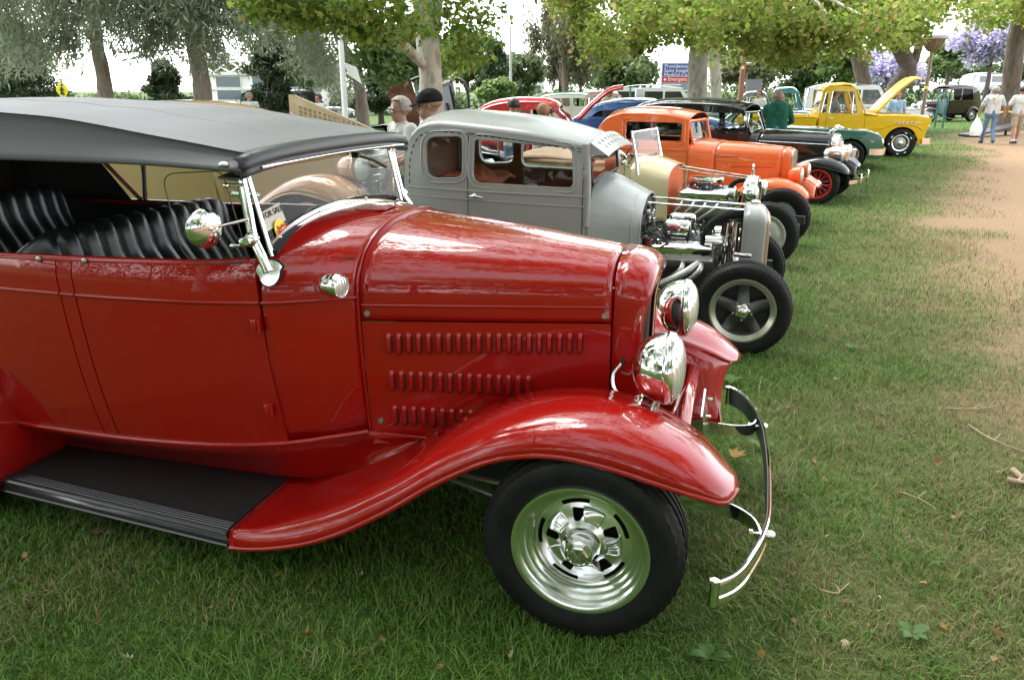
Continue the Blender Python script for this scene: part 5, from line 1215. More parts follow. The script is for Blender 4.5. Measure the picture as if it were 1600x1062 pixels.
    mb = MB(); mb.tube(cat([(-.50,-.05,.70),(-.46,-.05,.77),(-.38,-.04,.81),(-.28,-.03,.80)], 20), .028, 8); mb.build('radiator_hose', RUBBER, e, 50)
    MB().lathe([(.055,-.06),(.058,.05),(.01,.06)], axis='x', c=(-.46,-.12,.67), n=16).build('alternator', ALU, e)
    q_ = random.Random(8)
    for i in range(12):
        a = (q_.uniform(-1.0,-.6), q_.uniform(-.2,.2), .70); b = (q_.uniform(-1.05,-.5), q_.uniform(-.3,.2), q_.uniform(.5,.7)); MB().tube(cat([a, ((a[0]+b[0])/2,(a[1]+b[1])/2,.77), b], 8), .006, 5).build('cable', q_.choice([IRON, plain('blue_wire', (.02,.04,.25), rough=.4) if 'blue_wire' not in MATS else MATS['blue_wire']]), e)
    for s in (-.15, .15): MB().cyl((-1.1,s,.92),(-.26,s*.8,.83),.007,n=8).build('radiator_stay', CHROME, car)
    # chrome radiator shell and motometer
    def sh(x, k, zt): return nose_section(x, .18*k, .42, .20*k, .70, zt, 2.2, 7, 12)
    MB().loft([sh(-.33,1,.86),sh(-.26,1,.865),sh(-.20,.97,.85),sh(-.185,.86,.80)]).build('radiator_shell', CHROME, car, 40, solid=.006); MB().loft([sh(-.21,.88,.81),sh(-.21,.05,.6)]).build('radiator_core', IRON, car)
    mb = MB(); mb.cyl((-.27,0,.86),(-.27,0,.925),.018); mb.ball((-.27,0,.955), (.016,.028,.032)); mb.build('motometer', CHROME, car, 60)
    for s in (-1, 1):
        lamp(car, (-.19, s*.33, .70), .085, .13); MB().cyl((-.24,s*.33,.62),(-.24,s*.28,.48),.012).build('lamp_post', CHROME, car)
        MB().box((-1.4,s*.30,.36),(3.4,.05,.09)).build('frame_rail', IRON, car); MB().cyl((-.02,s*.55,.30),(-1.0,s*.36,.36),.013).build('radius_rod', CHROME, car)
        mb = MB(); mb.tube([(-.40,s*.3,.45),(-.38,s*.34,.60),(-.36,s*.34,.72)], .03, 8); mb.build('shock_absorber', CHROME, car, 60)
    MB().cyl((0,-.6,.30),(0,.6,.30),.03).build('front_axle', CHROME, car)
    LIP = plain('pale_wheel', (.50,.50,.46), metal=.5, rough=.35)
    wheels4(car, (0,), .65, .33, .335, .21, .18, rim_steel(LIP, STEEL), n=64); wheels4(car, (-2.9,), .72, .37, .37, .21, .25, rim_steel(LIP, STEEL), n=40)
    return car
cream_car()

# ------------------------------------------------------------------ the orange coupe
ORANGE = paint('orange_paint', (.78,.145,.035), .25)
def scale_f(fs, kz, ky=1.0, kx=1.0, dz=0): return [tuple((p[0]*kx, p[1]*ky, p[2]*kz+dz) for p in q) for q in fs]
FS30 = [((.452,-.665,.545),(.455,-.62,.565),(.440,-.50,.545)), ((.425,-.735,.540),(.418,-.61,.615),(.415,-.44,.575)), ((.345,-.775,.570),(.340,-.61,.690),(.345,-.41,.64)), ((.23,-.788,.600),(.22,-.60,.752),(.23,-.37,.70)), ((.08,-.79,.632),(.08,-.60,.790),(.08,-.34,.745)), ((-.10,-.79,.646),(-.10,-.60,.780),(-.10,-.33,.75)), ((-.27,-.79,.610),(-.27,-.60,.725),(-.27,-.34,.71)), ((-.46,-.79,.505),(-.46,-.60,.620),(-.45,-.38,.62)), ((-.66,-.795,.362),(-.65,-.62,.475),(-.64,-.41,.49)), ((-.86,-.805,.246),(-.86,-.67,.335),(-.85,-.43,.365)), ((-1.05,-.812,.20),(-1.05,-.72,.26),(-1.05,-.43,.28)), ((-2.3,-.80,.19),(-2.3,-.72,.23),(-2.3,-.45,.24))]
RF30 = [((-2.30,-.735,.19),(-2.29,-.62,.21),(-2.28,-.45,.22)), ((-2.345,-.76,.40),(-2.335,-.62,.45),(-2.33,-.47,.46)), ((-2.48,-.775,.60),(-2.48,-.64,.70),(-2.48,-.50,.70)), ((-2.70,-.78,.66),(-2.70,-.64,.79),(-2.70,-.50,.78)), ((-2.95,-.775,.58),(-2.96,-.64,.70),(-2.95,-.50,.69)), ((-3.14,-.75,.38),(-3.18,-.62,.45),(-3.16,-.48,.45))]
def orange_car():
    z0 = ground_z(3.763, 11.01); car = thing('coupe_car', 'bright orange thirties coupe with full fenders, beyond the cream roadster', 'car', (3.763, 11.01, z0), -27)
    wx = curve1([-3.6,-3.2,-2.7,-2.2,-1.7,-1.2], [.42,.53,.60,.655,.665,.615]); wz = curve1([.4,.7,1.0,1.15,1.50], [.93,.98,1.0,.985,.90]); w = lambda x, z: wx(x)*wz(z)
    top = [(-1.215,1.425),(-1.4,1.462),(-1.7,1.49),(-2.0,1.495),(-2.25,1.475),(-2.42,1.40),(-2.52,1.28),(-2.60,1.12)]
    low = [(-2.62,1.06),(-2.9,1.02),(-3.3,.86),(-3.55,.58),(-3.55,.42),(-1.19,.42)]
    out = ([(-1.19,1.06)]+top+low)[::-1]
    win = rpoly([(-2.10,1.405),(-1.295,1.395),(-1.285,1.145),(-2.10,1.155)], [.05,.04,.03,.05], 5)
    cabin(car, ORANGE, out, [win], w, top, lambda u: .095, inner=TRIM, thick=.05)
    MB().loft(skin([(-2.58,1.10),(-2.9,1.03),(-3.3,.87),(-3.55,.58),(-3.55,.42)], w, .05)).build('rear_deck', ORANGE, car, 50, solid=.01)
    GOLD = plain('gold_pinstripe', (.55,.36,.06), rough=.4)
    for s in (-1,):
        f = side_fn(w, s, .0015)
        MB().tube([f(*p) for p in shrink(win, -.04)], .007, 6, ring=True).build('window_reveal', ORANGE, car, 60)
        MB().tube([f(-1.20, z) for z in np.linspace(.45,1.06,12)], .003, 5).build('door_gap', TRIM, car); MB().tube([f(-2.14, z) for z in np.linspace(.45,1.44,20)], .003, 5).build('door_gap', TRIM, car)
        MB().tube([f(x, 1.035) for x in np.linspace(-3.1,-1.2,30)], .010, 6).build('belt_moulding', ORANGE, car, 60)
        MB().tube([f(x, .965) for x in np.linspace(-3.1,-1.2,30)], .0035, 5).build('pinstripe', GOLD, car)
    ws_pane(car, -1.155, 1.115, -1.235, 1.415, .50, .50, ORANGE, .02, .024)
    st = [(-1.195,.575,.42,.612,1.0,1.175,2.5),(-1.0,.52,.42,.54,.985,1.155,2.4),(-.855,.45,.42,.465,.98,1.14,2.35)]
    MB().loft(nose(st, 12)).build('cowl', ORANGE, car, 50, solid=.008)
    hs = [(-.85,.45,.42,.463,.978,1.138,2.35),(-.45,.36,.42,.372,.965,1.12,2.4),(.0,.255,.42,.268,.95,1.08,2.6)]
    MB().loft(nose(hs, 18)).build('hood', ORANGE, car, 50, solid=.006)
    MB().tube([(-.853,)+p[1:] for p in nose(hs, 2)[0]], .003, 5).build('panel_gap', TRIM, car)
    for s in (-1, 1):
        MB().tube([(x, s*(.466-.235*(x+.85)), .955-.01*(x+.85)) for x in np.linspace(-.84,-.01,10)], .004, 5).build('panel_gap', TRIM, car)
        MB().tube([(x, s*(.470-.235*(x+.85)), .905-.01*(x+.85)) for x in np.linspace(-1.15+.31,-.02,10)], .003, 5).build('pinstripe', GOLD, car)
    MB().tube([(-.62,-.416,.82),(-.12,-.297,.82),(-.17,-.305,.74)], .003, 5).build('panel_crease', TRIM, car)
    def sh(x, k, zt): return nose_section(x, .21*k, .42, .268*k, .95, zt, 2.8, 8, 14)
    MB().loft([sh(0,1,1.08),sh(.06,1,1.075),sh(.11,.98,1.055),sh(.135,.93,1.03)]).build('grille_shell', ORANGE, car, 50, solid=.006)
    GR = noisy('grille_insert', [(.16,.13,.10),(.30,.26,.20)], 60, rough=.4, vec_scale=(1,6,.1), metal=.6)
    MB().loft([sh(.134,.925,1.025),sh(.145,.55,.85),sh(.15,.05,.72)]).build('grille', GR, car, 50); MB().tube(sh(.139,.93,1.03), .007, 6).build('grille_surround', STEEL, car, 60)
    fs = scale_f(FS30, .90)
    for s in (-1, 1):
        fender(car, fs, ORANGE, s, 'front_fender', 44); fender(car, RF30, ORANGE, s, 'rear_fender', 28)
        inn = [q[2] for q in fs[1:7]]; lowp = [(p[0], -.33, .36) for p in inn]
        MB().loft([[(a[0]+(b[0]-a[0])*t, -s*(a[1]+(b[1]-a[1])*(t**.5)), a[2]+(b[2]-a[2])*t) for t in np.linspace(0,1,6)] for a, b in zip(cat(inn,16), cat(lowp,16))]).build('fender_apron', ORANGE, car, 60, solid=.006)
        lamp(car, (.27, s*.36, .745), .105, .15, shell=ORANGE)
        MB().cyl((.2,s*.36,.66),(.17,s*.36,.58),.014).build('lamp_post', ORANGE, car)
        ap = [[(x, s*(.58+(.42-.58)*t), .43+(.25-.43)*t) for t in (0,.5,1)] for x in np.linspace(-2.3,-.8,6)]; MB().loft(ap).build('splash_apron', ORANGE, car, 60)
    MB().tube([(.17,y,.58-.06*(1-(y/.36)**2)) for y in np.linspace(-.36,.36,12)], .014, 6).build('lamp_bar', ORANGE, car)
    MB().box((-1.7,0,.36),(3.4,.6,.1)).build('chassis_frame', IRON, car); seat_block(car, -2.1, .6, 1.1, .55, LEATHER); MB().box((-1.9,0,.44),(1.6,1.1,.03)).build('floor_pan', IRON, car)
    mb = MB(); mb.tube([(-1.55+.06*math.sin(t), .3+.19*math.cos(t), 1.05+.16*math.sin(t)) for t in [2*math.pi*i/24 for i in range(24)]], .012, 6, ring=True); mb.cyl((-1.55,.3,1.05),(-1.25,.3,.9),.014); mb.build('steering_wheel', IRON, car)
    LIP = plain('cream_steel_wheel', (.55,.5,.4), rough=.4)
    wheels4(car, (0,-2.68), .66, .325, .325, .205, .19, rim_steel(LIP), n=48)
    return car
orange_car()

# ------------------------------------------------------------------ the black sedan with red wire wheels
BLACKP = paint('black_paint', (.008,.008,.009), .2)
REDW = paint('red_wheel_paint', (.50,.025,.018), .3)
def black_car():
    z0 = ground_z(5.488, 13.837); car = thing('sedan_car', 'shiny black thirties sedan with red wire wheels and chrome ram ornament', 'car', (5.488, 13.837, z0), -31)
    wx = curve1([-3.9,-3.5,-3.0,-2.2,-1.6,-1.25], [.40,.55,.65,.68,.655,.60]); wz = curve1([.4,.7,1.05,1.2,1.62], [.93,.98,1.0,.985,.88]); w = lambda x, z: wx(x)*wz(z)
    top = [(-1.36,1.50),(-1.6,1.555),(-2.0,1.59),(-2.5,1.60),(-3.0,1.58),(-3.4,1.50),(-3.62,1.36),(-3.78,1.12),(-3.85,.8),(-3.86,.45)]
    out = ([(-1.24,.45),(-1.24,1.10),(-1.30,1.32)]+top)[::-1]
    w1 = rpoly([(-2.05,1.475),(-1.39,1.46),(-1.27,1.15),(-2.03,1.145)], [.04,.05,.03,.04], 5); w2 = rpoly([(-2.95,1.47),(-2.15,1.48),(-2.13,1.145),(-2.95,1.15)], .05, 5)
    cabin(car, BLACKP, out, [w1, w2], w, top, lambda u: .10, inner=TRIM, thick=.05, trim=TRIM)
    INSERT = plain('roof_insert', (.03,.031,.033), rough=.6)
    MB().loft([[(p[0], p[1], p[2]+.006) for p in q[3:-3]] for q in skin(top[1:6], lambda x, z: w(x, z), .104, 20)]).build('roof_insert', INSERT, car, 60)
    for s in (-1,):
        f = side_fn(w, s, .002)
        MB().tube([f(x, 1.10) for x in np.linspace(-3.7,-1.25,30)], .009, 6).build('belt_moulding', BLACKP, car, 60)
        for x in (-2.09,-1.28): MB().tube([f(x, z) for z in np.linspace(.5,1.12,12)], .003, 5).build('door_gap', TRIM, car)
    ws_pane(car, -1.235, 1.135, -1.375, 1.47, .54, .545, BLACKP, .02, .022)
    MB().tube([(-1.72,-.9,1.3),(-1.7,-.62,1.25)], .008, 6).build('mirror_arm', CHROME, car); 
    mb = MB(); mb.lathe([(.06,-.004),(.06,.004),(.04,.02),(.002,.024)], axis='x', c=(-1.30,-.72,1.36), n=20); mb.cyl((-1.29,-.72,1.36),(-1.27,-.60,1.22),.007); mb.build('side_mirror', CHROME, car, 50)
    st = [(-1.24,.55,.45,.595,1.0,1.185,2.5),(-1.10,.49,.45,.525,.99,1.18,2.4)]
    MB().loft(nose(st, 6)).build('cowl', BLACKP, car, 50, solid=.006)
    hs = [(-1.095,.485,.45,.52,.985,1.178,2.35),(-.5,.38,.45,.40,.97,1.165,2.4),(.06,.27,.45,.285,.95,1.13,2.4)]
    MB().loft(nose(hs, 18)).build('hood', BLACKP, car, 50, solid=.006)
    mb = MB(); mb.tube([(x, 0, 1.182-.042*(x+1.1)/1.15) for x in np.linspace(-1.09,.06,12)], .006, 6); mb.build('hood_hinge', CHROME, car)
    for s in (-1, 1):
        mb = MB(); mb.tube([(x, s*(.525-.205*(x+1.1)), 1.0-.035*(x+1.1)) for x in np.linspace(-1.08,.05,12)], .008, 6); mb.build('hood_bead', CHROME if s < 0 else BLACKP, car, 60)
        for i in range(26):
            x = -.80+.028*i; mb = MB(); mb.box((x, s*(.498-.205*(x+1.1)+.004), .82), (.008,.012,.13), (0,.15,-s*.2), 0, .003); mb.build('hood_louvre', BLACKP, car)
    # chrome grille shell and ornament
    def sh(x, k, zt): return nose_section(x, .17*k, .50, .275*k, .95, zt, 2.4, 8, 14)
    MB().loft([sh(.06,1,1.13),sh(.10,1.0,1.135),sh(.15,.98,1.115),sh(.175,.92,1.08)]).build('grille_shell', CHROME, car, 50, solid=.006); MB().loft([sh(.165,.91,1.07),sh(.19,.5,.85),sh(.20,.05,.7)]).build('grille', STEEL, car, 50)
    for i in range(17): y = -.2+.025*i; MB().cyl((.20,y*.8,.52),(.19,y,1.0),.004,n=4).build('grille_bar', CHROME, car)
    mb = MB(); mb.tube(cat([(-.02,0,1.15),(.06,0,1.20),(.13,0,1.235),(.20,0,1.215)], 12), [.02,.026,.03,.028,.026,.024,.022,.024,.028,.03,.026,.012], 8)
    for s in (-1, 1): mb.tube(cat([(.15,s*.02,1.245),(.10,s*.05,1.265),(.07,s*.06,1.235),(.12,s*.06,1.215)], 10), .012, 6)
    mb.build('ram_ornament', CHROME, car, 70)
    fs = scale_f(FS30, .98, 1.0, 1.05)
    for s in (-1, 1):
        fender(car, fs, BLACKP, s, 'front_fender', 44); fender(car, scale_f(RF30, 1.0, 1.0, 1.1), BLACKP, s, 'rear_fender', 28)
        lamp(car, (.27, s*.35, .82), .12, .30, back=.8); MB().cyl((.15,s*.35,.72),(.13,s*.38,.62),.02).build('lamp_post', CHROME, car)
        inn = [q[2] for q in fs[1:7]]; lowp = [(p[0], -.33, .38) for p in inn]
        MB().loft([[(a[0]+(b[0]-a[0])*t, -s*(a[1]+(b[1]-a[1])*(t**.5)), a[2]+(b[2]-a[2])*t) for t in np.linspace(0,1,6)] for a, b in zip(cat(inn,16), cat(lowp,16))]).build('fender_apron', BLACKP, car, 60, solid=.006)
        mb = MB(); mb.cyl((.35,s*.37,.72),(.37,s*.37,.86),.035); mb.build('horn', CHROME, car, 60)
        mb = MB(); mb.strap(cat([(.3,s*.33,.40),(.5,s*.34,.40),(.60,s*.40,.40)], 10), .05, .008); mb.build('bumper_iron', CHROME, car)
        mb = MB(); mb.box((.63,s*.42,.42), (.03,.045,.20), None, 0, .012); mb.build('bumper_guard', CHROME, car, 50)
    mb = MB(); mb.strap(cat([(.50,-.76,.40),(.57,-.6,.40),(.61,-.3,.40),(.615,0,.40),(.61,.3,.40),(.57,.6,.40),(.50,.76,.40)], 30), .06, .016); mb.build('front_bumper', CHROME, car, 40)
    MB().box((-1.8,0,.38),(3.8,.6,.1)).build('chassis_frame', IRON, car); seat_block(car, -2.2, .65, 1.1, .55); seat_block(car, -3.1, .65, 1.1, .55); MB().box((-2.3,0,.46),(2.2,1.1,.03)).build('floor_pan', IRON, car)
    mb = MB(); mb.tube([(-1.62+.06*math.sin(t), .3+.2*math.cos(t), 1.13+.17*math.sin(t)) for t in [2*math.pi*i/24 for i in range(24)]], .012, 6, ring=True); mb.cyl((-1.62,.3,1.13),(-1.3,.3,.95),.014); mb.build('steering_wheel', IRON, car)
    wheels4(car, (0,-2.95), .68, .345, .348, .235, .17, rim_wire(REDW), n=48)
    return car
black_car()

# ------------------------------------------------------------------ sixties green car
def place(x, y): return (x, y, ground_z(x, y))
WSTEEL = plain('painted_steel_wheel', (.30,.30,.29), rough=.35, metal=.6)
def green_car():
    GREEN = paint('green_metallic', (.055,.155,.115), .3, 1, .35)
    car = thing('compact_car', 'metallic green sixties two door beside the yellow pickup', 'car', place(7.97, 18.93), -20)
    wf = curve1([-3.9,-3.5,-1.5,.3,.66], [.74,.80,.84,.82,.75]); w = lambda x, z: wf(x)*(1-.10*max(0,.55-z)-.10*max(0,z-.68)**1.0)
    top = [(-3.85,.72),(-3.7,.80),(-3.0,.86),(-1.8,.885),(-.8,.875),(0,.845),(.45,.80),(.60,.74),(.655,.62),(.66,.30)]
    out = arch_outline(top, .24, -3.88, .62, [(0,.32),(-2.70,.32)], .37)
    for s in (-1, 1):
        MB().panel(out, [], side_fn(w, s), .10, (0,-s*.03,0)).build('body_side', GREEN, car, 40)
        for x in (-.55,-1.75): MB().tube([side_fn(w, s, .001)(x+.02*math.sin(z*5), z) for z in np.linspace(.3,.87,8)], .004, 4).build('door_gap', TRIM, car)
        MB().tube([side_fn(w, s, .003)(x, .70+.02*(x+3.8)/4.4) for x in np.linspace(-3.8,.55,24)], .012, 6).build('body_crease', GREEN, car, 60)
        mb = MB(); mb.box(side_fn(w, s, .004)(.44,.63), (.07,.008,.02), (0,.3,0)); mb.build('fender_emblem', CHROME, car)
        mb = MB(); mb.lathe([(.36,-.05),(.36,.12),(.02,.12)], c=(0, s*.66, .32), n=20); mb.lathe([(.36,-.05),(.36,.12),(.02,.12)], c=(-2.7, s*.66, .32), n=20); mb.build('wheel_well', BLACK, car)
    MB().loft(skin([(.66,.30),(.655,.62),(.60,.74),(.45,.80),(0,.845),(-.8,.875),(-1.42,.895)][::-1], lambda x, z: w(x, z)-.001, .035)).build('hood', GREEN, car, 50, solid=.008)
    MB().loft(skin([(-3.85,.72),(-3.86,.35)][::-1]+[], lambda x, z: w(x, z), .02)).build('tail_panel', GREEN, car); MB().loft(skin([(-3.85,.72),(-3.7,.80),(-3.2,.855),(-2.95,.87)][::-1], lambda x, z: w(x, z)-.001, .035)).build('trunk_lid', GREEN, car, 50)
    wt = lambda x, z: .76-.42*max(0, z-.88)
    gt = [(-1.45,.885),(-1.98,1.265),(-2.2,1.29),(-2.55,1.28),(-3.05,.88)]
    for s in (-1, 1):
        wn_ = [rpoly([(-1.62,.905),(-2.0,1.235),(-2.28,1.25),(-2.30,.905)], .02), rpoly([(-2.36,.905),(-2.34,1.25),(-2.52,1.24),(-2.78,.95),(-2.78,.905)], .02)]
        MB().panel([(-1.50,.875)]+[(-1.98,1.285),(-2.2,1.305),(-2.55,1.295),(-3.05,.875)], wn_, side_fn(wt, s), .1, (0,-s*.03,0)).build('cabin_side', GREEN, car, 40)
        for h in wn_: MB().panel(h, [], side_fn(wt, s, -.015), .2).build('window_pane', GLASS, car, 0); MB().tube([side_fn(wt, s, .004)(*p) for p in h], .008, 5, ring=True).build('window_surround', CHROME, car)
    MB().loft(skin([(-1.95,1.285),(-2.2,1.305),(-2.58,1.295)], wt, .04, 12)).build('roof', GREEN, car, 50, solid=.01)
    ws_pane(car, -1.42, .90, -1.95, 1.285, .74, .60, CHROME, .06, .016); ws_pane(car, -3.05, .88, -2.58, 1.29, .72, .60, CHROME, -.04, .014)
    mb = MB(); mb.strap(cat([(.40,-.83,.40),(.62,-.80,.40),(.72,-.60,.40),(.75,0,.40),(.72,.60,.40),(.62,.80,.40),(.40,.83,.40)], 26), .14, .03); mb.build('front_bumper', CHROME, car, 40)
    MB().box((.655,0,.58),(.03,1.1,.14)).build('grille', STEEL, car)
    for s in (-1, 1): lamp(car, (.645, s*.62, .60), .085, .06)
    MB().box((-1.7,0,.32),(4.0,1.3,.08)).build('floor_pan', IRON, car); seat_block(car, -2.2, .5, 1.2, .5); 
    mb = MB(); mb.tube([(-1.75+.05*math.sin(t), .34+.19*math.cos(t), .95+.17*math.sin(t)) for t in [2*math.pi*i/20 for i in range(20)]], .012, 6, ring=True); mb.build('steering_wheel', IRON, car)
    wheels4(car, (0,-2.70), .71, .32, .325, .20, .19, rim_steel(WSTEEL), n=44); return car
green_car()

# ------------------------------------------------------------------ pickups
def pickup(name, label, loc, rz, P, k=1.0, hood_up=True, bed=True, detail=True, cap=CHROME, roofm=None):
    car = thing(name, label, 'pickup truck', loc, rz); car.scale = (k, k, k)
    wl = lambda x, z: .86-.06*max(0,.5-z)-.10*max(0, z-1.0)
    top = [(-2.10,1.02),(-1.0,1.05),(-.3,1.045),(.40,1.03),(.64,1.0),(.68,.93),(.60,.75),(.56,.50)]
    out = arch_outline(top, .34, -2.10, .55, [(0,.36)], .42)
    for s in (-1, 1):
        MB().panel(out, [], side_fn(wl, s), .10, (0,-s*.03,0)).build('body_side', P, car, 40)
        MB().tube([side_fn(wl, s, .004)(x, z) for x, z in cat([(-2.08,.74),(-.8,.72),(-.5,.74),(-.3,.81),(0,.835),(.3,.81),(.50,.70)], 24)], .014, 6).build('body_crease', P, car, 60)
        for x in (-1.92,-.95): MB().tube([side_fn(wl, s, .001)(x, z) for z in np.linspace(.36,1.04,8)], .004, 4).build('door_gap', TRIM, car)
        mb = MB(); mb.lathe([(.41,-.04),(.41,.16),(.02,.16)], c=(0, s*.70, .36), n=20); mb.build('wheel_well', BLACK, car)
        if detail:
            sp = MB(); sp.panel([(-.22,.905),(-.20,.855),(.30,.86),(.52,.875),(.30,.905)], [], side_fn(wl, s, .012), .2, (0,-s*.012,0)); sp_ = sp.build('side_spear', CHROME, car)
            for i in range(5): mb = MB(); mb.box(side_fn(wl, s, .016)(-.15+.10*i, .88), (.05,.006,.022)); mb.build('spear_inset', REDW, sp_)
            mb = MB(); mb.tube([side_fn(wl, s, .03)(-1.86,.975),side_fn(wl, s, .035)(-1.72,.975)], .010, 6); mb.build('door_handle', CHROME, car)
    # fender tops and cowl
    for s in (-1, 1):
        MB().loft([[(x, s*(wl(x, 1.04)*(1-t)+.50*t), z+.05*math.sin(t*1.57)) for t in np.linspace(0,1,5)] for x, z in [(-.62,1.045),(-.3,1.045),(.40,1.03),(.62,1.0)]]).build('fender_top', P, car, 50, solid=.01)
    MB().loft(skin([(-.62,1.06),(-.98,1.09)], lambda x, z: .84, .05, 6)).build('cowl', P, car, 50)
    hood = skin([(0,0),(.5,.02),(1.0,.0),(1.22,-.06),(1.28,-.16)], lambda x, z: .60, .06, 16)
    h = MB().loft(hood).build('hood', P, car, 50, solid=.03); h.location = (-.62, 0, 1.10); h.rotation_euler = (0, R(-48) if hood_up else R(2), 0)
    if hood_up: MB().box((-.1,0,.72),(1.0,.9,.5)).build('engine_bay', IRON, car)
    mb = MB(); mb.box((.60,0,.78),(.06,1.3,.36),None,0,.02); mb.build('grille', CHROME, car)
    for i in range(4): MB().box((.635,0,.66+.08*i),(.02,1.25,.02)).build('grille_bar', STEEL, car)
    for s in (-1, 1): lamp(car, (.63, s*.68, .80), .09, .07)
    mb = MB(); mb.strap(cat([(.50,-.90,.42),(.70,-.80,.42),(.78,-.4,.42),(.80,0,.42),(.78,.4,.42),(.70,.80,.42),(.50,.90,.42)], 26), .16, .03); mb.build('front_bumper', CHROME, car, 40)
    # cab
    wc = lambda x, z: .80-.20*max(0, z-1.05)
    ct = [(-.95,1.02),(-1.08,1.30),(-1.22,1.70),(-1.30,1.78),(-1.7,1.81),(-1.95,1.77),(-2.02,1.65),(-2.10,1.02)]
    wn_ = [rpoly([(-1.14,1.10),(-1.275,1.66),(-1.80,1.68),(-1.86,1.10)], .05)]
    wn2 = rpoly([(-1.93,1.12),(-1.90,1.66),(-1.97,1.62),(-2.05,1.12)], .02)
    for s in (-1, 1):
        MB().panel(ct, wn_+[wn2], side_fn(wc, s), .1, (0,-s*.04,0)).build('cab_side', P, car, 40)
        for hh in wn_+[wn2]: MB().panel(hh, [], side_fn(wc, s, -.02), .2).build('window_pane', GLASS if hh is not wn2 else GLASS_D, car, 0); MB().tube([side_fn(wc, s, .004)(*p) for p in hh], .010, 5, ring=True).build('window_surround', CHROME, car)
        MB().tube([side_fn(wc, s, -.02)(-1.27, z) for z in (1.1,1.4,1.66)], .01, 5).build('vent_post', CHROME, car)
    MB().loft(skin([(-1.22,1.70),(-1.30,1.78),(-1.7,1.81),(-1.95,1.77),(-2.02,1.65)], wc, .06, 14)).build('roof', roofm or P, car, 50, solid=.012)
    MB().loft(skin([(-2.08,1.20),(-2.11,1.0),(-2.11,.45)], wc, .02, 6)).build('cab_back', P, car, 50); ws_pane(car, -.93, 1.09, -1.20, 1.70, .78, .66, P, .05, .022); ws_pane(car, -2.08, 1.18, -2.02, 1.68, .70, .62, P, 0, .02)
    seat_block(car, -1.8, .80, 1.4, .45); MB().box((-1.5,0,.62),(1.1,1.5,.04)).build('floor_pan', IRON, car); MB().box((-1.02,0,1.0),(.1,1.4,.14),None,0,.03).build('dashboard', P, car)
    mb = MB(); mb.tube([(-1.32+.08*math.sin(t), .38+.2*math.cos(t), 1.16+.17*math.sin(t)) for t in [2*math.pi*i/20 for i in range(20)]], .013, 6, ring=True); mb.cyl((-1.32,.38,1.16),(-1.02,.38,.95),.016); mb.build('steering_wheel', IRON, car)
    if bed:
        for s in (-1, 1):
            MB().panel(arch_outline([(-4.15,1.0),(-2.16,1.0)], .42, -4.15, -2.16, [(-2.9,.36)], .40), [], side_fn(lambda x, z: .84, s), .15, (0,-s*.04,0)).build('bed_side', P, car, 40); MB().tube([(-4.15,s*.83,1.0),(-2.16,s*.83,1.0)], .03, 6).build('bed_rail', P, car, 60)
        MB().box((-3.15,0,.60),(2.0,1.6,.05)).build('bed_floor', IRON, car); MB().box((-4.14,0,.75),(.05,1.6,.5)).build('tailgate', P, car); MB().box((-2.19,0,.78),(.04,1.6,.42)).build('bed_front', P, car)
    MB().box((-1.7,0,.42),(4.2,.9,.12)).build('chassis_frame', IRON, car)
    def rim(e, Ri, W):
        rim_steel(WSTEEL, cap)(e, Ri, W)
        if detail:
            mb = MB(); mb.lathe([(Ri+.004,-W*.46),(Ri-.01,-W*.47),(Ri-.03,-W*.44),(Ri-.034,-W*.42)], n=36); mb.build('trim_ring', CHROME, e, 50)
            WL = plain('white_letters', (.75,.75,.72), rough=.6) if 'white_letters' not in MATS else MATS['white_letters']
            for i in range(9):
                if i % 3 == 2: continue
                a = .5+i*.68; rr = Ri+.062; mb = MB(); mb.box((0,0,0),(.055,.004,.026)); mb.build('raised_letter', WL, e, 0, (rr*math.cos(a), -W*.498, rr*math.sin(a)), (0,-a+math.pi/2,0))
    wheels4(car, (0,-2.9) if bed else (0,), .75, .36, .365, .215, .22, rim, n=44); return car
YELLOW = paint('yellow_paint', (.74,.46,.010), .35, .45)
pickup('pickup_truck', 'bright yellow fifties pickup with its hood propped open', place(10.42, 21.95), -12, YELLOW)
TEAL = paint('teal_paint', (.035,.17,.17), .3)
t_ = pickup('pickup_truck', 'dark teal pickup cab seen behind the man in green hoodie', place(11.2, 28.6), -18, TEAL, .95, False, True, False)
PALE = plain('pale_blue_paint', (.28,.55,.66), rough=.3, coat=1)
pickup('pickup_truck', 'pale blue pickup with raised hood behind the teal pickup', place(14.3, 33.6), -20, PALE, .9, True, True, False)
GG = paint('grey_green_paint', (.13,.17,.15), .35)
pickup('pickup_truck', 'small grey green pickup cab behind the black sedan roof', place(9.6, 27.2), -16, GG, .88, False, True, False)
PINK = paint('pinkish_primer', (.50,.36,.30), .5, .3)
pickup('pickup_truck', 'pale pink primer pickup cab behind the blue coupe', place(4.0, 23.0), -20, PINK, .9, False, True, False)

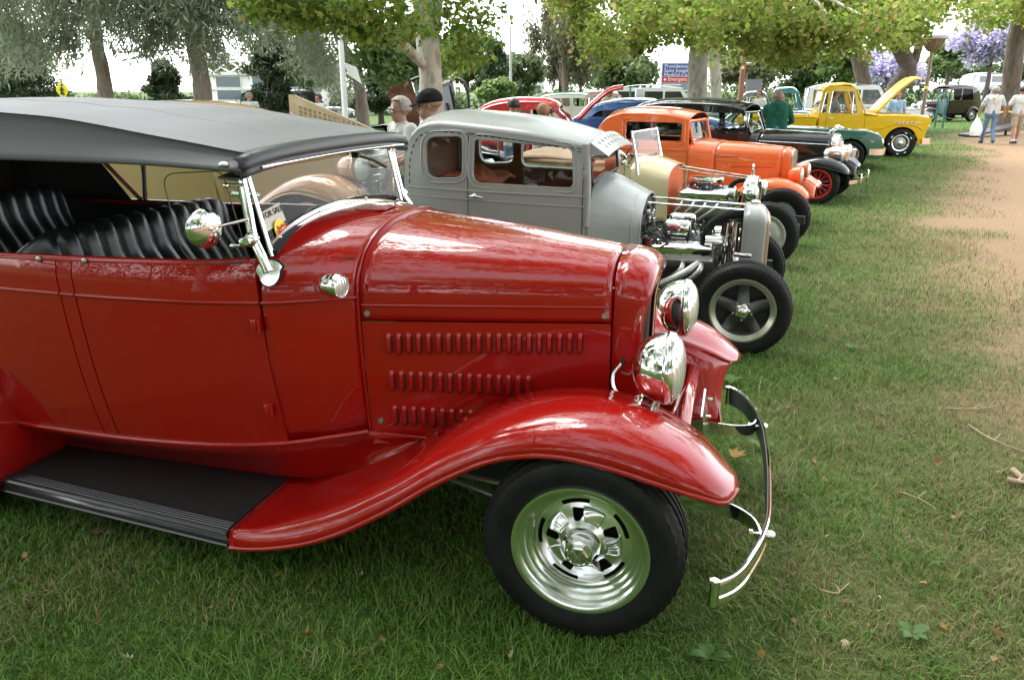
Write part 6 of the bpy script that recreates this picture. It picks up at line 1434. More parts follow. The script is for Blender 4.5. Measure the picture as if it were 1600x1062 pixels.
# ------------------------------------------------------------------ thirties and forties cars in the back rows
def thirties(name, label, loc, rz, P, wheelm=None, roof=1.62, k=1.0, roofm=None, round_=0.0, hood=True, fend=None, fat=0.0, lampm=CHROME, grille='bars', half=1.0):
    car = thing(name, label, 'car', loc, rz); car.scale = (k, k, k); F = fend or P
    wx = curve1([-4.0,-3.5,-3.0,-2.2,-1.6,-1.25], [.34,.53,.65,.68,.655,.60]); wz = curve1([.4,.7,1.05,1.2,roof], [.93,.98,1.0,.985,.88-.05*round_]); w = lambda x, z: (wx(x)+fat*.06)*wz(z)
    h = roof-.09; top = [(-1.36-.15*round_,h-.10-.05*round_),(-1.65,h-.03),(-2.0,h),(-2.5,h-.01),(-2.9-.05*round_,h-.05-.05*round_),(-3.3,h-.16-.14*round_),(-3.58-.05*round_,h-.36-.12*round_),(-3.78-.12*round_,h-.62),(-3.9-.1*round_,.75),(-3.9-.1*round_,.45)]
    out = ([(-1.24,.45),(-1.24,1.08),(-1.30,1.25)]+top)[::-1]; zt = h-.115
    w1 = rpoly([(-2.05,zt),(-1.44-.12*round_,zt-.02-.03*round_),(-1.29,1.13),(-2.03,1.125)], .05, 5); w2 = rpoly([(-2.85,zt-.03-.03*round_),(-2.15,zt),(-2.13,1.125),(-3.0,1.13)], [.05+.08*round_,.05,.05,.06], 6)
    cabin(car, P, out, [w1, w2], w, top, lambda u: .09+.03*round_, inner=TRIM, thick=.05, roof_mat=roofm, step=.12, roof_n=22)
    for s in (-1, 1): MB().tube([side_fn(w, s, .002)(x, 1.08) for x in np.linspace(-3.6,-1.25,20)], .010, 5).build('belt_moulding', P, car, 60); MB().tube([side_fn(w, s, .002)(-2.09, z) for z in np.linspace(.5,1.4,10)], .004, 4).build('door_gap', TRIM, car)
    ws_pane(car, -1.235, 1.12, -1.375-.14*round_, h-.13, .54, .535, P, .02, .022, split=round_ > .3)
    f = fat; hs = [(-1.24,.55,.45,.60,.97,1.16,2.5),(-.9,.48+.06*f,.45,.52+.06*f,.96,1.15+.03*f,2.4),(-.4,.36+.12*f,.45,.40+.12*f,.94,1.13+.03*f,2.4),(.06+.2*f,.25+.10*f,.45,.29+.06*f,.90-.05*f,1.08-.1*f,2.3)]
    if hood: MB().loft(nose(hs, 18)).build('hood', P, car, 50, solid=.006)
    def sh(x, kk, z_): return nose_section(x+.2*f, .20*kk, .48, (.28+.06*f)*kk, .90-.05*f, z_-.1*f, 2.5, 8, 12)
    MB().loft([sh(.05,1,1.085),sh(.12,.98,1.07),sh(.15,.90,1.03)]).build('grille_shell', P if grille != 'chrome' else CHROME, car, 50, solid=.006); MB().loft([sh(.14,.90,1.02),sh(.16,.5,.82),sh(.165,.05,.7)]).build('grille', STEEL, car)
    for i in range(9): z = .52+.055*i; MB().tube([(.165+.2*f-.02*abs(y/.2), y, z) for y in (-.2,0,.2)], .006, 4).build('grille_bar', CHROME, car)
    fs = scale_f(FS30, 1.0, 1.0, 1.05)
    for s in (-1, 1):
        fender(car, fs, F, s, 'front_fender', 32); fender(car, scale_f(RF30, 1.03, 1.02, 1.1), F, s, 'rear_fender', 22); lamp(car, (.24+.1*f, s*(.36+.14*f), .83), .115, .22, shell=lampm)
        inn = [q[2] for q in fs[1:7]]; lowp = [(p[0], -.33, .38) for p in inn]
        MB().loft([[(a[0]+(b[0]-a[0])*t, -s*(a[1]+(b[1]-a[1])*(t**.5)), a[2]+(b[2]-a[2])*t) for t in np.linspace(0,1,5)] for a, b in zip(cat(inn,12), cat(lowp,12))]).build('fender_apron', F, car, 60)
    mb = MB(); mb.strap(cat([(.50,-.76,.40),(.60,-.4,.40),(.63,0,.40),(.60,.4,.40),(.50,.76,.40)], 20), .06, .016); mb.build('front_bumper', CHROME, car, 40)
    MB().box((-1.8,0,.38),(3.8,.6,.1)).build('chassis_frame', IRON, car); seat_block(car, -2.2, .65, 1.1, .5); MB().box((-2.3,0,.46),(2.2,1.1,.03)).build('floor_pan', IRON, car)
    wheels4(car, (0,-2.95), .68, .345, .348, .225, .17, rim_wire(wheelm) if wheelm else rim_steel(WSTEEL), n=36); return car
TAN = paint('tan_paint', (.37,.255,.125), .3); TANF = paint('tan_fender_paint', (.36,.185,.085), .25); ORW = paint('orange_wheel_paint', (.62,.12,.03), .3)
thirties('sedan_car', 'tan thirties sedan with orange wheels seen through the red tourer windshield', place(-1.62, 8.60), -27, TAN, ORW, 1.36, 1.2, fend=TANF, lampm=TANF)
REDC = paint('crimson_paint', (.42,.022,.025), .25)
rc = thirties('coupe_car', 'rounded crimson forties coupe with raised hood, behind the photographer woman', place(2.5, 17.28), -8, REDC, None, 1.60, 1.0, round_=.9, hood=False, fat=.7)
hd_ = MB().loft(skin([(0,0),(.5,.05),(.95,.0),(1.1,-.1)], lambda x, z: .42, .08, 14)).build('hood', REDC, rc, 50, solid=.03); hd_.location = (-1.05,0,1.16); hd_.rotation_euler = (0, R(-40), 0)
BLUE = paint('blue_paint', (.025,.085,.24), .25)
thirties('coupe_car', 'rounded blue thirties coupe partly hidden by the orange coupe', place(4.9, 18.75), -26, BLUE, None, 1.52, 1.0, round_=.9, fat=.5)
BROWN = paint('brown_paint', (.11,.045,.028), .3)
thirties('sedan_car', 'low brown car with black top left of the man with glasses', place(-.65, 10.95), -24, BROWN, None, 1.36, .95, roofm=plain('black_vinyl', (.02,.02,.022), rough=.6))
MAROON = paint('dark_maroon_paint', (.030,.011,.012), .2)
thirties('sedan_car', 'dark maroon closed sedan parked by the grass slope, facing left', place(22.5, 44.6), 200, MAROON, None, 1.95, 1.0, grille='chrome', roofm=plain('maroon_roof_fabric', (.02,.012,.012), rough=.7))
MINT = plain('mint_green_paint', (.03,.28,.14), rough=.3, coat=1)
thirties('sedan_car', 'pale sedan with mint green roof far behind the red coupe', place(4.3, 29.0), -15, plain('ivory_paint', (.6,.58,.5), rough=.3, coat=1), None, 1.62, 1.0, roofm=MINT)

# ------------------------------------------------------------------ modern vans and cars far back
WHITE = plain('white_paint', (.72,.72,.70), rough=.25, coat=1)
def van(name, label, loc, rz, P, L=4.6, W=1.85, H=1.9, hood=1.0, cab=2, hz=1.05):
    car = thing(name, label, 'car', loc, rz); w = lambda x, z: W/2-.10*max(0, z-hz)-.05*max(0,.5-z)
    top = [(-L+.5,hz+.0),(.35,hz-.12),(.62,hz-.20),(.68,.45)]
    out = arch_outline([(-L+.6,.9)]+top, .32, -L+.6, .66, [(0,.34),(-L+1.6,.34)], .40)
    cb = [(-hood+.25,hz-.05),(-hood-.30,H-.03),(-hood-.6,H),(-L+1.0,H),(-L+.66,H-.10),(-L+.58,hz-.02)]
    n = 3; wins = []; x0, x1 = -hood-.02, -L+.78
    for i in range(n):
        a = x0+(x1-x0)*i/n-.04; b = x0+(x1-x0)*(i+1)/n+.04; wins.append(rpoly([(a-(0 if i else .0), hz+.08),(a-(.28 if i == 0 else 0), H-.16),(b, H-.16),(b, hz+.08)], .04))
    for s in (-1, 1):
        MB().panel(out, [], side_fn(w, s), .2, (0,-s*.03,0)).build('body_side', P, car, 40); MB().panel(cb, wins, side_fn(w, s, -.002), .2, (0,-s*.03,0)).build('cabin_side', P, car, 40)
        for h in wins: MB().panel(h, [], side_fn(w, s, -.02), .3).build('window_pane', DARKG, car, 0)
    MB().loft(skin(cb[1:5], w, .03, 10)).build('roof', P, car, 50, solid=.01); MB().loft(skin([(-hood+.25,hz-.05),(.35,hz-.12),(.62,hz-.20),(.68,.45)][::-1], w, .03, 10)).build('hood', P, car, 50)
    MB().loft(skin([(-L+.62,H-.10),(-L+.58,hz),(-L+.58,.4)], w, .03, 8)).build('tail_panel', P, car, 50); ws_pane(car, -hood+.22, hz, -hood-.30, H-.04, W/2-.06, W/2-.14, P, .03, .02)
    for s in (-1, 1): lamp(car, (.66, s*W*.38, .70), .08, .05)
    MB().box((.68,0,.45),(.10,W*.96,.16),None,0,.03).build('front_bumper', STEEL, car); MB().box((-L/2+.6,0,.36),(L-.4,W*.7,.1)).build('floor_pan', IRON, car)
    wheels4(car, (0,-L+1.6), W/2-.13, .34, .34, .21, .2, rim_steel(WSTEEL), n=28); return car
DARKG = plain('dark_window', (.03,.035,.035), rough=.05, coat=1)
van('panel_van', 'white passenger van directly behind the yellow pickup cab', place(16.2, 33.2), -15, WHITE, 4.6, 1.85, 1.85)
van('utility_van', 'white van roof left of the middle plane tree, under the blue sign', place(8.6, 35.0), -12, WHITE, 4.8, 1.9, 1.78)
van('sport_utility', 'white sport utility on the rise directly behind the maroon sedan', place(37.0, 63.0), 195, WHITE, 4.6, 1.9, 1.8)
van('pickup_van', 'white vehicle parked beyond the slope, left of the thick trunk', place(40.8, 66.0), 8, WHITE, 5.0, 1.9, 1.75)
van('dark_van', 'dark green van behind the tan hood with people beside it', place(-7.6, 34.0), -20, paint('dark_green_paint', (.02,.05,.04), .3), 4.4, 1.8, 1.65)
van('pale_car', 'pale cream car roof behind the raised vented panel at left', place(-4.3, 13.4), -20, plain('pale_cream_paint', (.66,.60,.48), rough=.35, coat=.8), 4.4, 1.75, 1.42, 1.2, hz=.9)

# tan panel with a grid of vents, a raised engine lid
lid = thing('engine_lid', 'raised tan engine lid with a grid of square vents', 'car panel', tuple(at(455, 207, 11.4)))
LIDM = plain('tan_lid_paint', (.60,.50,.34), rough=.35, coat=.6)
def lidf(u, v): return (u*1.22, -.10*u+.02*v, v*.50-.36*u+.03)
holes = [[(.11+i*.056, .20+j*.115+.02*0),(.11+i*.056+.040, .20+j*.115),(.11+i*.056+.040, .20+j*.115+.08),(.11+i*.056, .20+j*.115+.08)] for i in range(13) for j in range(5)]
MB().panel(rpoly([(0,0),(0,.96),(.04,1.0),(1.0,.72),(1.0,.30),(.92,.1)], .03), [h for h in holes if h[2][1] < .93-.2*h[0][0]], lidf, .2, (.03,.06,-.01)).build('vented_panel', LIDM, lid, 30)
MB().box((.62,.25,-.14),(1.25,.3,.06),(0,R(16),0)).build('lid_inner', IRON, lid)
MB().cyl((.2,.2,-.02),(.25,.25,-lid.location.z+ground_z(-3,11.4)),.02).build('prop_rod', IRON, lid); MB().cyl((1.1,.2,-.35),(1.1,.25,-lid.location.z+ground_z(-2,11.4)),.02).build('prop_rod', IRON, lid)

# black car with upswung doors
def door_car():
    car = thing('sports_car', 'low black sports car with both doors swung upward', 'car', place(-.35, 15.1), -22); P = BLACKP; G2 = plain('grey_door_trim', (.16,.17,.18), rough=.5)
    w = lambda x, z: .82-.10*max(0, z-.8)
    out = arch_outline([(-3.6,.80),(-2.2,.86),(-1.2,.84),(0,.76),(.55,.60),(.62,.35)], .25, -3.65, .60, [(0,.32),(-2.6,.32)], .36)
    for s in (-1, 1):
        MB().panel(out, [], side_fn(w, s), .15, (0,-s*.03,0)).build('body_side', P, car, 40)
        # door: skin, inner trim, window frame, swung up about the front pillar
        d = hold('door', car, (-1.0, s*.72, .98), (0, R(74), R(-s*16)))
        MB().panel(rpoly([(-1.05,-.48),(-1.05,.02),(0,.0),(.0,-.45)], .06), [], lambda x, z: (x, 0, z), .3, (0, s*.05, 0)).build('door_skin', P if s > 0 else BROWN, d, 30)
        MB().panel(rpoly([(-.98,-.42),(-.98,-.04),(-.08,-.06),(-.08,-.40)], .05), [], lambda x, z: (x, -s*.03, z), .3, (0, s*.02, 0)).build('door_trim', G2, d, 30)
        mb = MB(); mb.tube(cat([(-.02,.02,.0),(-.30,.02,.24),(-.62,.02,.36),(-.92,.02,.34),(-1.05,.02,.2),(-1.05,.02,0)], 30), .030, 6); mb.build('window_frame', IRON, d, 60)
        MB().box((-.5,-s*.06,-.18),(.34,.05,.05),None,0,.015).build('arm_rest', IRON, d)
    MB().loft(skin([(-3.66,.35),(-3.6,.80),(-2.6,.90),(-2.3,1.10),(-1.9,1.20),(-1.55,1.19)], w, .03)).build('roof', P, car, 50, solid=.01); MB().loft(skin([(.62,.35),(.55,.60),(0,.76),(-1.05,.85)][::-1], w, .05)).build('hood', P, car, 50, solid=.01)
    ws_pane(car, -1.02, .86, -1.55, 1.19, .70, .58, P, .05, .02); MB().box((-1.7,0,.3),(3.6,1.3,.08)).build('floor_pan', IRON, car); seat_block(car, -2.0, .45, 1.2, .55)
    wheels4(car, (0,-2.6), .70, .32, .32, .21, .2, rim_steel(WSTEEL), n=32)
door_car()

# ------------------------------------------------------------------ people
SKIN = noisy('skin', [(.30,.155,.10),(.37,.20,.135)], 6, rough=.5, sub=.0); HAIR_G = noisy('grey_hair', [(.22,.19,.16),(.36,.32,.28)], 60, rough=.6); HAIR_D = plain('dark_hair', (.015,.011,.009), rough=.5); HAIR_B = noisy('light_brown_hair', [(.20,.12,.06),(.30,.19,.10)], 60, rough=.6)
CLOTH = {}
def cloth(name, col, col2=None):
    if name not in CLOTH: CLOTH[name] = noisy('cloth_'+name, [col, col2 or tuple(c*.78 for c in col)], 9, .9, .035, rough=.9, spec=.1)
    return CLOTH[name]
def person(label, loc, rz, h=1.76, shirt=None, pants=None, skin=SKIN, hair=HAIR_D, shoes=None, pose={}, sleeves='short', legs='long', voxel=.013, hairstyle='short', torso_k=1.0, lower=True, extra=None, hood=False):
    """one continuous body (capsules fused by a voxel remesh), hair and accessories as children; faces local +X"""
    root = thing('person', label, 'person', loc, rz); k = h/1.76; V = Vector
    J = dict(head=(.02,0,1.64), neck=(0,0,1.50), chest=(0,0,1.30), waist=(0,0,1.08), pelvis=(0,0,.96), shL=(0,.20,1.44), shR=(0,-.20,1.44), elL=(.0,.27,1.15), elR=(.0,-.27,1.15), haL=(.08,.27,.90), haR=(.08,-.27,.90), hiL=(0,.095,.93), hiR=(0,-.095,.93), knL=(.02,.10,.50), knR=(.02,-.10,.50), anL=(0,.11,.09), anR=(0,-.11,.09))
    J.update(pose); J = {a: V(b) for a, b in J.items()}; B = []      # (tag, p, q, r0, r1)
    tk = torso_k
    def cap(t, a, b, r0, r1): B.append((t, V(a), V(b), r0, r1))
    hd = J['head']; fw = V(pose.get('face', (1,0,0))).normalized(); sd = V((0,0,1)).cross(fw)
    cap('skin', hd+V((0,0,.02))-fw*.015, hd+V((0,0,.035)), .098, .096); cap('skin', hd-V((0,0,.06))+fw*.025, hd-V((0,0,.075))+fw*.035, .070, .060)
    cap('skin', hd+fw*.092-V((0,0,.005)), hd+fw*.108-V((0,0,.035)), .012, .017)                # nose
    cap('skin', hd+fw*.088+V((0,0,.022))+sd*.03, hd+fw*.088+V((0,0,.022))-sd*.03, .018, .018); cap('skin', hd+fw*.085-V((0,0,.068))+sd*.016, hd+fw*.085-V((0,0,.068))-sd*.016, .016, .016)
    for s in (-1, 1): cap('skin', hd+sd*s*.098-V((0,0,.02)), hd+sd*s*.100+V((0,0,.02))-fw*.01, .016, .020)
    cap('skin', J['neck']-V((0,0,.02)), hd-V((0,0,.06)), .062, .058)
    for y in (-.085, .085):
        o = V((0,y,0)); cap('shirt', J['chest']+o+V((0,0,.08)), J['waist']+o, .115*tk, .112*tk); cap('shirt', J['waist']+o, J['pelvis']+o+V((0,0,.03)), .112*tk, .115*tk)
    cap('shirt', J['shL'], J['shR'], .075, .075); cap('shirt', J['neck']-V((0,0,.06)), J['chest'], .10, .13*tk)
    for s in 'LR':
        sl = 'shirt' if sleeves in ('short','long') else 'skin'
        mid = J['sh'+s].lerp(J['el'+s], .72); cap('shirt', J['sh'+s], mid, .072 if sleeves == 'long' else .075, .060 if sleeves == 'long' else .068)
        cap('shirt' if sleeves == 'long' else 'skin', mid, J['el'+s], .050, .044); cap('shirt' if sleeves == 'long' else 'skin', J['el'+s], J['ha'+s], .048 if sleeves == 'long' else .044, .034 if sleeves == 'long' else .029)
        d = (J['ha'+s]-J['el'+s]).normalized(); ha = J['ha'+s]; across = d.cross(V((0,1,0)) if abs(d.y) < .7 else V((0,0,1))).normalized(); pn = d.cross(across)
        cap('skin', ha+d*.01+across*.018, ha+d*.075+across*.024, .022, .018); cap('skin', ha+d*.01-across*.018, ha+d*.075-across*.024, .022, .018)
        for i, (o, ln) in enumerate([(-.034,.060),(-.012,.075),(.012,.070),(.034,.052)]):
            a = ha+d*.085+across*o; m_ = a+d*ln*.5+pn*.008; cap('skin', a, m_, .0105, .0095); cap('skin', m_, m_+d*ln*.45+pn*.018, .0095, .008)
        th = ha+d*.025+across*.04; cap('skin', th, th+d*.035+across*.028, .012, .010); cap('skin', th+d*.035+across*.028, th+d*.065+across*.032, .010, .009)
        if lower:
            cap('pants', J['hi'+s], J['kn'+s], .092, .068); lg = 'pants' if legs == 'long' else 'skin'
            if legs == 'short': cap('pants', J['hi'+s], J['hi'+s].lerp(J['kn'+s], .85), .100, .095)
            cap(lg, J['kn'+s], J['kn'+s].lerp(J['an'+s], .35), .060, .062 if legs == 'long' else .058); cap(lg, J['kn'+s].lerp(J['an'+s], .35), J['an'+s], .062 if legs == 'long' else .058, .056 if legs == 'long' else .036)
            if legs == 'short': cap('sock', J['kn'+s].lerp(J['an'+s], .75), J['an'+s], .040, .042)
            ft = V((1, .12 if s == 'L' else -.12, 0)).normalized(); cap('shoe', J['an'+s]+V((0,0,-.035))-ft*.04, J['an'+s]+ft*.14+V((0,0,-.050)), .048, .038)
    if lower: cap('pants', J['hiL'], J['hiR'], .105*tk, .105*tk); cap('pants', J['pelvis']-V((0,0,.02)), J['pelvis']+V((0,0,.02)), .115*tk, .118*tk)
    if hood:
        cap('shirt', J['neck']+V((-.05,-.07,-.02)), J['neck']+V((-.05,.07,-.02)), .085, .085); cap('shirt', J['neck']+V((-.10,0,-.09)), J['neck']+V((-.11,0,-.02)), .075, .08)
    mb = MB()
    for t, a, b, r0, r1 in B:
        L_ = (b-a).length; d = (b-a).normalized() if L_ > 1e-6 else V((0,0,1)); n = 14; up = V((0,0,1)) if abs(d.z) < .9 else V((1,0,0)); e1 = d.cross(up).normalized(); e2 = d.cross(e1); secs = []
        for tt in np.linspace(-math.pi/2+.02, 0, 5): secs.append([a+d*r0*math.sin(tt)+(e1*math.cos(q)+e2*math.sin(q))*r0*math.cos(tt) for q in [2*math.pi*j/n for j in range(n)]])
        for tt in np.linspace(0, math.pi/2-.02, 5): secs.append([b+d*r1*math.sin(tt)+(e1*math.cos(q)+e2*math.sin(q))*r1*math.cos(tt) for q in [2*math.pi*j/n for j in range(n)]])
        mb.loft(secs, True, True)
    me = mb.mesh('body'); tmp = bpy.data.objects.new('tmp_body', me); COL.objects.link(tmp)
    r = tmp.modifiers.new('r', 'REMESH'); r.mode = 'VOXEL'; r.voxel_size = voxel; sm = tmp.modifiers.new('s', 'SMOOTH'); sm.iterations = 3; sm.factor = .5
    bpy.context.view_layer.update(); body = bpy.data.meshes.new_from_object(tmp.evaluated_get(bpy.context.evaluated_depsgraph_get())); bpy.data.objects.remove(tmp)
    pm = {'skin': skin, 'shirt': shirt, 'pants': pants or shirt, 'shoe': shoes or IRON, 'sock': cloth('white', (.62,.61,.59))}; order = ['skin','shirt','pants','shoe','sock']
    body.materials.clear()
    for t in order: body.materials.append(pm[t])
    nf = len(body.polygons); C = np.zeros(nf*3, np.float32); body.polygons.foreach_get('center', C); C = C.reshape(-1,3); best = np.full(nf, 9.0); idx = np.zeros(nf, np.int32)
    for t, a, b, r0, r1 in B:
        a_, b_ = np.array(a), np.array(b); ab = b_-a_; L2 = max(ab@ab, 1e-9); tt = np.clip(((C-a_)@ab)/L2, 0, 1); dist = np.linalg.norm(C-(a_+tt[:,None]*ab), axis=1)-(r0+(r1-r0)*tt); s_ = dist < best; best[s_] = dist[s_]; idx[s_] = order.index(t)
    body.polygons.foreach_set('material_index', idx); body.polygons.foreach_set('use_smooth', [True]*nf)
    o = obj('body', body, root, scale=(k,k,k))
    # hair
    if hairstyle != 'none':
        hb = MB(); secs = []
        for i in range(9):
            t = i/8*math.pi*(.66 if hairstyle == 'short' else .82); q = []
            for j in range(20):
                a = 2*math.pi*j/20; front = math.cos(a); lim = t if front < .35 else min(t, math.pi*.30)
                rr = .116+.004*math.sin(a*7+i); dz = .110
                v = fw*(rr*math.sin(lim)*front-.012)+sd*(rr*math.sin(lim)*math.sin(a)*.98)+V((0,0,dz*math.cos(lim)+.035)); q.append((hd+v)*k)
            secs.append(q)
        if hairstyle == 'long':
            for z in (-.10,-.16): secs.append([(hd+fw*(.10*(min(math.cos(a),.2))-.02)+sd*(.11*math.sin(a))+V((0,0,z)))*k for a in [2*math.pi*j/20 for j in range(20)]])
        hb.loft(secs, True); hb.build('hair', hair, root, 60, solid=.012)
    for s in (-1, 1): MB().ball((hd+fw*.094+sd*s*.033+V((0,0,.004)))*k, .011*k, 8, 0, 6).build('eye', HAIR_D, root)
    if extra: extra(root, hd*k, fw, sd, k, J)
    return root
def add_cap(m):
    def f(root, hd, fw, sd, k, J):
        c = hold('baseball_cap', root); secs = []
        for i in range(8):
            t = i/7*math.pi*.53; secs.append([hd+fw*(.130*math.sin(t)*math.cos(a)-.008)+sd*(.122*math.sin(t)*math.sin(a))+Vector((0,0,.118*math.cos(t)+.040)) for a in [2*math.pi*j/24 for j in range(24)]])
        MB().loft(secs, True).build('crown', m, c, 60, solid=.006)
        MB().loft([[hd+fw*(.105+.085*r_*math.cos(a*.9)+.0)+sd*(.10*math.sin(a))*(1-.12*r_)+Vector((0,0,.042-.028*r_-.012*abs(math.sin(a)))) for a in np.linspace(-1.2,1.2,11)] for r_ in (0,.35,.7,1.0)]).build('brim', m, c, 60, solid=.006)
        MB().ball(hd+Vector((0,0,.150)), .008).build('button', m, c)
    return f
def add_glasses(root, hd, fw, sd, k, J):
    mb = MB()
    for s in (-1, 1): mb.tube([hd+fw*.106+sd*(s*.035+.026*math.cos(a))+Vector((0,0,.004+.020*math.sin(a))) for a in [2*math.pi*j/14 for j in range(14)]], .0032, 5, ring=True); mb.tube([hd+fw*.10+sd*s*.062+Vector((0,0,.008)), hd+sd*s*.104-fw*.01+Vector((0,0,.010))], .003, 5)
    mb.tube([hd+fw*.110+sd*.01, hd+fw*.110-sd*.01], .003, 5); mb.build('glasses', STEEL, root)
WSH = cloth('white', (.62,.61,.59)); JEANS = cloth('jeans', (.10,.16,.27), (.17,.24,.36)); GRN = cloth('green', (.028,.125,.085)); KHAKI = cloth('khaki', (.42,.34,.24)); BLK = cloth('black', (.015,.015,.017)); GRY = cloth('grey', (.38,.38,.38)); STRP = cloth('blue', (.32,.45,.60)); BEIGE = cloth('beige', (.60,.52,.38))
def pl(u, Y): p = at(u, 140, Y); return (p.x, Y, ground_z(p.x, Y))
person('grey haired man with glasses in a white shirt behind the grey sedan', pl(626, 8.35), 215, 1.67, WSH, JEANS, hair=HAIR_G, pose=dict(haL=(.30,.12,1.10), elL=(.10,.28,1.15)), extra=add_glasses, voxel=.011)
person('man in a black cap and white shirt behind the grey sedan', pl(672, 7.85), 200, 1.72, WSH, JEANS, hair=HAIR_B, pose=dict(face=(1,-.25,-.1), haR=(.32,-.12,1.08), elR=(.08,-.30,1.14)), extra=add_cap(BLK), voxel=.011)
person('dark haired man in white beside the crimson coupe', pl(803, 14.2), 100, 1.68, WSH, JEANS)
person('woman with light brown hair taking a picture behind the grey sedan roof', pl(849, 13.2), 60, 1.62, WSH, JEANS, hair=HAIR_B, hairstyle='long', pose=dict(haL=(.24,.06,1.58), elL=(.14,.24,1.30), haR=(.24,-.06,1.58), elR=(.14,-.24,1.30)),
       extra=lambda root, hd, fw, sd, k, J: (MB().box(hd+fw*.20, (.07,.13,.085), None, 0, .012).build('camera_body', IRON, root), MB().lathe([(.035,0),(.038,.07),(.03,.075)], axis='x', c=hd+fw*.23, n=14).build('camera_lens', IRON, root)))
person('dark haired man in a pale shirt standing behind the blue coupe', pl(950, 21.3), -35, 1.76, BEIGE, JEANS)
person('man in a dark green hoodie seen from behind beside the green car', pl(1218, 16.9), 82, 1.76, GRN, JEANS, hair=HAIR_B, hairstyle='none', sleeves='long', hood=True, torso_k=1.28, pose=dict(haL=(.22,.16,1.05), haR=(.22,-.16,1.05), elL=(.02,.33,1.15), elR=(.02,-.33,1.15), shL=(0,.22,1.42), shR=(0,-.22,1.42)))
person('bystander in a black top behind the teal pickup', pl(1274, 36.5), 250, 1.82, BLK, JEANS, sleeves='long')
person('bystander in a white shirt right of the one in black', pl(1290, 35.6), 200, 1.76, WSH, KHAKI)
person('man in white near the lamp left of the teal pickup', pl(1187, 27.0), 230, 1.66, WSH, KHAKI)
person('man in a blue striped shirt behind the raised yellow hood', pl(1405, 25.6), 260, 1.62, STRP, JEANS, hair=HAIR_B)
person('walker in a lettered white shirt and jeans carrying a bag, seen from behind', pl(1557, 26.4), 78, 1.78, WSH, JEANS, hair=HAIR_G, torso_k=1.22, pose=dict(anL=(.22,.10,.09), knL=(.14,.10,.50), anR=(-.20,-.10,.12), knR=(-.02,-.10,.50), haL=(.06,.36,.88), elL=(.0,.34,1.14), haR=(.02,-.36,.88), elR=(-.02,-.34,1.14), face=(1,-.2,0)),
       extra=lambda root, hd, fw, sd, k, J: None)
person('walker in khaki shorts and white socks at the right edge of the path', pl(1600, 26.2), 75, 1.78, WSH, KHAKI, hair=HAIR_D, legs='short', torso_k=1.15, pose=dict(anL=(-.18,.10,.10), knL=(-.02,.10,.50), anR=(.20,-.10,.09), knR=(.12,-.10,.50), haL=(.10,.34,.92), elL=(.0,.34,1.16)))
person('man in a grey shirt sitting at the wheel of the yellow pickup', (10.42+(-1.62)*.978+.1*.208, 21.95+1.62*.208+.1*.978, ground_z(9, 22)+.02), -12, 1.70, GRY, JEANS, hair=HAIR_B, extra=add_cap(BEIGE), pose=dict(hiL=(.05,.1,.93), hiR=(.05,-.1,.93), knL=(.46,.12,.96), knR=(.46,-.12,.96), anL=(.50,.12,.66), anR=(.50,-.12,.66), haL=(.32,.16,1.20), elL=(.14,.28,1.18), haR=(.32,-.05,1.20), elR=(.14,-.26,1.18)))
person('man in white by the dark van at left', pl(388, 23.5), 300, 1.60, WSH, KHAKI, hair=HAIR_G)
person('person in white beside the flag pole', pl(497, 23.0), 230, 1.56, WSH, JEANS)

# ------------------------------------------------------------------ signs, lamps, poles
def base_at(u, Y): p = at(u, 140, Y); return (p.x, Y, ground_z(p.x, Y))
def zpx(v, Y): return at(800, v, Y).z
CONC = noisy('pale_concrete', [(.55,.54,.50),(.68,.67,.63)], 3, rough=.85); POLEW = plain('white_pole_paint', (.75,.75,.73), rough=.4); POLEB = plain('brown_pole_paint', (.20,.15,.11), rough=.5); POLET = plain('tan_pole_paint', (.17,.13,.09), rough=.5)
def hospital_sign():
    Y = 40.0; b = base_at(1056, Y); s = thing('hospital_sign', 'blue and red hospital direction sign left of the middle trunk', 'sign', b); g = b[2]
    k = Y/1276; W = 62*k; z0 = zpx(141, Y)-g; zb = zpx(119.5, Y)-g; z1 = zpx(99.5, Y)-g; zr = zpx(110+9.0+3.5, Y)-g
    zr0 = zpx(129.5, Y)-g
    BLU = plain('sign_blue', (.045,.085,.33), rough=.5); RDS = plain('sign_red', (.55,.04,.045), rough=.5); GRS = plain('sign_grey', (.22,.28,.36), rough=.5); WT = plain('sign_white', (.8,.8,.8), rough=.5)
    MB().box((.25,0,(z0+z1)/2),(W+.12,.16,z1-z0+.10)).build('sign_frame', WT, s)
    def pan(nm, a, c, m): MB().box((.25,-.095,(a+c)/2),(W,.03,abs(c-a)-.02)).build(nm, m, s)
    pan('blue_panel', zb, z1, BLU); pan('red_panel', zr0, zb, RDS); pan('grey_panel', z0, zr0, GRS)
    M = lambda x, z: frame((.25-W/2+x, -.115, z), (1,0,0), (0,0,1))
    for i, t in enumerate(['Providence','Saint Joseph','Medical Center']): text_part(t, .25, WT, s, M(.08, z1-.13-.20*i), align='LEFT', depth=.004)
    text_part('Emergency', .24, WT, s, M(.28, (zr0+zb)/2+.01), align='LEFT', depth=.004); MB().box((.25-W/2+.14,-.115,(zr0+zb)/2),(.10,.01,.10),(0,.78,0)).build('arrow', WT, s)
    for i in range(2): MB().box((.25-W/2+.55,-.115,zr0-.10-.14*i),(.75-.1*i,.008,.06)).build('text_line', WT, s); MB().box((.25-W/2+.12,-.115,zr0-.10-.14*i),(.10,.008,.07)).build('arrow', WT, s)
    MB().box((.25+W/2-.35,-.115,zr0-.11),(.45,.008,.06)).build('yellow_strip', plain('strip_yellow', (.7,.55,.15), rough=.5), s)
    for x in (-W/2+.1+.25, W/2-.1+.25): MB().box((x,.0,z0/2),(.14,.12,z0)).build('post', WT, s)
hospital_sign()
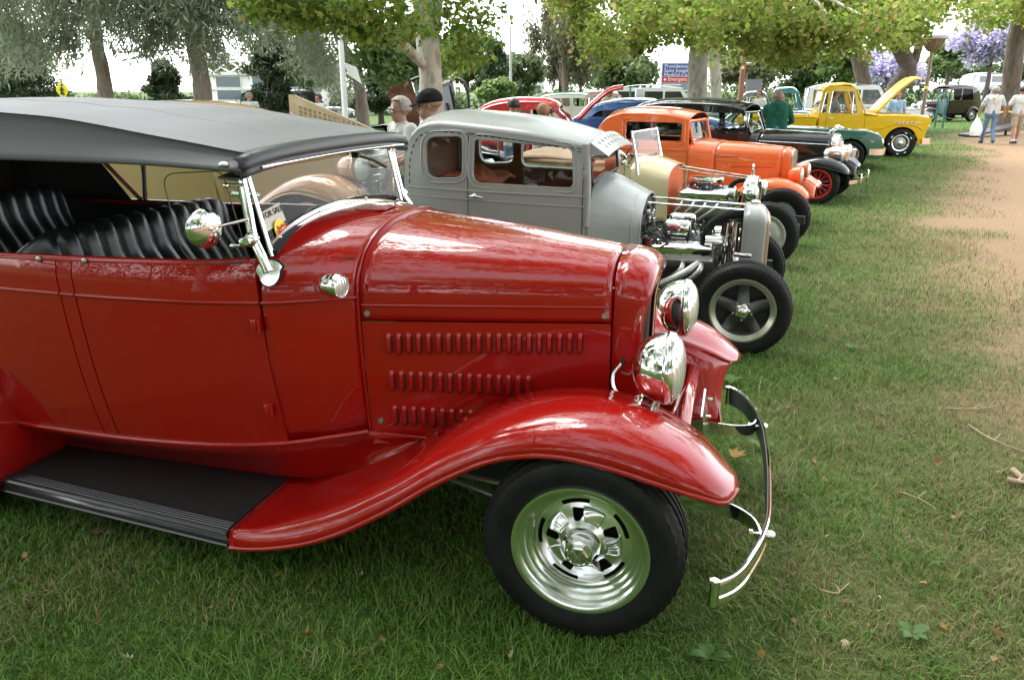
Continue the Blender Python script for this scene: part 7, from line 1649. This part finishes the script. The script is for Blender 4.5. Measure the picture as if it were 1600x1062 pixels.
def park_lamp(label, u, Y, vtop, vhead, k=1.0, v0=None, band=False):
    b = base_at(u, Y); s = thing('park_lamp', label, 'street lamp', b, 0, 'park lamps'); zt = zpx(vtop, Y)-b[2]; zh = zpx(vhead, Y)-b[2]; hh = zt-zh
    MB().cyl((0,0,-.05),(0,0,zh+.02),.062*k,.055*k,12).build('pole', POLET, s, 60)
    MB().lathe([(.08*k,zh),(.16*k,zh+hh*.12),(.27*k,zh+hh*.40),(.325*k,zh+hh*.70),(.33*k,zh+hh*.74)], axis='z', n=24).build('globe', plain('smoky_diffuser', (.16,.11,.07), rough=.4) if 'smoky_diffuser' not in MATS else MATS['smoky_diffuser'], s, 60)
    for i in range(14):
        a = 2*math.pi*i/14; MB().tube([((r+.008)*k*math.cos(a), (r+.008)*k*math.sin(a), zh+hh*q) for r, q in ((.08,0),(.16,.12),(.27,.40),(.33,.72))], .014*k, 5).build('rib', POLEB, s)
    MB().lathe([(.30*k,zh+hh*.70),(.40*k,zh+hh*.72),(.41*k,zh+hh*.80),(.38*k,zh+hh*.93),(.30*k,zh+hh*1.0),(.01,zh+hh*1.03)], axis='z', n=28).build('cap', plain('lamp_cap_grey', (.26,.27,.25), rough=.5) if 'lamp_cap_grey' not in MATS else MATS['lamp_cap_grey'], s, 50)
    if band: MB().lathe([(.066*k,-.04),(.066*k,.04)], axis='z', c=(0,0,zpx(137, Y)-b[2]), n=14).build('tape_band', plain('yellow_tape', (.75,.60,.05), rough=.5), s)
park_lamp('tall park lamp with tulip shaped head beside the yellow hood', 1447, 24.6, 54, 81, .92, band=True)
park_lamp('distant park lamp right of the brown pole', 1165, 39, 98, 113, .85)
def pole(name, label, u, Y, vtop, r, mat, extra=None):
    b = base_at(u, Y); s = thing(name, label, 'pole', b); zt = zpx(vtop, Y)-b[2]; MB().cyl((0,0,-.05),(0,0,zt),r,r*.75,10).build('shaft', mat, s, 60)
    if extra: extra(s, zt, b)
pole('light_pole', 'white pole with a small white banner left of the plane tree', 537, 22.0, -60, .085, POLEW, lambda s, zt, b: (MB().panel([(0,0),(.30,-.12),(.42,-.55),(.05,-.30)], [], lambda x, z: (.08+x, .02*math.sin(x*9), zpx(98,22)-b[2]+z), .1, (0,.01,0)).build('banner', WHITE, s), MB().lathe([(.12,0),(.12,.35),(.085,.4)], axis='z', n=12).build('base_collar', POLEW, s)))
pole('light_pole', 'thin white pole far behind the crimson coupe', 798, 40.0, 40, .075, POLEW, lambda s, zt, b: (MB().box((-.25,0,zpx(122,40)-b[2]),(.5,.05,.05)).build('cross_arm', POLEW, s), MB().lathe([(.12,0),(.12,.3),(.08,.35)], axis='z', n=12).build('base_collar', POLEW, s)))
pole('utility_pole', 'slim brown pole behind the grey green pickup', 1158, 36.0, 20, .13, plain('rust_pole', (.25,.11,.07), rough=.7), lambda s, zt, b: (MB().box((0,0,zt-.5),(1.6,.1,.1)).build('cross_arm', POLEB, s),))
def traffic_light():
    Y = 46; b = base_at(877, Y); s = thing('traffic_light', 'black traffic light on an orange post left of the canopy', 'traffic light', b); z = zpx(131, Y)-b[2]
    MB().cyl((0,0,0),(0,0,z),.07).build('post', plain('orange_post', (.6,.3,.12), rough=.6), s); MB().box((0,0,z-.05),(.32,.25,.75),None,0,.04).build('housing', IRON, s)
    for i in range(3): MB().lathe([(.09,0),(.09,-.03),(.002,-.03)], c=(0,-.13,z-.28+.23*i), n=14).build('lens', plain('lens_%d' % i, [(.02,.12,.05),(.25,.15,.02),(.3,.02,.02)][i], rough=.2), s)
traffic_light()
def ped_sign():
    Y = 17.0; b = base_at(97, Y); s = thing('pedestrian_sign', 'yellow diamond pedestrian crossing sign above the car top at left', 'sign', b); z = zpx(141, Y)-b[2]; d = .19
    MB().cyl((0,.02,-.05),(0,.02,z+.2),.025).build('post', STEEL, s)
    s2 = MB().panel(rpoly([(-d*.72,0),(0,-d*1.15),(d*.72,0),(0,d*1.15)], .03), [], lambda x, q: (x, 0, z+q), .2, (0,.006,0)).build('sign_plate', plain('sign_yellow', (.80,.70,.01), rough=.4), s)
    f = plain('sign_black', (.01,.01,.01), rough=.5); mb = MB(); mb.ball((.01,-.012,z+.10),(.020,.004,.020)); mb.tube([(0,-.012,z+.06),(-.01,-.012,z-.03),(.03,-.012,z-.10)], .018, 5, flat=(.004,.02)); mb.tube([(-.01,-.012,z-.03),(-.04,-.012,z-.09)], .016, 5, flat=(.004,.018)); mb.tube([(-.04,-.012,z-.01),(0,-.012,z+.05),(.04,-.012,z-.01)], .012, 5, flat=(.004,.014)); mb.build('walking_figure', f, s2)
ped_sign()
b = base_at(1178, 33.0); s = thing('notice_board', 'plain grey board right of the brown pole', 'board', b); MB().box((0,0,zpx(136,33)-b[2]),(.62,.05,.58)).build('panel', plain('board_grey', (.20,.21,.23), rough=.6), s)
for x in (-.28,.28): MB().cyl((x,.03,-.05),(x,.03,zpx(136,33)-b[2]+.2),.025).build('leg', IRON, s)
b = base_at(1000, 34.0); s = thing('utility_box', 'pale grey utility cabinet left of the white van', 'cabinet', b); MB().box((0,0,(zpx(139,34)-b[2])/2),(.36,.3,zpx(139,34)-b[2]),None,0,.02).build('cabinet', plain('cabinet_grey', (.5,.52,.52), rough=.5), s); MB().box((0,-.155,.9),(.3,.012,1.2)).build('door', plain('cabinet_door', (.46,.48,.48), rough=.5), s)
pole('marker_post', 'short green post left of the utility cabinet', 985, 33.0, 136, .05, plain('post_green', (.03,.18,.10), rough=.5), lambda s, zt, b: MB().ball((0,0,zt),.06).build('knob', MATS['post_green'], s))
# teal bicycle rack in front of the maroon sedan
b = base_at(1476, 36.5); s = thing('bike_rack', 'teal hoop rack in front of the maroon sedan', 'bike rack', b, 10); TR = plain('rack_teal', (.03,.16,.16), rough=.4); zt = zpx(147,36.5)-b[2]
MB().tube(cat([(-.20,0,-.03),(-.20,0,zt*.55),(-.18,0,zt-.12),(0,0,zt),(.18,0,zt-.12),(.20,0,zt*.55),(.20,0,-.03)], 40), .045, 8).build('hoop', TR, s, 60)
MB().box((0,0,zt*.62),(.30,.04,.55),None,0,.01).build('plate', plain('rack_plate', (.10,.2,.2), rough=.5), s)
# dark ramp with a yellow rail on the far side of the path
b = base_at(1560, 30.5); s = thing('ramp', 'low dark ramp with a yellow rail beyond the two walkers', 'ramp', b, 14)
MB().box((0,0,.22),(2.3,.7,.07),(0,R(-9),0)).build('deck', plain('ramp_dark', (.03,.03,.03), rough=.5), s); 
for x in (-.6,.7): MB().cyl((x,0,-.05),(x,0,.20+.14*x),.05).build('support', IRON, s)
MB().tube(cat([(.3,.3,.15),(.32,.3,.72),(.5,.3,.82),(1.2,.3,.82),(1.4,.3,.7),(1.42,.3,.15)], 30), .03, 8).build('rail', plain('rail_yellow', (.75,.55,.03), rough=.4), s, 60)
# the white bag in the walker's hand, lettering on the shirt
wk = [o for o in bpy.data.objects if o.get('label', '').startswith('walker in a lettered')][0]
bpy.context.view_layer.update(); hp = wk.matrix_world @ Vector((.07, .37, .80)); bg = thing('carrier_bag', 'white plastic carrier bag in the left hand of the lettered walker', 'bag', tuple(hp)); secs = []
for i in range(9):
    t = i/8; r_ = .03+.17*math.sin(t*2.2)**1.2; secs.append([(r_*math.cos(a)*(1+.10*math.sin(3*a+t*4)), r_*.6*math.sin(a), .05-.60*t) for a in [2*math.pi*j/16 for j in range(16)]])
MB().loft(secs, True, True).build('sack', plain('white_plastic', (.78,.78,.78), rough=.4), bg, 60)
for s_ in (-1, 1): MB().tube(cat([(s_*.03,0,.02),(s_*.035,0,.09),(0,0,.12)], 10), .008, 5).build('handle', MATS['white_plastic'], bg)
TGR = plain('shirt_print_green', (.02,.20,.16), rough=.8); 
for i, ch in enumerate('MAY CA'):
    if ch == ' ': continue
    a = (i-2.5)*.155; text_part(ch, .13, TGR, wk, frame((-.185+.02*abs(i-2.5), -a*.92, 1.395-abs(i-2.5)**2*.014), (0,-1,.25*(i-2.5)*-.5), (.12,0,1)), name='shirt_letter', depth=.004)
MB().ball((-.18,0,1.40),(.01,.045,.04)).build('shirt_emblem', plain('shirt_print_yellow', (.75,.6,.1), rough=.8), wk)

# ------------------------------------------------------------------ buildings far left
def building(label, u0, u1, Y, vtop, mat, rows, name='office_building'):
    a = at(u0, 140, Y).x; c = at(u1, 140, Y).x; z1 = zpx(vtop, Y); cx = (a+c)/2; W = c-a; s = thing(name, label, 'building', (cx, Y+4, ground_z(cx, Y+4)))
    MB().box((0,0,z1/2-.5),(W,8,z1+1)).build('wall', mat, s); MB().box((0,0,z1+.12),(W+.5,8.5,.24)).build('roof', CONC, s)
    n = max(2, int(W/2.4))
    for vz in rows:
        z = zpx(vz, Y)
        MB().box((0,-4.06,z-.55),(W,.14,.12)).build('ledge', CONC, s)
        for i in range(n):
            x = -W/2+W*(i+.5)/n; f = MB().box((x,-4.03,z),(W/n*.72,.1,.85)).build('window', POLEW, s); MB().box((x,-4.07,z),(W/n*.66,.08,.74)).build('pane', GLASSB, f)
    return s
GLASSB = plain('office_glass', (.10,.13,.15), rough=.08)
bl = building('long white building with window bands behind the dark pine', 330, 500, 62, 118, plain('white_wall', (.74,.73,.70), rough=.8), (128, 148))
for i in range(12):
    x = -7.6+i*1.25; MB().tube([(x,-3.9,zpx(118,62)+.2),(x+1.25,-3.9,zpx(118,62)+1.0)], .06, 5).build('truss', POLEW, bl); MB().tube([(x+1.25,-3.9,zpx(118,62)+.2),(x,-3.9,zpx(118,62)+1.0)], .06, 5).build('truss', POLEW, bl)
MB().box((-.1,-3.9,zpx(118,62)+1.02),(15.2,.12,.12)).build('truss_rail', POLEW, bl)
building('white building with dark windows behind the raised brown door', 575, 700, 58, 122, plain('white_wall_warm', (.76,.73,.68), rough=.8), (136, 155))
building('pale stepped building beyond the thin white pole', 785, 850, 80, 118, plain('white_wall_cool', (.76,.77,.77), rough=.8), (140,))

# ------------------------------------------------------------------ litter on the lawn: leaves, twigs, weeds
DRY = [leafmat('dry_leaf_tan', [(.30,.18,.085),(.36,.23,.12)], .2), leafmat('dry_leaf_brown', [(.22,.10,.045),(.30,.15,.07)], .15), leafmat('dry_leaf_pale', [(.38,.30,.19),(.44,.36,.25)], .2), leafmat('dry_leaf_yellow', [(.33,.20,.04),(.38,.22,.05)], .25)]
def leaf_shape(curl, seed):
    q = random.Random(seed); rr = [1.0,.45,.82,.40,.62,.34,.34,.62,.40,.82,.45]; an = [0,24,48,72,100,150,-150,-100,-72,-48,-24]; V = [(0,0,0)]
    for r_, a in zip(rr, an):
        r2 = r_*q.uniform(.8,1.15); x, y = r2*math.cos(R(a)), r2*math.sin(R(a)); V.append((x, y, curl*(x*x*.5+y*y*.9)+q.uniform(-.05,.12)))
    F = [(0, i, i % 11+1) for i in range(1, 12)]; me = bpy.data.meshes.new('leaf'); me.from_pydata(V, [], F); setup(me, DRY[seed % 4], 180); return me
LM = [leaf_shape(c, i) for i, c in enumerate([.9,1.4,-.8,1.1,1.7,.7,1.3,-1.0])]
def gpt(u, v): d = ray(u, v); t = -CAM_H/d.z; return (t*d.x, t*d.y)
spots = [(150,845),(155,985),(130,918),(435,910),(565,905),(600,1010),(205,1040),(1232,903),(1355,968),(1358,985),(1375,938),(1470,985),(1545,935),(1510,855),(1300,635),(1288,750),(1330,700),(1465,728),(1290,840),(1400,770),(1250,690),(1230,640),(1420,845),(1440,915),(1490,815),(1265,560),(1305,595),(1345,545),(1420,548),(1475,550),(1395,497),(1510,640),(1530,602),(1240,975),(1320,1010),(1190,1030),(1550,1040),(690,1050),(800,1035),(40,880),(330,960),(480,1000),(1380,650),(1350,615),(1270,725),(1555,745),(1330,470),(1370,430),(1290,510),(1415,395),(1310,400),(1360,360),(1400,330)]
for i, (u, v) in enumerate(spots):
    x, y = gpt(u, v); z = ground_z(x, y); q = random.Random(i*3+1); sz = q.uniform(.015,.028)*(1+.05*y)
    o = obj('fallen_leaf', LM[i % 8], None, (x, y, z+.024+.4*sz*.2), (q.uniform(-.9,.9), q.uniform(-.9,.9), q.uniform(0,6.28)), (sz,sz*q.uniform(.7,1),sz)); tag(o, 'small dry curled leaf lying on the lawn grass', 'leaf', 'fallen leaves scattered on the lawn')
def big_leaf(label, u, v, sz, m, rot, seed):
    x, y = gpt(u, v); me = leaf_shape(.5, seed); me.materials.clear(); me.materials.append(m); o = obj('fallen_leaf', me, None, (x, y, ground_z(x,y)+.035), rot, (sz,sz*.8,sz)); tag(o, label, 'leaf')
big_leaf('large yellow brown leaf beside the far bumper iron', 1146, 716, .075, DRY[3], (.2,.1,.4), 21)
big_leaf('big pale curled leaf in the bottom right lawn', 1553, 1000, .055, DRY[0], (.5,.9,1.2), 22)
big_leaf('brown leaf pair lying below the running board', 152, 847, .05, DRY[1], (.3,.4,2.0), 23)
BRK = noisy('twig_bark', [(.28,.19,.12),(.42,.32,.23)], 20, .5, .01, rough=.9)
def twig(label, pts, r, name='twig'):
    P = [gpt(*p) for p in pts]; b = P[0]; s = thing(name, label, 'twig', (b[0], b[1], ground_z(*b))); q = random.Random(len(label))
    L_ = cat([(x-b[0], y-b[1], ground_z(x,y)-s.location.z+r+.012+q.uniform(0,.01)) for x, y in P], 14); MB().tube(L_, [r*(1-.5*i/13) for i in range(14)], 7).build('stem', BRK, s, 60)
    m_ = L_[6]; MB().tube([m_, (m_[0]+.05, m_[1]+.03, m_[2]+.02)], r*.5, 5).build('side_shoot', BRK, s)
twig('thick broken branch stub at the right edge of the dirt', [(1580,745),(1612,770)], .016); twig('second broken branch stub just below the other at right edge', [(1572,758),(1606,765)], .014)
twig('long thin curved twig on the bare patch by the path', [(1512,668),(1545,690),(1590,708),(1625,722)], .005); twig('thin straight twig on the dry grass near the path', [(1475,641),(1520,643),(1560,638)], .004); twig('short thin twig left of the bare patch', [(1400,770),(1440,785),(1462,800)], .0035)
twig('small bent twig in the lower right lawn', [(1280,925),(1310,930),(1305,915)], .004); twig('pale grass stem standing out in the middle lawn', [(1185,612),(1190,590)], .003)
LW = leafmat('weed_leaf', [(.05,.115,.02),(.07,.145,.028),(.09,.165,.04)], .3, .5)
def weed(label, u, v, n, sz, seed):
    x, y = gpt(u, v); s = thing('weed', label, 'plant', (x, y, ground_z(x,y))); q = random.Random(seed)
    for i in range(n):
        a = 2*math.pi*i/n+q.uniform(-.4,.4); L_ = sz*q.uniform(.7,1.3); secs = []
        for k in range(7):
            t = k/6; w = L_*.30*math.sin(min(1,t*1.05)*math.pi)**.7+.001; c = Vector((math.cos(a)*L_*(.1+t), math.sin(a)*L_*(.1+t), .03+L_*.45*math.sin(t*2.2)*.6)); sd = Vector((-math.sin(a), math.cos(a), 0))
            secs.append([c-sd*w+Vector((0,0,.15*w)), c, c+sd*w+Vector((0,0,.15*w))])
        MB().loft(secs).build('leaf', LW, s, 180)
weed('broad leaved weed at the bottom edge right of the red wheel', 1108, 1035, 6, .05, 1); weed('broad leaved weed in the lower right lawn', 1425, 1000, 7, .045, 2); weed('small weed cluster between the red bumper and far lawn', 1190, 700, 6, .055, 3)
weed('small weed right of the grey wheel', 1330, 545, 5, .05, 4); weed('weed beside the red fender tip', 1140, 600, 6, .06, 5)
